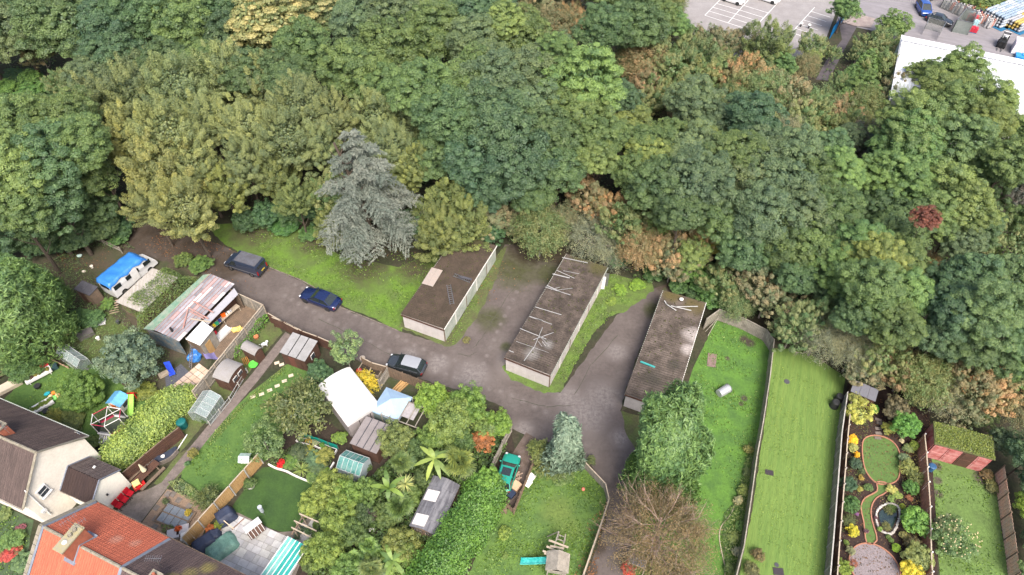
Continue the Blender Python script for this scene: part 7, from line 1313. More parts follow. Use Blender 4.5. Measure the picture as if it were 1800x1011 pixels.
# planting troughs, teal screen, flower bed kerb
sc_ = thing('screen', 'teal windbreak behind the row of white troughs', 'screen', P(*A5(235, 690))); pts = [P(*A5(x, y)) - P(*A5(235, 690)) for x, y in ((235, 690), (290, 715), (350, 735), (400, 755), (458, 775))]
for a, b_ in zip(pts[:-1], pts[1:]): MB().bar(a + Vector((0, 0, .4)), b_ + Vector((0, 0, .4)), .03, .75).obj('cloth_panel', mat('teal_cloth', (0.000, 0.172, 0.133), .7, (.0, .18, .14), 2, .15), sc_); MB().box(b_.x, b_.y, 0, .05, .05, .85).obj('stake', M_woodm, sc_)
for i, (x, y, c) in enumerate(((240, 730, (.07, .12, .05)), (285, 742, (.35, .22, .03)), (322, 750, (.25, .28, .2)), (368, 768, (.1, .2, .05)), (416, 787, (.06, .05, .04)))):
 t = thing('planting_trough', '%s white trough, %s' % (('leftmost', 'second', 'third', 'fourth', 'rightmost')[i], ('dark green leaves', 'yellow flowers', 'silver leaves', 'bright green leaves', 'bare soil')[i]), 'planter', P(*A5(x, y)), -.35, 'troughs below the teal screen'); MB().box(0, 0, 0, .95, .5, .35).obj('trough', M_wht, t); MB().box(0, 0, .3, .85, .4, .06).obj('soil', M_bed, t)
 if i < 4: k = link_mesh('plant', KIND['shrub'][0][i % 3], None, t, c); k.scale = (.34, .22, .25); k.location.z = .5
kb = thing('kerb', 'pale curved kerb between dark lawn and flower bed', 'kerb', P(*A4(590, 395))); cv_ = smooth_poly([tuple((P(*A4(x, y)) - P(*A4(590, 395))).to_2d()) for x, y in ((560, 380), (600, 402), (660, 420), (720, 450), (800, 480), (850, 470), (890, 440), (935, 370))], False, 3)
for a, b_ in zip(cv_[:-1], cv_[1:]): MB().bar((*a, .1), (*b_, .1), .14, .2).obj('kerb_block', M_trimw, kb)
for (px, py, r, h, c, k, lb) in ((632, 375, 8, .8, (.5, .01, .015), 'shrub', 'vivid red flowering plant at the corner of the flower bed'), (690, 360, 17, .9, (.09, .17, .04), 'shrub', 'green perennials right of the red flowers'), (730, 310, 20, 1.2, (.05, .08, .04), 'shrub', 'dark perennials in the upper flower bed'), (820, 350, 18, 1., (.08, .15, .09), 'shrub', 'blue-green perennials in the flower bed'), (880, 330, 18, 1.1, (.17, .19, .05), 'shrub', 'yellow-green perennials near the white troughs'), (850, 400, 16, .8, (.07, .12, .06), 'shrub', 'dark perennials near the curved kerb'), (880, 425, 10, .5, (.14, .24, .03), 'dome', 'lime green cushion plant on the kerb bend'), (815, 450, 12, .5, (.10, .17, .05), 'dome', 'green cushion plant on the kerb'), (790, 300, 12, .8, (.24, .25, .04), 'shrub', 'yellow-leaved plant in the upper flower bed'), (450, 380 - 100, 10, .6, (.1, .17, .06), 'shrub', 'pale perennials at the tip of the apple tree')): sh_(k, *A4(px, py), r, h, c, lb)
mound('groundcover', 'mixed green ground cover in the flower bed', 'ground cover', [A4(545, 370), A4(700, 270), A4(860, 330), A4(930, 350), A4(880, 430), A4(800, 470), A4(700, 430)], .4, (.07, .11, .04), .13, 160, seed=31, kind_='stuff')
mound('jungle_floor', 'leafy ground cover under the palms', 'ground cover', [(555, 870), (640, 850), (720, 780), (800, 720), (895, 740), (890, 790), (850, 850), (800, 900), (740, 1040), (540, 1040)], .9, (.06, .105, .035), .22, 110, seed=32, kind_='stuff')
# tiny white bird house on the bamboo-coloured fence
bt = thing('bird_table', 'pale blue-roofed bird table behind the larch fence', 'bird table', P(*A4(450, 385))); MB().box(0, 0, 0, .08, .08, 1.2).obj('post', M_woodp, bt); MB().box(0, 0, 1.2, .7, .8, .35).obj('box', M_trimw, bt)
for s in (-1, 1): MB().sheet([(-.5, s * .5, 1.5), (.5, s * .5, 1.5), (.5, 0, 1.85), (-.5, 0, 1.85)], .05).obj('roof', mat('pale_mint', (0.390, 0.507, 0.468), .6), bt)
fence('larch_fence', 'new golden larch fence with concrete posts beside the dark lawn', [A4(105, 848), A4(530, 372)], 1.85, M_woodl, M_concp, top=False, cap=M_woodp, plen=1.83, pout=-.08)
# patio
pat = thing('patio', 'pale stone patio between the larch fence and turquoise canopy', 'patio', P(*A4(420, 800)), math.atan2((P(*A4(600, 900)) - P(*A4(420, 820))).y, (P(*A4(600, 900)) - P(*A4(420, 820))).x)); pat['category'] = 'patio'
ppoly = [tuple(loc(pat, P(x, y)).to_2d()) for x, y in W and ((345, 968), (412, 900), (420, 902), (488, 936), (515, 934), (552, 900), (575, 905), (540, 960), (520, 1011), (470, 1090), (300, 1060))]; rp2 = random.Random(4); M_pave = mat('pale_paving_stone', (0.374, 0.367, 0.355), .75, (.38, .37, .365), 2.2, .15, objcol=True, bump=.15, bscale=12)
MB().prism(ppoly, -.02, .028).obj('base', M_conc, pat); yy = -12.0
while yy < 12:
 rh = rp2.choice((.45, .6, .75)); xx = -12 + rp2.uniform(0, .5)
 while xx < 12:
  rw_ = rp2.choice((.45, .6, .75, .9))
  if all(inpoly(xx + a * rw_, yy + c * rh, ppoly) for a in (.05, .95) for c in (.05, .95)):
   g = rp2.uniform(.30, .42); MB().box(xx + rw_ / 2, yy + rh / 2, .02, rw_ - .025, rh - .025, .04).obj('paving_stone', M_pave, pat, color=(g, g * .985, g * .96 + rp2.uniform(-.01, .02)))
  xx += rw_
 yy += rh
def cover(label, p, s, c, rz_=0., nm='covered_furniture'): b = MB(); sx, sy, sz = s; n = 10; rq = random.Random(len(label)); 
def softbox(s, rnd, fl=.0):
 b = MB(); sx, sy, sz = s; n = 8; V = []
 for i in range(n + 1):
  for j in range(n + 1):
   u, v = i / n * 2 - 1, j / n * 2 - 1; e = max(abs(u), abs(v)); z = sz * (1 if e < .8 else (1 - (e - .8) / .2 * (.99 if e > .99 else .12))); V.append((u * sx / 2 * (1 + rnd.uniform(-.03, .03)), v * sy / 2 * (1 + rnd.uniform(-.03, .03)), z + rnd.uniform(-.04, .04) * (e < .95)))
 b.add(V, [(i * (n + 1) + j, (i + 1) * (n + 1) + j, (i + 1) * (n + 1) + j + 1, i * (n + 1) + j + 1) for i in range(n) for j in range(n)]); return b
M_cov = mat('dark_navy_cover', (0.017, 0.022, 0.043), .6, (.03, .04, .07), 2, .2, bump=.4, bscale=3); M_covg = mat('green_tarp_cover', (0.078, 0.156, 0.125), .55, (.14, .26, .21), 2, .3, bump=.7, bscale=4)
rc = random.Random(2)
for nm, lb, (x, y), s, m_, rz_ in (('covered_furniture', 'tall dark navy barbecue cover at the top of the larch fence', (325, 690), (1.7, 1.2, 1.3), M_cov, .7), ('covered_furniture', 'dark navy covered furniture beside the tiled roof', (205, 845), (2.1, 1.3, 1.1), M_cov, .7), ('covered_furniture', 'small round dark cover between the two big ones', (262, 795), (1.0, 1.0, .9), M_cov, .3), ('covered_furniture', 'large green tarpaulin-covered table on the patio', (297, 860), (2.7, 1.8, .75), M_covg, .75)):
 single(softbox(s, rc), nm, m_, lb, 'cover', P(*A4(x, y)), rz_, smooth=True)
for i in range(2): blk('timber_batten', ('pale batten leaning on the tall navy cover', 'brown batten frame on the patio corner')[i], 'batten', (A4(330, 722), A4(385, 720))[i], (1.3, .08, .06), ((.5, .4, .28), (.2, .12, .08))[i], (-.6, .9)[i], (.9, .06)[i])
hut_ = thing('guinea_hutch', 'white-roofed rabbit hutch standing on the patio', 'hutch', P(*A4(490, 760)), .75); MB().box(0, 0, .1, 1.3, .7, .5).obj('body', M_wht, hut_); MB().sheet([(-.75, -.1, .95), (.75, -.1, .95), (.75, .75, .6), (-.75, .75, .6)], .05).obj('roof', M_wht, hut_); MB().sheet([(-.7, -.1, .93), (.7, -.1, .93), (.7, -.7, .5), (-.7, -.7, .5)], .05).obj('mesh_door', mat('brown_slats', (0.078, 0.043, 0.031), .8), hut_)
for i in range(5): MB().bar((-.6 + .3 * i, -.12, .96), (-.6 + .3 * i, -.7, .53), .03).obj('slat', M_wht, hut_)
for x in (-.6, .6): MB().box(x, 0, 0, .06, .6, .12).obj('leg', M_woodm, hut_)
rot_ = thing('rotary_airer', 'folded rotary clothes line in the dark lawn', 'clothes line', P(*A4(538, 668))); MB().tube((0, 0, 0), (0, 0, 1.7), .025).obj('pole', M_chr, rot_); MB().tube((0, 0, .75), (0, 0, 1.75), .14, .2, 8).obj('folded_arms', mat('pale_blue_grey', (0.328, 0.367, 0.406), .6), rot_)
pot('stone pot with spiky plant at the foot of the larch fence', *A4(460, 505), .42, .3, (.08, .13, .05), (.45, .43, .4), seed=1); pot('dark pot with yellow flowers between the navy covers', *A4(285, 738), .3, .4, (.16, .2, .04), (.04, .05, .07), seed=2); sh_('shrub', *A4(240, 755), 13, .9, (.3, .1, .03), 'orange-brown shrub against the larch fence')
# turquoise canopy
a, b_, c_ = A4(672, 790), A4(540, 985), A4(785, 848); O, rz, lx, ly = frame(a, b_, c_, 2.3); cn = thing('veranda_canopy', 'turquoise-roofed lean-to canopy at the bottom edge of the patio', 'canopy', O, rz); lx *= 1.25; tq = mat('turquoise_sheet', (.015, .21, .185), .3, (.03, .26, .23), 2.5, .2, spec=.6)
for j in range(5):
 y0, y1 = ly * j / 5, ly * (j + 1) / 5; MB().sheet([(0, y0 + .03, 2.3), (lx, y0 + .03, 2.5), (lx, y1 - .03, 2.5), (0, y1 - .03, 2.3)], .02).obj('roof_sheet', tq if j > 1 else mat('pale_turquoise_sheet', (.09, .30, .27), .35, (.16, .36, .33), 2.5, .2), cn)
for j in range(6): MB().bar((0, ly * j / 5, 2.34), (lx, ly * j / 5, 2.54), .07, .06).obj('glazing_bar', M_wht, cn)
for i in range(5): MB().bar((lx * i / 4 * .98 + .03, 0, 2.24 + .2 * i / 4), (lx * i / 4 * .98 + .03, ly, 2.24 + .2 * i / 4), .07, .05).obj('cross_beam', M_wht, cn)
for y in (0, ly): MB().box(.05, y, 0, .1, .1, 2.25).obj('post', M_wht, cn)
pg = thing('pergola', 'pale timber pergola beams between dark lawn and shrubs', 'pergola', P(*A4(760, 700))); 
for (x0, y0, x1, y1) in ((735, 660, 860, 715), (705, 700, 835, 760), (690, 738, 820, 805)): A_, B_ = P(*A4(x0, y0), 2.2) - P(*A4(760, 700)), P(*A4(x1, y1), 2.2) - P(*A4(760, 700)); MB().bar(A_, B_, .09, .12).obj('beam', M_woodp, pg); MB().bar(A_ + (B_ - A_) * .08, Vector((A_.x + (B_.x - A_.x) * .08, A_.y + (B_.y - A_.y) * .08, 0)), .1).obj('post', M_woodp, pg)
A_, B_ = P(*A4(760, 668), 2.1) - P(*A4(760, 700)), P(*A4(690, 780), 2.1) - P(*A4(760, 700)); MB().bar(A_, B_, .1, .12).obj('beam', M_woodm, pg)
for (x, y, r, c, lb) in ((745, 752, 7, (.06, .10, .06), 'small round shrub left of its two neighbours under the pergola'), (785, 760, 8, (.06, .12, .06), 'spiky dark shrub under the pergola'), (722, 790, 7, (.07, .11, .07), 'small grey-green shrub nearest the turquoise canopy')): sh_('shrub', *A4(x, y), r, .7, c, lb)
# dark shed with roof lights beside the laurel hedge
ds, dlx, dY = hut('workshop_shed', 'dark felt-roofed shed with two white roof lights by the laurel hedge', 'shed', A6(640, 662), A6(838, 738), A6(835, 312), 1.9, 2.35, 'gy', M_woodm, mat('streaked_felt', (0.066, 0.066, 0.078), .85, (.15, .15, .165), 1.2, .25, stretch=(3, .5, 1)), 5)
def onroof(p, q, lb_, m_):
 z_ = 2.2; A_ = loc(ds, P(*p, z_)); B_ = loc(ds, P(*q, z_)); 
for (x, y) in ((800, 448), (722, 620)):
 q = loc(ds, P(*A6(x, y), 2.15)); fr_ = thing('roof_light', None, None, (max(.75, q.x), q.y, 2.16), 0); fr_.parent = ds; fr_.rotation_euler = (0, -.33, 0)
 MB().box(0, 0, 0, 1.25, 1.0, .06).obj('panel', mat('ribbed_white_sheet', (0.484, 0.468, 0.452), .6, (.5, .48, .46), 4, .15), fr_)
 for i in range(5): MB().box(0, -.42 + .21 * i, .06, 1.2, .03, .02).obj('rib', M_wht, fr_)
for u in (.3, .7): MB().box(dlx * u, .05 if dY > 0 else -.05, 1.2, .7, .06, .5).obj('window', M_glass, ds); [MB().box(dlx * u - .3 + .15 * k, .0, 1.2, .03, .05, .5).obj('glazing_bar', M_woodp, ds) for k in range(5)]
# pen with the turquoise car
fence('pen_fence', 'leaning dark grey fence between palms and turquoise car', [A7(295, 15), A7(235, 130), A7(130, 350)], 1.7, M_wood, M_wood, plen=1.8)
fence('pen_fence', 'brown board fence on the lawn side of the turquoise car', [A7(435, 262), A7(310, 575)], 1.2, M_woodm, M_woodm, plen=1.8)
fence('pen_fence', 'short fence across the end of the car pen', [A7(310, 578), A7(225, 500)], 1.0, M_woodm, M_woodm)
sp = thing('wooden_steps', 'brown wooden ramp below the turquoise car', 'ramp', P(*A7(235, 558)), math.atan2(-1, .05)); MB().box(0, 0, .0, 1.5, .75, .3).obj('base', M_woodm, sp)
for i in range(5): MB().box(-.6 + .3 * i, 0, .3, .28, .8, .04).obj('board', M_woodm, sp)
for i, (x, y, s, c, lb, nm) in enumerate(((325, 440, (.8, .7, .6), (.42, .28, .18), 'peach-coloured crate behind the turquoise car', 'crate'), (295, 490, (.7, .5, .4), (.02, .03, .06), 'dark blue crate at the corner of the pen', 'crate'), (340, 375, (.7, .5, .3), (.28, .2, .15), 'pile of offcut wood right of the turquoise car', 'wood_pile'), (215, 470, (.3, .25, .3), (.7, .7, .75), 'white canister behind the car, left', 'canister'), (258, 478, (.3, .25, .3), (.65, .7, .75), 'white canister behind the car, right', 'canister'), (425, 375, (.7, .55, .2), (.68, .68, .66), 'upper of two white boxes on the lawn by the pen', 'white_box'), (405, 415, (.65, .5, .2), (.7, .7, .68), 'lower of two white boxes on the lawn by the pen', 'white_box'), (714, 312, (.55, .4, .3), (.68, .68, .68), 'white box on the dark patch under the spruce', 'white_box'))):
 b = MB()
 if nm == 'canister': b.tube((0, 0, 0), (0, 0, s[2]), s[0] / 2, s[0] / 2, 10); b.tube((0, 0, s[2]), (0, 0, s[2] + .08), .07, .06, 8)
 elif nm == 'wood_pile': [b.bar((-.5 + rc.uniform(-.2, .2), -.3 + rc.uniform(-.1, .6), .05 + .06 * k), (.4 + rc.uniform(-.3, .3), -.3 + rc.uniform(-.1, .6), .05 + .06 * k), .08) for k in range(8)]
 else: b.box(0, 0, 0, s[0], s[1], s[2] * .85); b.box(0, 0, s[2] * .85, s[0] * 1.06, s[1] * 1.06, s[2] * .15)
 single(b, nm, M_col, lb, nm.split('_')[-1], P(*A7(x, y)), .9, c)
single(MB().ball((0, 0, .16), .17, n=12, m=8), 'ball', mat('coral_plastic', (0.585, 0.172, 0.125), .4), 'coral ball lying on the clover lawn', 'ball', P(*A7(765, 452)), smooth=True)
sh_('shrub', *A7(248, 735), 13, 1.0, (.15, .22, .05), 'pale young sapling alone on the clover lawn'); sh_('shrub', *A7(252, 885), 7, .35, (.12, .19, .05), 'tiny plant on the lawn below the sapling')
for (x, y, r, h, c, k, lb) in ((490, 200, 22, 2.4, (.13, .17, .06), 'fineshrub', 'airy shrub left of the blue-grey spruce'), (520, 270, 24, 2.2, (.12, .15, .06), 'fineshrub', 'straggly shrub at the foot of the spruce'), (450, 170, 14, 1.4, (.14, .18, .06), 'fineshrub', 'small shrub on the pen side of the spruce'), (610, 300, 26, 1.6, (.09, .13, .05), 'fineshrub', 'low dark shrub below the spruce'), (690, 250, 20, 2.0, (.10, .15, .09), 'fineshrub', 'grey-green shrub between spruce and lane fence'), (820, 260, 10, .8, (.09, .12, .05), 'shrub', 'weedy tuft outside the lane fence'), (630, 360, 20, .8, (.09, .15, .05), 'shrub', 'nettle patch on the lawn below the spruce')): sh_(k, *A7(x, y), r, h, c, lb)
fence('rail_fence', 'pale rail fence curving along the lane round the clover lawn', [A7(775, 268), A7(912, 412), A7(935, 510), A7(900, 620), A7(765, 1010)], 1.25, M_wood, M_wood, cap=M_woodp, plen=2.2)
# play tower
pt_ = thing('play_tower', 'grey timber play tower with turquoise slide on the clover lawn', 'play tower', P(*A7(590, 985)), -.15)
for x in (-.75, .75):
 for y in (-.6, .6): MB().box(x, y, 0, .1, .1, 2.3).obj('post', M_wood, pt_)
MB().box(0, 0, 1.15, 1.5, 1.2, .06).obj('floor', M_wood, pt_)
for s in (-1, 1): MB().sheet([(s * .95, -.8, 2.15), (s * .95, .8, 2.15), (0, .8, 2.75), (0, -.8, 2.75)], .05).obj('roof_slope', M_wood, pt_); MB().box(0, s * .62, 1.2, 1.5, .04, .6).obj('side_board', M_wood, pt_)
b = MB(); tqp = mat('turquoise_plastic', (0.016, 0.281, 0.257), .35, (.1, .5, .46), 3, .2)
for i in range(7):
 f = lambda q: Vector((-.8 - 2.3 * q, .3, 1.2 * (1 - q) ** 1.2 + .15)); b.add([f(i / 7) + Vector((0, -.25, 0)), f(i / 7) + Vector((0, .25, 0)), f((i + 1) / 7) + Vector((0, .25, 0)), f((i + 1) / 7) + Vector((0, -.25, 0))], [(0, 1, 2, 3)])
 for s in (-1, 1): b.bar(f(i / 7) + Vector((0, .25 * s, .06)), f((i + 1) / 7) + Vector((0, .25 * s, .06)), .04, .14)
b.obj('slide', tqp, pt_)
mb_ = thing('monkey_bars', 'broken monkey-bar frame with loose white planks beside the tower', 'climbing frame', P(*A7(600, 830)))
def seg(a, b_, z0, z1, wd, nm, m_): o_ = P(*A7(600, 830)); MB().bar(P(*A7(*a), z0) - o_, P(*A7(*b_), z1) - o_, wd, .06).obj(nm, m_, mb_)
for (a, b_) in (((605, 725), (565, 860)), ((650, 745), (625, 860))): seg(a, b_, 1.8, 1.8, .09, 'rail', M_wood)
for k in range(4): seg((600 - 8 * k, 745 + 28 * k), (645 - 6 * k, 762 + 27 * k), 1.8, 1.8, .06, 'rung', M_wood)
for (a, b_) in (((540, 782), (668, 830)), ((525, 822), (642, 880)), ((500, 852), (648, 910)), ((510, 868), (675, 908)), ((548, 820), (640, 838))): seg(a, b_, 1.9, 1.92, .16, 'loose_plank', M_woodp)
for p_ in ((605, 725), (650, 745), (565, 860), (625, 860)): seg(p_, (p_[0] + (0), p_[1] + 1), 1.8, 1.8, .05, 'bracket', M_wood); q = P(*A7(*p_), 1.8) - P(*A7(600, 830)); MB().box(q.x, q.y, 0, .09, .09, 1.8).obj('post', M_wood, mb_)
seg((605, 725), (530, 758), 1.8, 0.1, .07, 'brace', M_wood)
# structure and flowers by the lane at the bottom
ls = thing('lean_to', 'blue-topped low shelter with pale timber frame by the lane', 'shelter', P(1128, 1000)); q0 = P(1128, 1000)
MB().sheet([P(x, y, 1.6) - q0 for x, y in ((1108, 975), (1138, 985), (1133, 998), (1106, 988))], .05).obj('roof_sheet', mat('slate_blue_sheet', (0.125, 0.156, 0.234), .5), ls)
for (a, b_) in (((1115, 965), (1140, 976)), ((1112, 973), (1139, 983)), ((1106, 989), (1134, 1000)), ((1115, 965), (1106, 989)), ((1140, 976), (1133, 1001)), ((1127, 970), (1121, 994))): MB().bar(P(*a, 1.7) - q0, P(*b_, 1.7) - q0, .08, .06).obj('beam', M_woodp, ls)
for p_ in ((1115, 965), (1106, 989), (1140, 976), (1133, 1001)): q = P(*p_, 1.7) - q0; MB().box(q.x, q.y, 0, .08, .08, 1.7).obj('post', M_woodp, ls)
sh_('shrub', 1104, 1001, 14, 1.3, (.42, .03, .03), 'scarlet autumn creeper beside the blue-topped shelter'); sh_('bigshrub', 1150, 1003, 24, 2.0, (.15, .17, .06), 'yellow-green shrub beside the blue-topped shelter'); sh_('shrub', 1112, 985, 10, 1.0, (.3, .05, .04), 'small red-leaved shrub above the scarlet creeper'); sh_('bigshrub', 1195, 1020, 34, 2.4, (.09, .12, .06), 'dark bush at the bottom edge below the half-bare tree')
# ---------------------------------------------------------------- long lawns and gardens on the right
fence('garden_fence', 'grey board fence behind the bright lawn, from garage block to corner', [R2(660, 290), R2(740, 232), R2(900, 290), R2(1040, 362), R2(1082, 420)], 1.8, M_wood, M_wood, cap=M_wood, plen=1.8, top=True)
fence('garden_fence', 'long lichened grey fence between the bright lawn and the striped lawn', [(1361, 597), (1354, 660), (1342, 740), (1331, 800), (1320, 880), (1308, 960), (1290, 1030)], 1.8, mat('lichened_grey_wood', (0.187, 0.183, 0.140), .9, (.16, .16, .12), 1.5, .25, bump=.4, bscale=10), M_wood, cap=M_wood, plen=1.8)
fence('garden_fence', 'brown fence with pale concrete posts right of the striped lawn', [(1490, 690), (1480, 760), (1473, 850), (1465, 950), (1457, 1040)], 1.6, M_wood, M_concp, cap=M_concp, plen=1.8)
fence('garden_fence', 'second brown fence just inside the round-lawn garden', [(1497, 700), (1490, 770), (1484, 850), (1476, 950), (1470, 1040)], 1.5, M_woodb, M_concp, cap=M_woodp, plen=1.8, pout=.08)
fence('garden_fence', 'red-brown fence with white posts between round lawn and red garage', [C6(835, 215), C6(852, 380), C6(870, 640), C6(885, 860), (1637, 970), (1640, 1040)], 1.75, mat('red_brown_boards', (.38, .18, .125), .85, (.30, .145, .1), 1.5, .25), M_wht, plen=1.75, pout=.09, cap=M_woodp)
fence('garden_fence', 'rusty orange board fence at the right edge of the orchard lawn', [B7(515, 395), B7(535, 560), B7(570, 800), B7(600, 1040)], 1.75, mat('orange_faded_boards', (.62, .36, .26), .9, (.5, .38, .30), 1.2, .3, bump=.3, bscale=8), M_woodm, plen=1.8, top=False)
hut('garden_shed', 'grey flat-roofed shed under the thorn trees by the double fence', 'shed', B3(150, 130), B3(270, 180), B3(150, 68), 1.9, 2.0, 'pent', M_woodb, mat('blue_grey_felt', (0.109, 0.113, 0.133), .8, (.11, .11, .13), 2, .2), 3)
# red-fronted garage with mossy roof
za = 2.5; a, b_, c_ = B7(155, 207), B7(512, 303), B7(140, 75); O, rz, lx, ly = frame(a, b_, c_, za); rg = thing('red_garage', 'red-doored garage row with moss-covered roof', 'garage', O, rz); rd_ = mat('faded_red_door', (0.281, 0.070, 0.066), .7, (.42, .2, .19), 2.2, .3, bump=.2, bscale=4); ly = abs(ly); 
for nm, x0, y0, x1, y1, k, mm in (('front', .03, 0, lx - .03, 0, 4, rd_), ('side', 0, .06, 0, ly, 2, rd_), ('side', lx, .06, lx, ly, 1, M_woodm), ('back', .03, ly, lx - .03, ly, 1, M_woodm)):
 for i in range(k):
  p, q = Vector((x0 + (x1 - x0) * (i + .02) / k, y0 + (y1 - y0) * (i + .02) / k, za / 2)), Vector((x0 + (x1 - x0) * (i + .98) / k, y0 + (y1 - y0) * (i + .98) / k, za / 2)); d_ = MB().bar(p, q, .07, za - .1).obj('garage_door' if nm == 'front' else 'wall', M_woodb if (nm == 'front' and i == 2) else mm, rg)
  if nm == 'front': MB().bar(p + (q - p) * .12 + Vector((0, -.05, .55)), p + (q - p) * .88 + Vector((0, -.05, .55)), .03, .8).obj('door_panel', M_woodb if i == 2 else mm, d_); MB().bar(p + (q - p) * .12 + Vector((0, -.05, -.5)), p + (q - p) * .88 + Vector((0, -.05, -.5)), .03, .9).obj('door_panel', M_woodb if i == 2 else mm, d_)
MB().sheet([(-.1, -.1, za + .05), (lx + .1, -.1, za + .05), (lx + .1, ly, za + .12), (-.1, ly, za + .12)], .12).obj('roof', mat('moss_roof', (0.078, 0.101, 0.027), .95, (.08, .075, .04), 1.2, .35, bump=.8, bscale=7), rg)
rq = np.random.default_rng(9); n_ = 4500; p_ = np.stack([rq.uniform(0, lx, n_), rq.uniform(0, ly, n_), np.full(n_, za + .14)], 1); ms = link_mesh('roof_moss', surface_leaves('roof_moss', 5, p_, np.tile([0, 0, 1.], (n_, 1)), .13, jit=.04), None, rg, (.12, .155, .04)); tag(ms, kind='stuff')
# things on the lawns
wt = thing('water_tank', 'grey metal cylinder lying on the bright lawn beside the conifer', 'tank', P(*R2(765, 748), .45), .55); MB().tube((-.65, 0, 0), (.65, 0, 0), .42, .46, 18).obj('drum', mat('galvanised', (0.390, 0.398, 0.413), .4, (.4, .42, .44), 3, .2, metal=.5), wt); MB().tube((.6, 0, 0), (.68, 0, 0), .5, .5, 18).obj('rim', M_chr, wt)
for nm, lb, cat, (x, y), s, c, rz_ in (('metal_plate', 'brown-grey plate lying on the bright lawn near the garage block', 'plate', R2(690, 555), (.9, 1.7, .05), (.17, .12, .11), -.25), ('dark_slab', 'dark slab in the middle of the striped lawn', 'slab', (1352, 831), (.75, .5, .05), (.035, .028, .033), -.25), ('dark_slab', 'dark slab at the bottom of the striped lawn', 'slab', (1368, 1005), (.85, .6, .05), (.035, .028, .033), -.1), ('drain_cover', 'small dark cover at the top end of the striped lawn', 'cover', (1383, 671), (.6, .6, .06), (.06, .06, .07), 0), ('drain_cover', 'small round dark cover near the bottom of the striped lawn', 'cover', (1365, 993), (.4, .3, .05), (.05, .05, .06), 0)):
 b = MB(); b.tube((0, 0, .02), (0, 0, s[2]), s[0] / 2, s[0] / 2 * .9, 12) if 'cover' in nm else b.box(0, 0, .02, *s); single(b, nm, M_col, lb, cat, P(x, y), rz_, c)
for i, (x, y, h, lb) in enumerate(((1465, 714, 1.0, 'black compost bin on the striped lawn, nearer the house'), (1473, 703, .9, 'black compost bin tucked against the double fence'))): b = MB(); b.tube((0, 0, 0), (0, 0, h * .8), .46, .36, 14); b.tube((0, 0, h * .8), (0, 0, h * .9), .38, .3, 14); single(b, 'compost_bin', M_black, lb, 'compost bin', P(x, y))
b = thing('clothes_prop', 'grey forked poles leaning against the fence corner by the garage', 'poles', P(*R2(690, 340)))
for a, c in (((735, 280), (665, 400)), ((735, 280), (650, 372))): MB().bar(P(*R2(*a), 1.6) - P(*R2(690, 340)), P(*R2(*c), .05) - P(*R2(690, 340)), .05).obj('pole', M_wood, b)
# planted border with cane edge between bright lawn and long fence
mound('flower_border', 'mixed border along the long fence of the bright lawn', 'border', [(1316, 775), (1327, 790), (1318, 880), (1306, 960), (1292, 1030), (1270, 1030), (1272, 1000), (1266, 940), (1272, 905), (1292, 880), (1300, 850)], .45, (.10, .14, .055), .13, 130, seed=41)
for (x, y, r, h, c, lb) in ((1315, 790, 9, .8, (.16, .17, .06), 'yellowish shrub at the upper tip of the long border'), (1312, 830, 9, .7, (.08, .12, .05), 'dark shrub below the yellowish border shrub'), (1306, 862, 11, .9, (.15, .2, .06), 'light green shrub in the upper long border'), (1298, 880, 9, .8, (.3, .3, .22), 'white-flowering shrub at the bend of the cane edge'), (1300, 925, 10, .8, (.07, .15, .04), 'green shrub by the little wooden stake'), (1288, 945, 12, .7, (.13, .18, .06), 'pale green shrub in the lower long border'), (1296, 970, 10, .9, (.2, .22, .2), 'silver-grey shrub in the lower long border'), (1284, 1000, 12, .9, (.09, .14, .05), 'dark shrub at the bottom of the long border'), (1332, 975, 13, 1.1, (.12, .10, .05), 'brownish shrub on the striped-lawn side of the fence'), (1322, 1003, 16, 1.2, (.10, .11, .05), 'bare brownish bush at the bottom of the striped lawn')): sh_('shrub', x, y, r, h, c, lb)
ed = thing('cane_edging', 'pale cane edging round the long border of the bright lawn', 'edging', P(1270, 940)); cv_ = smooth_poly([tuple((P(x, y) - P(1270, 940)).to_2d()) for x, y in ((1292, 885), (1284, 905), (1268, 925), (1264, 945), (1268, 970), (1274, 1000), (1272, 1030))], False, 4)
for a, b_ in zip(cv_[:-1], cv_[1:]): MB().bar((*a, .06), (*b_, .06), .06, .12).obj('edging_cane', M_woodp, ed)
# terracotta brick edging round the ornamental lawns
M_terra = mat('terracotta_brick', (.30, .14, .09), .85, (.25, .12, .08), 6, .2)
def edging(label, pts, closed=True, bl=.42, wd=.1):
 o_ = Vector((pts[0][0], pts[0][1], 0)); t = thing('brick_edging', label, 'edging', o_); n = len(pts); acc = 0
 for i in range(n if closed else n - 1):
  a, b_ = Vector((*pts[i], .06)) - o_, Vector((*pts[(i + 1) % n], .06)) - o_; L_ = (b_ - a).length
  if L_ < .02: continue
  k = max(1, round(L_ / bl))
  for j in range(k): MB().bar(a.lerp(b_, j / k + .01), a.lerp(b_, (j + 1) / k - .01), wd, .1).obj('brick', M_terra, t)
 return t
edging('terracotta brick ring round the round lawn', ring); n_ = len(pathp) // 2
edging('terracotta brick edges of the winding grass path', pathp); edging('terracotta brick ring round the pink gravel circle', gravel)
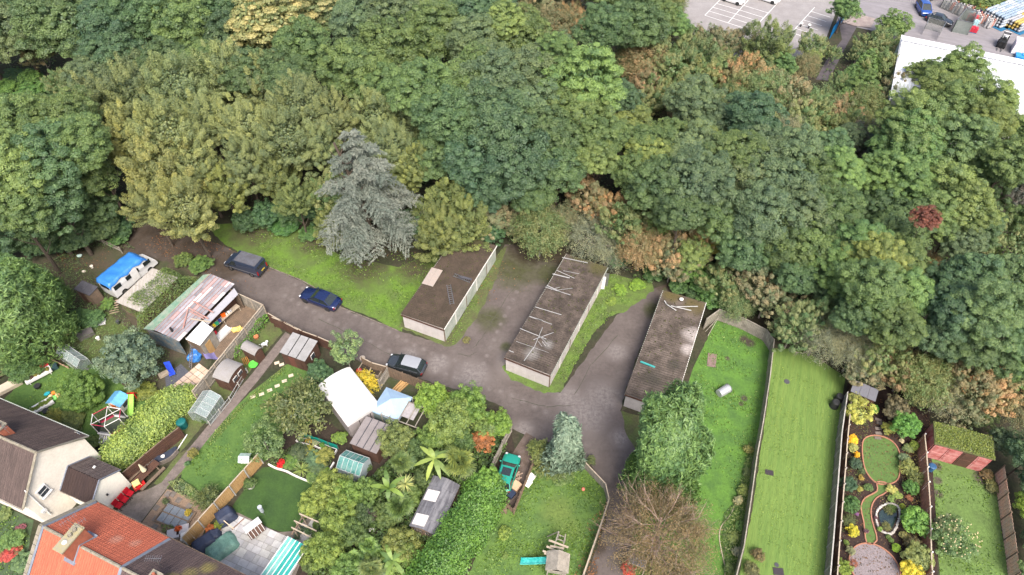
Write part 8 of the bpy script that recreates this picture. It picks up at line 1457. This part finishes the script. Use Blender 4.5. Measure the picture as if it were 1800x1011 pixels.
# pond
pnd = thing('garden_pond', 'heart-shaped garden pond rimmed with pale cobbles', 'pond', P(1560, 912)); B3p = lambda pts: [tuple((P(*B3(x, y)) - P(1560, 912)).to_2d()) for x, y in pts]
pin = smooth_poly(B3p([(285, 720), (300, 700), (330, 685), (365, 695), (370, 730), (355, 775), (335, 795), (300, 780)]), sub=3); MB().prism(pin, -.1, .05).obj('water', mat('pond_water', (0.009, 0.017, 0.020), .05, (.02, .035, .03), 2, .3, spec=.8), pnd)
pout_ = smooth_poly(B3p([(272, 725), (288, 690), (330, 670), (378, 685), (382, 735), (365, 790), (335, 815), (285, 790)]), sub=9); rp3 = random.Random(7)
for i in range(0, len(pout_), 1): x, y = pout_[i]; MB().ball((x + rp3.uniform(-.03, .03), y + rp3.uniform(-.03, .03), .07), rp3.uniform(.09, .14), rp3.uniform(.09, .14), .07, 6, 4, .15, rp3).obj('cobble', M_col, pnd, color=[(.36, .33, .3), (.28, .26, .24), (.42, .4, .37)][rp3.randrange(3)])
for i, (x, y, c) in enumerate(((330, 705, (.12, .13, .06)), (318, 780, (.14, .15, .07)), (345, 695, (.1, .16, .05)))): k = link_mesh('water_plant', KIND['fineshrub'][0][i % 2], None, pnd, c); q = P(*B3(x, y)) - P(1560, 912); k.location = (q.x, q.y, .12); k.scale = (.42, .42, .25)
for i, (x, y) in enumerate(((283, 322), (283, 300), (280, 345), (290, 275), (283, 258))): q = P(*B3(x, y + 10)); single(MB().box(0, 0, 0, .6, .3, .05), 'stepping_stone', M_conc, 'flat stone %s above the round lawn' % ('second from the grass', 'third from the grass', 'nearest the grass', 'fourth from the grass', 'furthest from the grass')[i], 'stone', q + Vector((0, 0, .02)), -.1 * i, None, group='stepping stones behind the round lawn')
SHR = [ # x, y (crop), r crop px, h, colour, kind, label
 (185, 235, 72, 2.6, (.34, .36, .11), 'airy', 'pale yellow bushy shrub by the grey-roofed shed'), (165, 165, 30, 2.0, (.2, .22, .08), 'shrub', 'small yellow-green shrub below the grey-roofed shed'), (265, 215, 17, 1.2, (.06, .2, .03), 'dome', 'small bright green ball shrub by the mulch path'), (375, 215, 58, 2.8, (.13, .12, .08), 'bigshrub', 'bronze-tinged shrub under the pale thorn'), (430, 295, 62, 3.0, (.09, .22, .05), 'bigshrub', 'rounded bright green bush below the bronze shrub'), (335, 310, 32, 1.3, (.26, .28, .08), 'shrub', 'yellow variegated shrub behind the round lawn'), (160, 365, 26, .9, (.65, .42, .02), 'shrub', 'golden-flowered clump left of the round lawn'), (180, 435, 14, .7, (.6, .38, .02), 'shrub', 'smaller golden-flowered clump below the first'), (160, 398, 24, .9, (.30, .32, .14), 'shrub', 'pale tufted shrub between the golden flowers'), (172, 478, 24, 1.0, (.045, .09, .06), 'dome', 'dark blue-green ball shrub by the fence'), (205, 510, 17, .6, (.07, .11, .05), 'shrub', 'low shrub below the dark ball shrub'), (140, 575, 40, 1.5, (.045, .10, .06), 'bigshrub', 'large dark teal shrub by the double fence'), (200, 545, 14, .5, (.28, .22, .06), 'shrub', 'yellow-orange heather cushion left of the path'), (195, 598, 14, .6, (.28, .28, .09), 'shrub', 'yellow-tipped cushion near the path bend'), (235, 590, 20, .6, (.09, .16, .06), 'shrub', 'green rosette plants at the path bend'), (152, 672, 34, 1.3, (.055, .13, .04), 'dome', 'dark green ball shrub left of the winding path'), (140, 750, 30, 1.0, (.08, .11, .045), 'fineshrub', 'dull green shrub below the ball shrub'), (160, 800, 28, 1.1, (.42, .40, .05), 'shrub', 'bright yellow shrub left of the winding path'), (180, 717, 10, .4, (.22, .1, .32), 'shrub', 'tiny violet-flowered plant beside the path'), (130, 855, 13, .5, (.13, .2, .05), 'shrub', 'small green plant below the yellow shrub'), (150, 895, 20, .9, (.2, .22, .15), 'shrub', 'greyish shrub at the gravel circle'), (165, 955, 18, 1.1, (.22, .09, .07), 'fineshrub', 'red-leaved shrub at the left of the gravel circle'), (115, 980, 38, 1.4, (.15, .22, .04), 'bigshrub', 'yellow-green bush in the bottom left garden corner'),
 (395, 368, 10, .35, (.45, .42, .37), 'dome', 'pale round stone-like cushion by the bright bush'), (425, 405, 24, .7, (.15, .2, .09), 'shrub', 'pale perennials right of the round lawn'), (455, 390, 22, 1.0, (.15, .21, .04), 'shrub', 'yellow-green shrub at the red-brown fence'), (405, 450, 24, .7, (.13, .19, .13), 'shrub', 'grey-green perennials right of the round lawn'), (430, 500, 38, 1.2, (.20, .23, .09), 'fineshrub', 'variegated pale shrub near the red-brown fence'), (465, 550, 36, 1.3, (.12, .15, .06), 'fineshrub', 'olive shrub near the red-brown fence'), (440, 592, 30, 1.1, (.07, .17, .04), 'dome', 'green ball shrub below the olive shrub'), (345, 600, 24, .6, (.36, .36, .14), 'shrub', 'cream-leaved hostas by the path start'), (375, 628, 20, .5, (.2, .27, .08), 'shrub', 'lime-leaved plant below the cream hostas'), (345, 645, 18, .45, (.14, .22, .07), 'shrub', 'green perennials above the pond'), (430, 640, 16, .5, (.25, .11, .07), 'shrub', 'coral-flowered plant right of the pond'), (398, 682, 12, .4, (.26, .32, .05), 'dome', 'lime cushion above right of the pond'), (465, 755, 60, 1.8, (.11, .23, .05), 'dome', 'big light green ball shrub right of the pond'), (408, 822, 22, .7, (.2, .2, .09), 'shrub', 'pale shrub right of the pond foot'), (445, 865, 36, 1.2, (.11, .10, .055), 'fineshrub', 'brownish shrub below the big ball shrub'), (368, 880, 17, .7, (.20, .33, .04), 'dome', 'vivid lime ball shrub near the gravel circle'), (345, 845, 10, .4, (.12, .2, .06), 'dome', 'tiny green cushion near the gravel circle'), (490, 935, 66, 2.0, (.18, .22, .09), 'bigshrub', 'pale olive rounded bush at the bottom of the garden'), (440, 990, 48, 1.5, (.45, .40, .05), 'shrub', 'golden yellow bush at the bottom of the garden'), (290, 790, 10, .4, (.16, .26, .07), 'dome', 'small green cushion at the pond edge'), (330, 765 + 60, 12, .4, (.1, .16, .05), 'shrub', 'ferny plant below the pond'), (270, 735, 8, .3, (.12, .06, .10), 'shrub', 'small purple heather at the pond, left side'), (225, 800 - 0, 12, .4, (.13, .07, .11), 'shrub', 'purple heather beside the yellow shrub')]
for (x, y, r, h, c, k, lb) in SHR: sh_(k, *B3(x, y), r / 2.725 * 1.14, h * 1.05, c, lb)
rs4 = random.Random(44)
# orchard lawn, trees at the right edge
sh_('airy', *B3(630, 850), 40, 3.4, (.10, .17, .08), 'spreading apple tree with pale fruit on the orchard lawn', 'tree', 'garden_tree'); sh_('airy', *B3(600, 770), 22, 3.0, (.15, .18, .12), 'half-bare pale crown of the small apple tree by the fence', 'tree', 'garden_tree')
bb = MB(); rf2 = random.Random(3)
for i in range(60): a = rf2.uniform(0, 6.28); r_ = 1.9 * math.sqrt(rf2.random()); bb.ball((r_ * math.cos(a), r_ * math.sin(a), 2.5 + .7 * math.sqrt(max(0, 1 - (r_ / 2) ** 2)) + rf2.uniform(-.05, .2)), .06, n=6, m=4)
at_ = next(o for o in bpy.data.objects if o.get('label', '').startswith('spreading apple')); bb.obj('apples', mat('pale_apple', (0.468, 0.390, 0.218), .5), at_, kind='stuff')
for (x, y, r, h, c, k, lb) in ((1815, 800, 42, 6, (.07, .13, .075), 'bigshrub', 'grey-green tree at the right edge beside the red garage'), (1825, 850, 40, 5, (.06, .11, .06), 'bigshrub', 'darker tree at the right edge behind the orange fence'), (1818, 895, 30, 3.5, (.17, .26, .04), 'bigshrub', 'yellow-green bush at the right edge'), (1832, 950, 36, 4, (.055, .10, .045), 'bigshrub', 'dark green tree below the yellow-green bush'), (1828, 1000, 30, 3.5, (.12, .19, .08), 'bigshrub', 'light green bush in the bottom right corner'), (1760, 770, 26, 3.5, (.075, .12, .07), 'bigshrub', 'grey-green bush over the end of the red garage'), (1720, 730, 30, 3.0, (.07, .11, .04), 'bigshrub', 'green bush behind the moss-roofed garage'), (1745, 855, 14, .7, (.12, .13, .05), 'shrub', 'weedy patch at the end of the red garage'), (1735, 835, 12, .6, (.14, .10, .05), 'shrub', 'brown weeds in front of the red garage'), (1606, 700, 20, 2, (.05, .08, .03), 'bigshrub', 'dark bush between bright bush and red garage')): sh_(k, x, y, r, h, c, lb, 'tree' if h > 3.4 else 'shrub')
b = MB(); b.tube((0, 0, 0), (0, 0, .7), .3, .34, 12); b.ball((0, 0, .7), .34, .34, .08, 12, 4); single(b, 'water_butt', mat('blue_plastic', (0.023, 0.078, 0.172), .5), 'blue barrel at the red-brown fence on the orchard side', 'barrel', P(*B3(528, 505)))
# bushes and weeds round the road
for (x, y, r, h, c, k, lb) in ((500, 395, 36, 1.6, (.045, .12, .035), 'bigshrub', 'dark green brambles on the edge of the green'), (545, 410, 24, 1.3, (.06, .13, .04), 'bigshrub', 'brambles left of the olive bush by the cedar'), (455, 385, 28, 1.6, (.055, .10, .04), 'bigshrub', 'brambles under the golden willow'), (845, 440, 22, 2.6, (.13, .17, .04), 'bigshrub', 'weeds on the far end of the left garage roof'), (1090, 510, 14, .6, (.14, .24, .04), 'shrub', 'lush weeds behind the middle garage'), (1120, 500, 16, .6, (.13, .23, .035), 'shrub', 'bright weeds near the path into the wood'), (1075, 530, 10, .4, (.13, .2, .04), 'shrub', 'low weeds beside the middle garage wall'), (1150, 480, 24, 1.4, (.05, .11, .035), 'bigshrub', 'dark brambles where the path enters the wood'), (1195, 500, 24, 1.3, (.055, .12, .04), 'bigshrub', 'brambles left of the right-hand garage end'), (1222, 512, 20, 1.5, (.05, .1, .04), 'bigshrub', 'brambles behind the right-hand garage'), (820, 598, 8, .4, (.12, .12, .05), 'shrub', 'dry weeds at the corner of the left garage'), (120, 420, 20, 1.2, (.05, .11, .05), 'bigshrub', 'green bramble in the scrubby corner'), (205, 440 - 20, 18, 1.5, (.07, .15, .05), 'bigshrub', 'green bush at the old rail fence end'), (165, 560, 24, 1.3, (.06, .13, .05), 'bigshrub', 'undergrowth below the dark-roofed shed'), (135, 555, 20, 1.2, (.05, .11, .045), 'bigshrub', 'undergrowth between conifer and rough grass'), (190, 535, 14, 1.2, (.09, .17, .04), 'shrub', 'bright leaves beside the leaning pallet'), (350, 465, 22, 1.4, (.08, .15, .04), 'bigshrub', 'green bush at the top of the carport'), (325, 455, 18, 1.3, (.09, .14, .04), 'bigshrub', 'bush between carport and leafy road'), (20, 950, 26, 1.0, (.10, .18, .06), 'bigshrub', 'overgrown green clump in the front garden'), (15, 975, 16, .8, (.35, .06, .06), 'shrub', 'red-flowering shrub in the front garden'), (40, 990, 22, .8, (.10, .17, .09), 'bigshrub', 'grey-green clump at the wall of the red-roofed house'), (5, 905, 16, .6, (.12, .17, .07), 'shrub', 'weeds at the left edge of the front garden'), (35, 930, 10, .5, (.2, .07, .12), 'shrub', 'pink-flowering plant in the front garden'), (28, 965, 12, .5, (.3, .12, .06), 'shrub', 'orange-red plant in the front garden'), (40, 640, 40, 1.6, (.06, .12, .04), 'bigshrub', 'leafy bank under the left conifer'), (5, 640, 24, 1.6, (.07, .12, .04), 'bigshrub', 'bush at the left edge under the conifer'), (125, 742, 30, .8, (.09, .12, .04), 'bigshrub', 'low mixed shrubs behind the cream house'), (95, 732, 16, 1.1, (.16, .18, .05), 'fineshrub', 'straw-coloured spray beside the clipped tree'), (165, 775, 16, .6, (.1, .15, .04), 'shrub', 'small shrubs by the cream house gable'), (195, 800, 14, .6, (.11, .15, .04), 'shrub', 'shrubs on the terrace edge'), (275, 700, 22, .8, (.12, .15, .03), 'bigshrub', 'ochre-green bush at the slate bed')): sh_(k, x, y, r, h, c, lb)
# ---------------------------------------------------------------- car park edge and industrial yard
bf_ = thing('blue_fence', 'bright blue steel fence along the footpath', 'fence', P(1458, 68)); A_, B_ = P(1458, 68), P(1487, 28)
for i in range(46): q = (B_ - A_) * (i / 45); MB().box(q.x, q.y, 0, .1, .05, 2.1, math.atan2((B_ - A_).y, (B_ - A_).x)).obj('pale', mat('bright_blue_paint_steel', (0.000, 0.125, 0.328), .5), bf_)
for z_ in (.4, 1.8): MB().bar(Vector((0, 0, z_)), (B_ - A_) + Vector((0, 0, z_)), .06, .06).obj('rail', MATS['bright_blue_paint_steel'], bf_)
for i, (x, y) in enumerate(((1407, 47), (1421, 50))): t = thing('bollard', ('left', 'right')[i] + ' one of two white-topped bollards in the parking bays', 'bollard', P(x, y)); MB().tube((0, 0, 0), (0, 0, .6), .12, .12, 10).obj('post', M_black, t); MB().ball((0, 0, .65), .28, .28, .14, 10, 5).obj('cap', M_wht, t)
M_cyl = mat('gas_bottle_paint', (0.390, 0.413, 0.452), .4, (.4, .44, .5), 2, .15, objcol=True)
cylm = MB(); cylm.tube((-.72, 0, 0), (.62, 0, 0), .27, .27, 10, False); cylm.tube((.62, 0, 0), (.78, 0, 0), .27, .12, 10, True); cylm.tube((-.72, 0, 0), (-.80, 0, 0), .27, .2, 10, True); cylme = cylm.mesh('gas_bottle', M_cyl, True)
ry = random.Random(21); ax_a, ax_b = P(1745, 42), P(1800, 20); dr = (ax_b - ax_a).normalized(); nr_ = Vector((dr.y, -dr.x, 0)); rzc = math.atan2(dr.y, dr.x); base = P(1729, 34)
ORDN = lambda i: ORD[i] if i < 20 else ''
for col_ in range(7):
 for row in range(4):
  for dep in range(6):
   p = base + nr_ * (.56 * col_) + dr * (1.7 * dep) + Vector((0, 0, .35 + .5 * row)) + dr * ry.uniform(-.1, .1); o = link_mesh('gas_bottle', cylme, None, None, ((.27, .31, .36), (.36, .39, .42), (.2, .26, .33))[ry.randrange(3)]); o.location = p; o.rotation_euler.z = rzc + math.pi; tag(o, 'silver-blue gas bottle, %s layer, %s row from the left, %s from the front, big stack' % (('bottom', 'second', 'third', 'top')[row], ORD[col_], ORD[dep]), 'gas bottle', 'gas bottles lying in the big stack')
for col_ in range(5):
 for row in range(3):
  for dep in range(4):
   p = P(1771, 46) + nr_ * (.56 * col_) + dr * (1.7 * dep) + Vector((0, 0, .35 + .5 * row)); o = link_mesh('gas_bottle', cylme, None, None, ((.38, .28, .08), (.28, .29, .32))[ry.random() < .4]); o.location = p; o.rotation_euler.z = rzc + math.pi; tag(o, 'yellow-ended gas bottle, %s layer, %s row from the left, %s from the front, right-edge stack' % (('bottom', 'middle', 'top')[row], ORD[col_], ORD[dep]), 'gas bottle', 'yellow-ended gas bottles in the smaller stack')
for i in range(2):
 p = (base + nr_ * 1.9 + dr * 4, P(1771, 46) + nr_ * 1.3 + dr * 2.4)[i]; single(MB().box(0, 0, 0, (10.5, 7)[i], (4.6, 3.4)[i], .08), 'pallet', mat('blue_pallet', (0.016, 0.109, 0.218), .7), ('blue pallet base under the big gas bottle stack', 'blue pallet base under the yellow-ended gas bottles')[i], 'pallet', p, rzc)
upm = MB(); upm.tube((0, 0, 0), (0, 0, 1.15), .2, .2, 8, False); upm.tube((0, 0, 1.15), (0, 0, 1.35), .2, .07, 8, True); upme = upm.mesh('gas_cylinder', M_cyl, True)
ca, cb = P(1652, 14), P(1700, 36); dc = (cb - ca).normalized(); nc = Vector((-dc.y, dc.x, 0)); 
for i in range(17):
 for j in range(7):
  if ry.random() < .08: continue
  p = ca + dc * (i * .56) + nc * (j * .56 + .3); c = ((.36, .36, .37), (.42, .42, .43), (.38, .32, .3), (.36, .16, .13))[min(3, int(ry.random() * 3.4))]; 
  if j > 4 and i > 10: c = (.20, .12, .38)
  o = link_mesh('gas_cylinder', upme, None, None, c); o.location = p + Vector((0, 0, ry.uniform(0, .25))); tag(o, 'upright gas cylinder in the wire cage, %s from the left, %s row from the front' % (ORD[i], ORD[j]), 'gas cylinder', 'gas cylinders in the wire cage')
cg = thing('wire_cage', 'long wire mesh cage full of pale gas cylinders', 'cage', ca); Lc = (cb - ca).length; mesh_ = mat('wire_mesh', (0.234, 0.250, 0.234), .6, alpha=.45)
for (p, q) in ((Vector((0, 0, 0)), dc * Lc), (Vector((0, 0, 0)), nc * 4.4), (nc * 4.4, nc * 4.4 + dc * Lc)):
 MB().add([p, q, q + Vector((0, 0, 2)), p + Vector((0, 0, 2))], [(0, 1, 2, 3)]).obj('mesh_panel', mesh_, cg); MB().bar(p + Vector((0, 0, 2)), q + Vector((0, 0, 2)), .06).obj('rail', M_chr, cg)
 for k in range(5): s = p.lerp(q, k / 4); MB().box(s.x, s.y, 0, .07, .07, 2.05).obj('post', M_chr, cg)
cg2 = thing('wire_cage', 'slanted grey mesh enclosure at the end of the cylinder cage', 'cage', P(1686, 50))
for (p, q) in (((1672, 56), (1700, 62)), ((1700, 62), (1708, 42)), ((1672, 56), (1688, 36)), ((1688, 36), (1708, 42))):
 a, b_ = P(*p) - P(1686, 50), P(*q) - P(1686, 50); MB().add([a, b_, b_ + Vector((0, 0, 2.2)), a + Vector((0, 0, 2.2))], [(0, 1, 2, 3)]).obj('mesh_panel', mat('green_grey_mesh', (0.187, 0.218, 0.203), .6, alpha=.75), cg2); MB().bar(a + Vector((0, 0, 2.2)), b_ + Vector((0, 0, 2.2)), .07).obj('rail', M_chr, cg2); MB().box(a.x, a.y, 0, .08, .08, 2.2).obj('post', M_chr, cg2)
for i, ((x, y), s, c, lb) in enumerate((((1706, 38), (1.6, 1.2, 1.3), (.4, .05, .06), 'red cylinder rack beside the grey enclosure'), ((1708, 32), (1.5, 1.0, 1.2), (.15, .35, .55), 'light blue rack behind the red one'), ((1709, 56), (1.3, 1.0, .9), (.42, .03, .05), 'red crate at the foot of the grey enclosure'), ((1721, 27), (1.3, 1.2, 1.6), (.16, .05, .35), 'purple container with an orange top'), ((1735, 22), (2.4, 1.4, 1.5), (.66, .69, .73), 'white stack between purple container and gas bottles'), ((1794, 92), (3.0, 2.6, 1.9), (.66, .6, .64), 'pale pink and white goods stack at the right edge'), ((1798, 105), (2.6, 1.8, .7), (.02, .2, .5), 'blue pallet load at the right edge'), ((1712, 45), (.9, .8, 1.), (.3, .5, .55), 'pale turquoise rack end beside the red rack'))):
 t = thing('goods_rack', lb, 'rack', P(x, y), -.5, 'racks and loads in the industrial yard'); sx, sy, sz = s
 MB().box(0, 0, 0, sx, sy, .12).obj('pallet', MATS['blue_pallet'], t)
 for k in range(3):
  for l in range(2): MB().box(-sx / 3 + k * sx / 3, -sy / 4 + l * sy / 2, .12, sx / 3 - .04, sy / 2 - .04, sz - .12 - .1 * ((k + l) % 2)).obj('load', M_col, t, color=c)
 if 'orange' in lb: MB().box(0, 0, sz + .02, sx, sy, .1).obj('lid', mat('orange_lid', (0.585, 0.273, 0.039), .6), t)
fk = thing('forklift', 'white and black forklift truck in the industrial yard', 'forklift', P(1759, 80), math.atan2((P(1763, 70) - P(1756, 90)).y, (P(1763, 70) - P(1756, 90)).x)); MB().box(-.2, 0, .35, 2.0, 1.15, .75).obj('chassis', M_black, fk); MB().box(.75, 0, .4, .6, 1.1, .9).obj('counterweight', M_wht, fk)
for x in (-.7, .5):
 for y in (-.5, .5): MB().bar((x, y, 1.05), (x * .9, y * .9, 2.15), .07).obj('roof_pillar', M_black, fk)
for i in range(5): MB().box(-.7 + .3 * i, 0, 2.15, .1, 1.05, .05).obj('roof_bar', M_wht if i in (0, 4) else M_black, fk)
for y in (-.3, .3): MB().box(-1.3, y, .2, .12, .12, 2.1).obj('mast', M_black, fk); MB().box(-1.85, y, .12, 1.0, .12, .05).obj('fork', M_chr, fk)
for x in (-.8, .7):
 for y in (-.55, .55): MB().tube((x, y - .1, .32), (x, y + .1, .32), .32, .32, 14).obj('wheel', M_tyre, fk)
MB().box(0, 0, 1.1, .5, .5, .35).obj('seat', M_black, fk)
gt_ = thing('yard_gate', 'grey mesh gate lying between warehouse roof and black car', 'gate', P(1632, 60)); 
for (p, q) in (((1620, 62), (1624, 50)), ((1624, 50), (1654, 58)), ((1646, 72), (1654, 58))): a, b_ = P(*p) - P(1632, 60), P(*q) - P(1632, 60); MB().add([a, b_, b_ + Vector((0, 0, 2)), a + Vector((0, 0, 2))], [(0, 1, 2, 3)]).obj('mesh_panel', mesh_, gt_); MB().bar(a + Vector((0, 0, 2)), b_ + Vector((0, 0, 2)), .07).obj('rail', M_chr, gt_)
tk = thing('box_trailer', 'white box van body at the top edge behind the blue car', 'van', P(1624, 2), rzc); MB().box(1.2, 0, .9, 4.2, 2.0, 1.9).obj('box', M_wht, tk); MB().box(1.2, 0, .4, 4.2, 1.8, .45).obj('chassis', M_black, tk)
for x in (-.2, 2.6):
 for y in (-.9, .9): MB().tube((x, y - .12, .38), (x, y + .12, .38), .38, .38, 12).obj('wheel', M_tyre, tk)
for (x, y, r, h, lb) in ((1730, 4, 34, 3, 'green bushes behind the cylinder cage'), (1700, -2, 24, 3, 'bush at the top edge above the cage'), (1760, 2, 24, 2.4, 'low bush at the top edge of the yard')): sh_('bigshrub', x, y, r, h, (.10, .15, .05), lb)
# concrete kerb of the green
kb2 = thing('road_kerb', 'low pale kerb along the edge of the green', 'kerb', P(600, 541)); kp = [(470, 469), (530, 493), (565, 513), (600, 541), (650, 561), (700, 582)]
for i in range(5):
 a, b_ = P(*kp[i]) - P(600, 541), P(*kp[i + 1]) - P(600, 541); k = max(1, int((b_ - a).length / .9))
 for j in range(k): MB().bar(a.lerp(b_, j / k + .01) + Vector((0, 0, .03)), a.lerp(b_, (j + 1) / k - .01) + Vector((0, 0, .03)), .1, .1).obj('kerb_stone', M_conc, kb2)
# fallen leaves, litter of the road and tufts on the lawns
def scatter(name, label, polys, n, size, col, m=LEAF, seed=1, z=.03, asp=.8, up=True, blade_=False, clump=None, hmax=.0):
 rng = np.random.default_rng(seed); out = []
 for pts, k in polys:
  poly = W(pts); xs = [p[0] for p in poly]; ys = [p[1] for p in poly]; x = rng.uniform(min(xs), max(xs), k * 3); y = rng.uniform(min(ys), max(ys), k * 3)
  ok = np.array([inpoly(a, b, poly) for a, b in zip(x, y)]); x, y = x[ok][:k], y[ok][:k]
  if clump: q = np.stack([x, y, x * 0], 1); f = blob_noise(q, seed, clump); ok = f + rng.uniform(-.5, .5, len(x)) > 0; x, y = x[ok], y[ok]
  out.append(np.stack([x, y, np.full(len(x), z) + rng.uniform(0, hmax, len(x))], 1))
 C = np.vstack(out); n_ = len(C); nr = rng.normal(size=(n_, 3)) * (.25 if up else .9) + [0, 0, 1]
 V = leaf_quads(rng, C, nr, size * rng.uniform(.5, 1.5, n_), asp, 0); o = link_mesh(name, quads_mesh(name, V, rng.uniform(0, 1, n_), m), None, None, col); return tag(o, label, 'leaves' if 'leaves' in label else 'grass', kind='stuff')
scatter('fallen_leaves', 'fallen orange-brown leaves on the road and yard ends', [([(190, 390), (330, 405), (480, 470), (450, 520), (260, 440)], 1800), ([(870, 440), (1000, 440), (960, 500), (830, 540)], 400), ([(1030, 920), (1060, 890), (1050, 1011), (1010, 1011)], 350), ([(90, 420), (200, 420), (180, 470), (110, 480)], 500), ([(540, 400), (800, 440), (740, 480), (560, 440)], 300)], 0, .13, (.115, .072, .045), AUT, 5, clump=1.5)
scatter('grass_tufts', 'tufts of longer grass on lawns and verges', [([(1262, 560), (1345, 595), (1320, 870), (1290, 1011), (1120, 1011), (1200, 700)], 6500), ([(905, 895), (935, 825), (1040, 822), (1062, 870), (1024, 1011), (830, 1011)], 6500), ([(420, 392), (780, 455), (706, 580), (470, 468)], 6500), ([(700, 574), (785, 590), (880, 440), (892, 432), (800, 606)], 1800), ([(888, 648), (963, 675), (1072, 485), (1145, 495), (1040, 590), (985, 690)], 3500), ([(1640, 805), (1745, 830), (1770, 1011), (1650, 1011)], 2200), ([(330, 800), (505, 640), (565, 690), (460, 815), (365, 880)], 2200), ([(20, 715), (120, 640), (250, 700), (215, 800)], 2000), ([(0, 890), (60, 915), (35, 1011), (0, 1011)], 900)], 0, .17, (.085, .15, .028), LEAF, 6, z=.05, asp=.5, up=False, clump=1.0, hmax=.06)
scatter('grass_tufts', 'fine short grass texture of the striped lawn', [([(1364, 636), (1478, 695), (1458, 1011), (1305, 1011), (1350, 700)], 6000)], 0, .12, (.13, .19, .045), LEAF, 8, z=.035, asp=.4, up=False, clump=.8, hmax=.02)
scatter('mulch_bits', 'leaves and weeds scattered over the dark mulch beds', [([(1490, 690), (1635, 720), (1640, 1011), (1462, 1011)], 2200)], 0, .12, (.07, .05, .035), AUT, 9)
mound('weeds', 'weeds and nettles filling the back yard between sheds and conifer', 'weeds', [(70, 470), (130, 440), (200, 520), (225, 560), (250, 590), (200, 650), (120, 640), (100, 560)], .55, (.075, .13, .05), .11, 60, seed=51, kind_='stuff')
mound('weeds', 'low leafy weeds along the old rail fence of the back yard', 'weeds', [(60, 425), (130, 405), (215, 420), (240, 440), (190, 440), (130, 430), (90, 450)], .6, (.06, .11, .045), .12, 70, seed=52, kind_='stuff')
mound('weeds', 'weeds round the base of the workshop and slate bed', 'weeds', [(255, 600), (300, 620), (285, 665), (255, 700), (215, 700), (230, 660)], .4, (.07, .12, .04), .1, 90, seed=53, kind_='stuff')
for sd_, pts, c in ((61, [(1492, 790), (1512, 800), (1520, 850), (1510, 880), (1508, 930), (1478, 940), (1485, 850)], (.10, .13, .05)), (62, [(1585, 790), (1615, 760), (1622, 850), (1626, 930), (1600, 980), (1580, 940), (1585, 870)], (.13, .14, .06)), (63, [(1495, 720), (1540, 720), (1530, 760), (1505, 780)], (.10, .12, .05)), (64, [(1545, 870), (1580, 860), (1585, 890), (1550, 890)], (.16, .18, .07))):
 mound('border_plants', ('low mixed planting left of the winding path', 'low mixed planting along the red-brown fence', 'low planting above the round lawn', 'low planting between path start and pond')[sd_ - 61], 'border', pts, .28, c, .1, 55, seed=sd_, kind_='stuff', m=(THORN, AUT)[sd_ == 62])
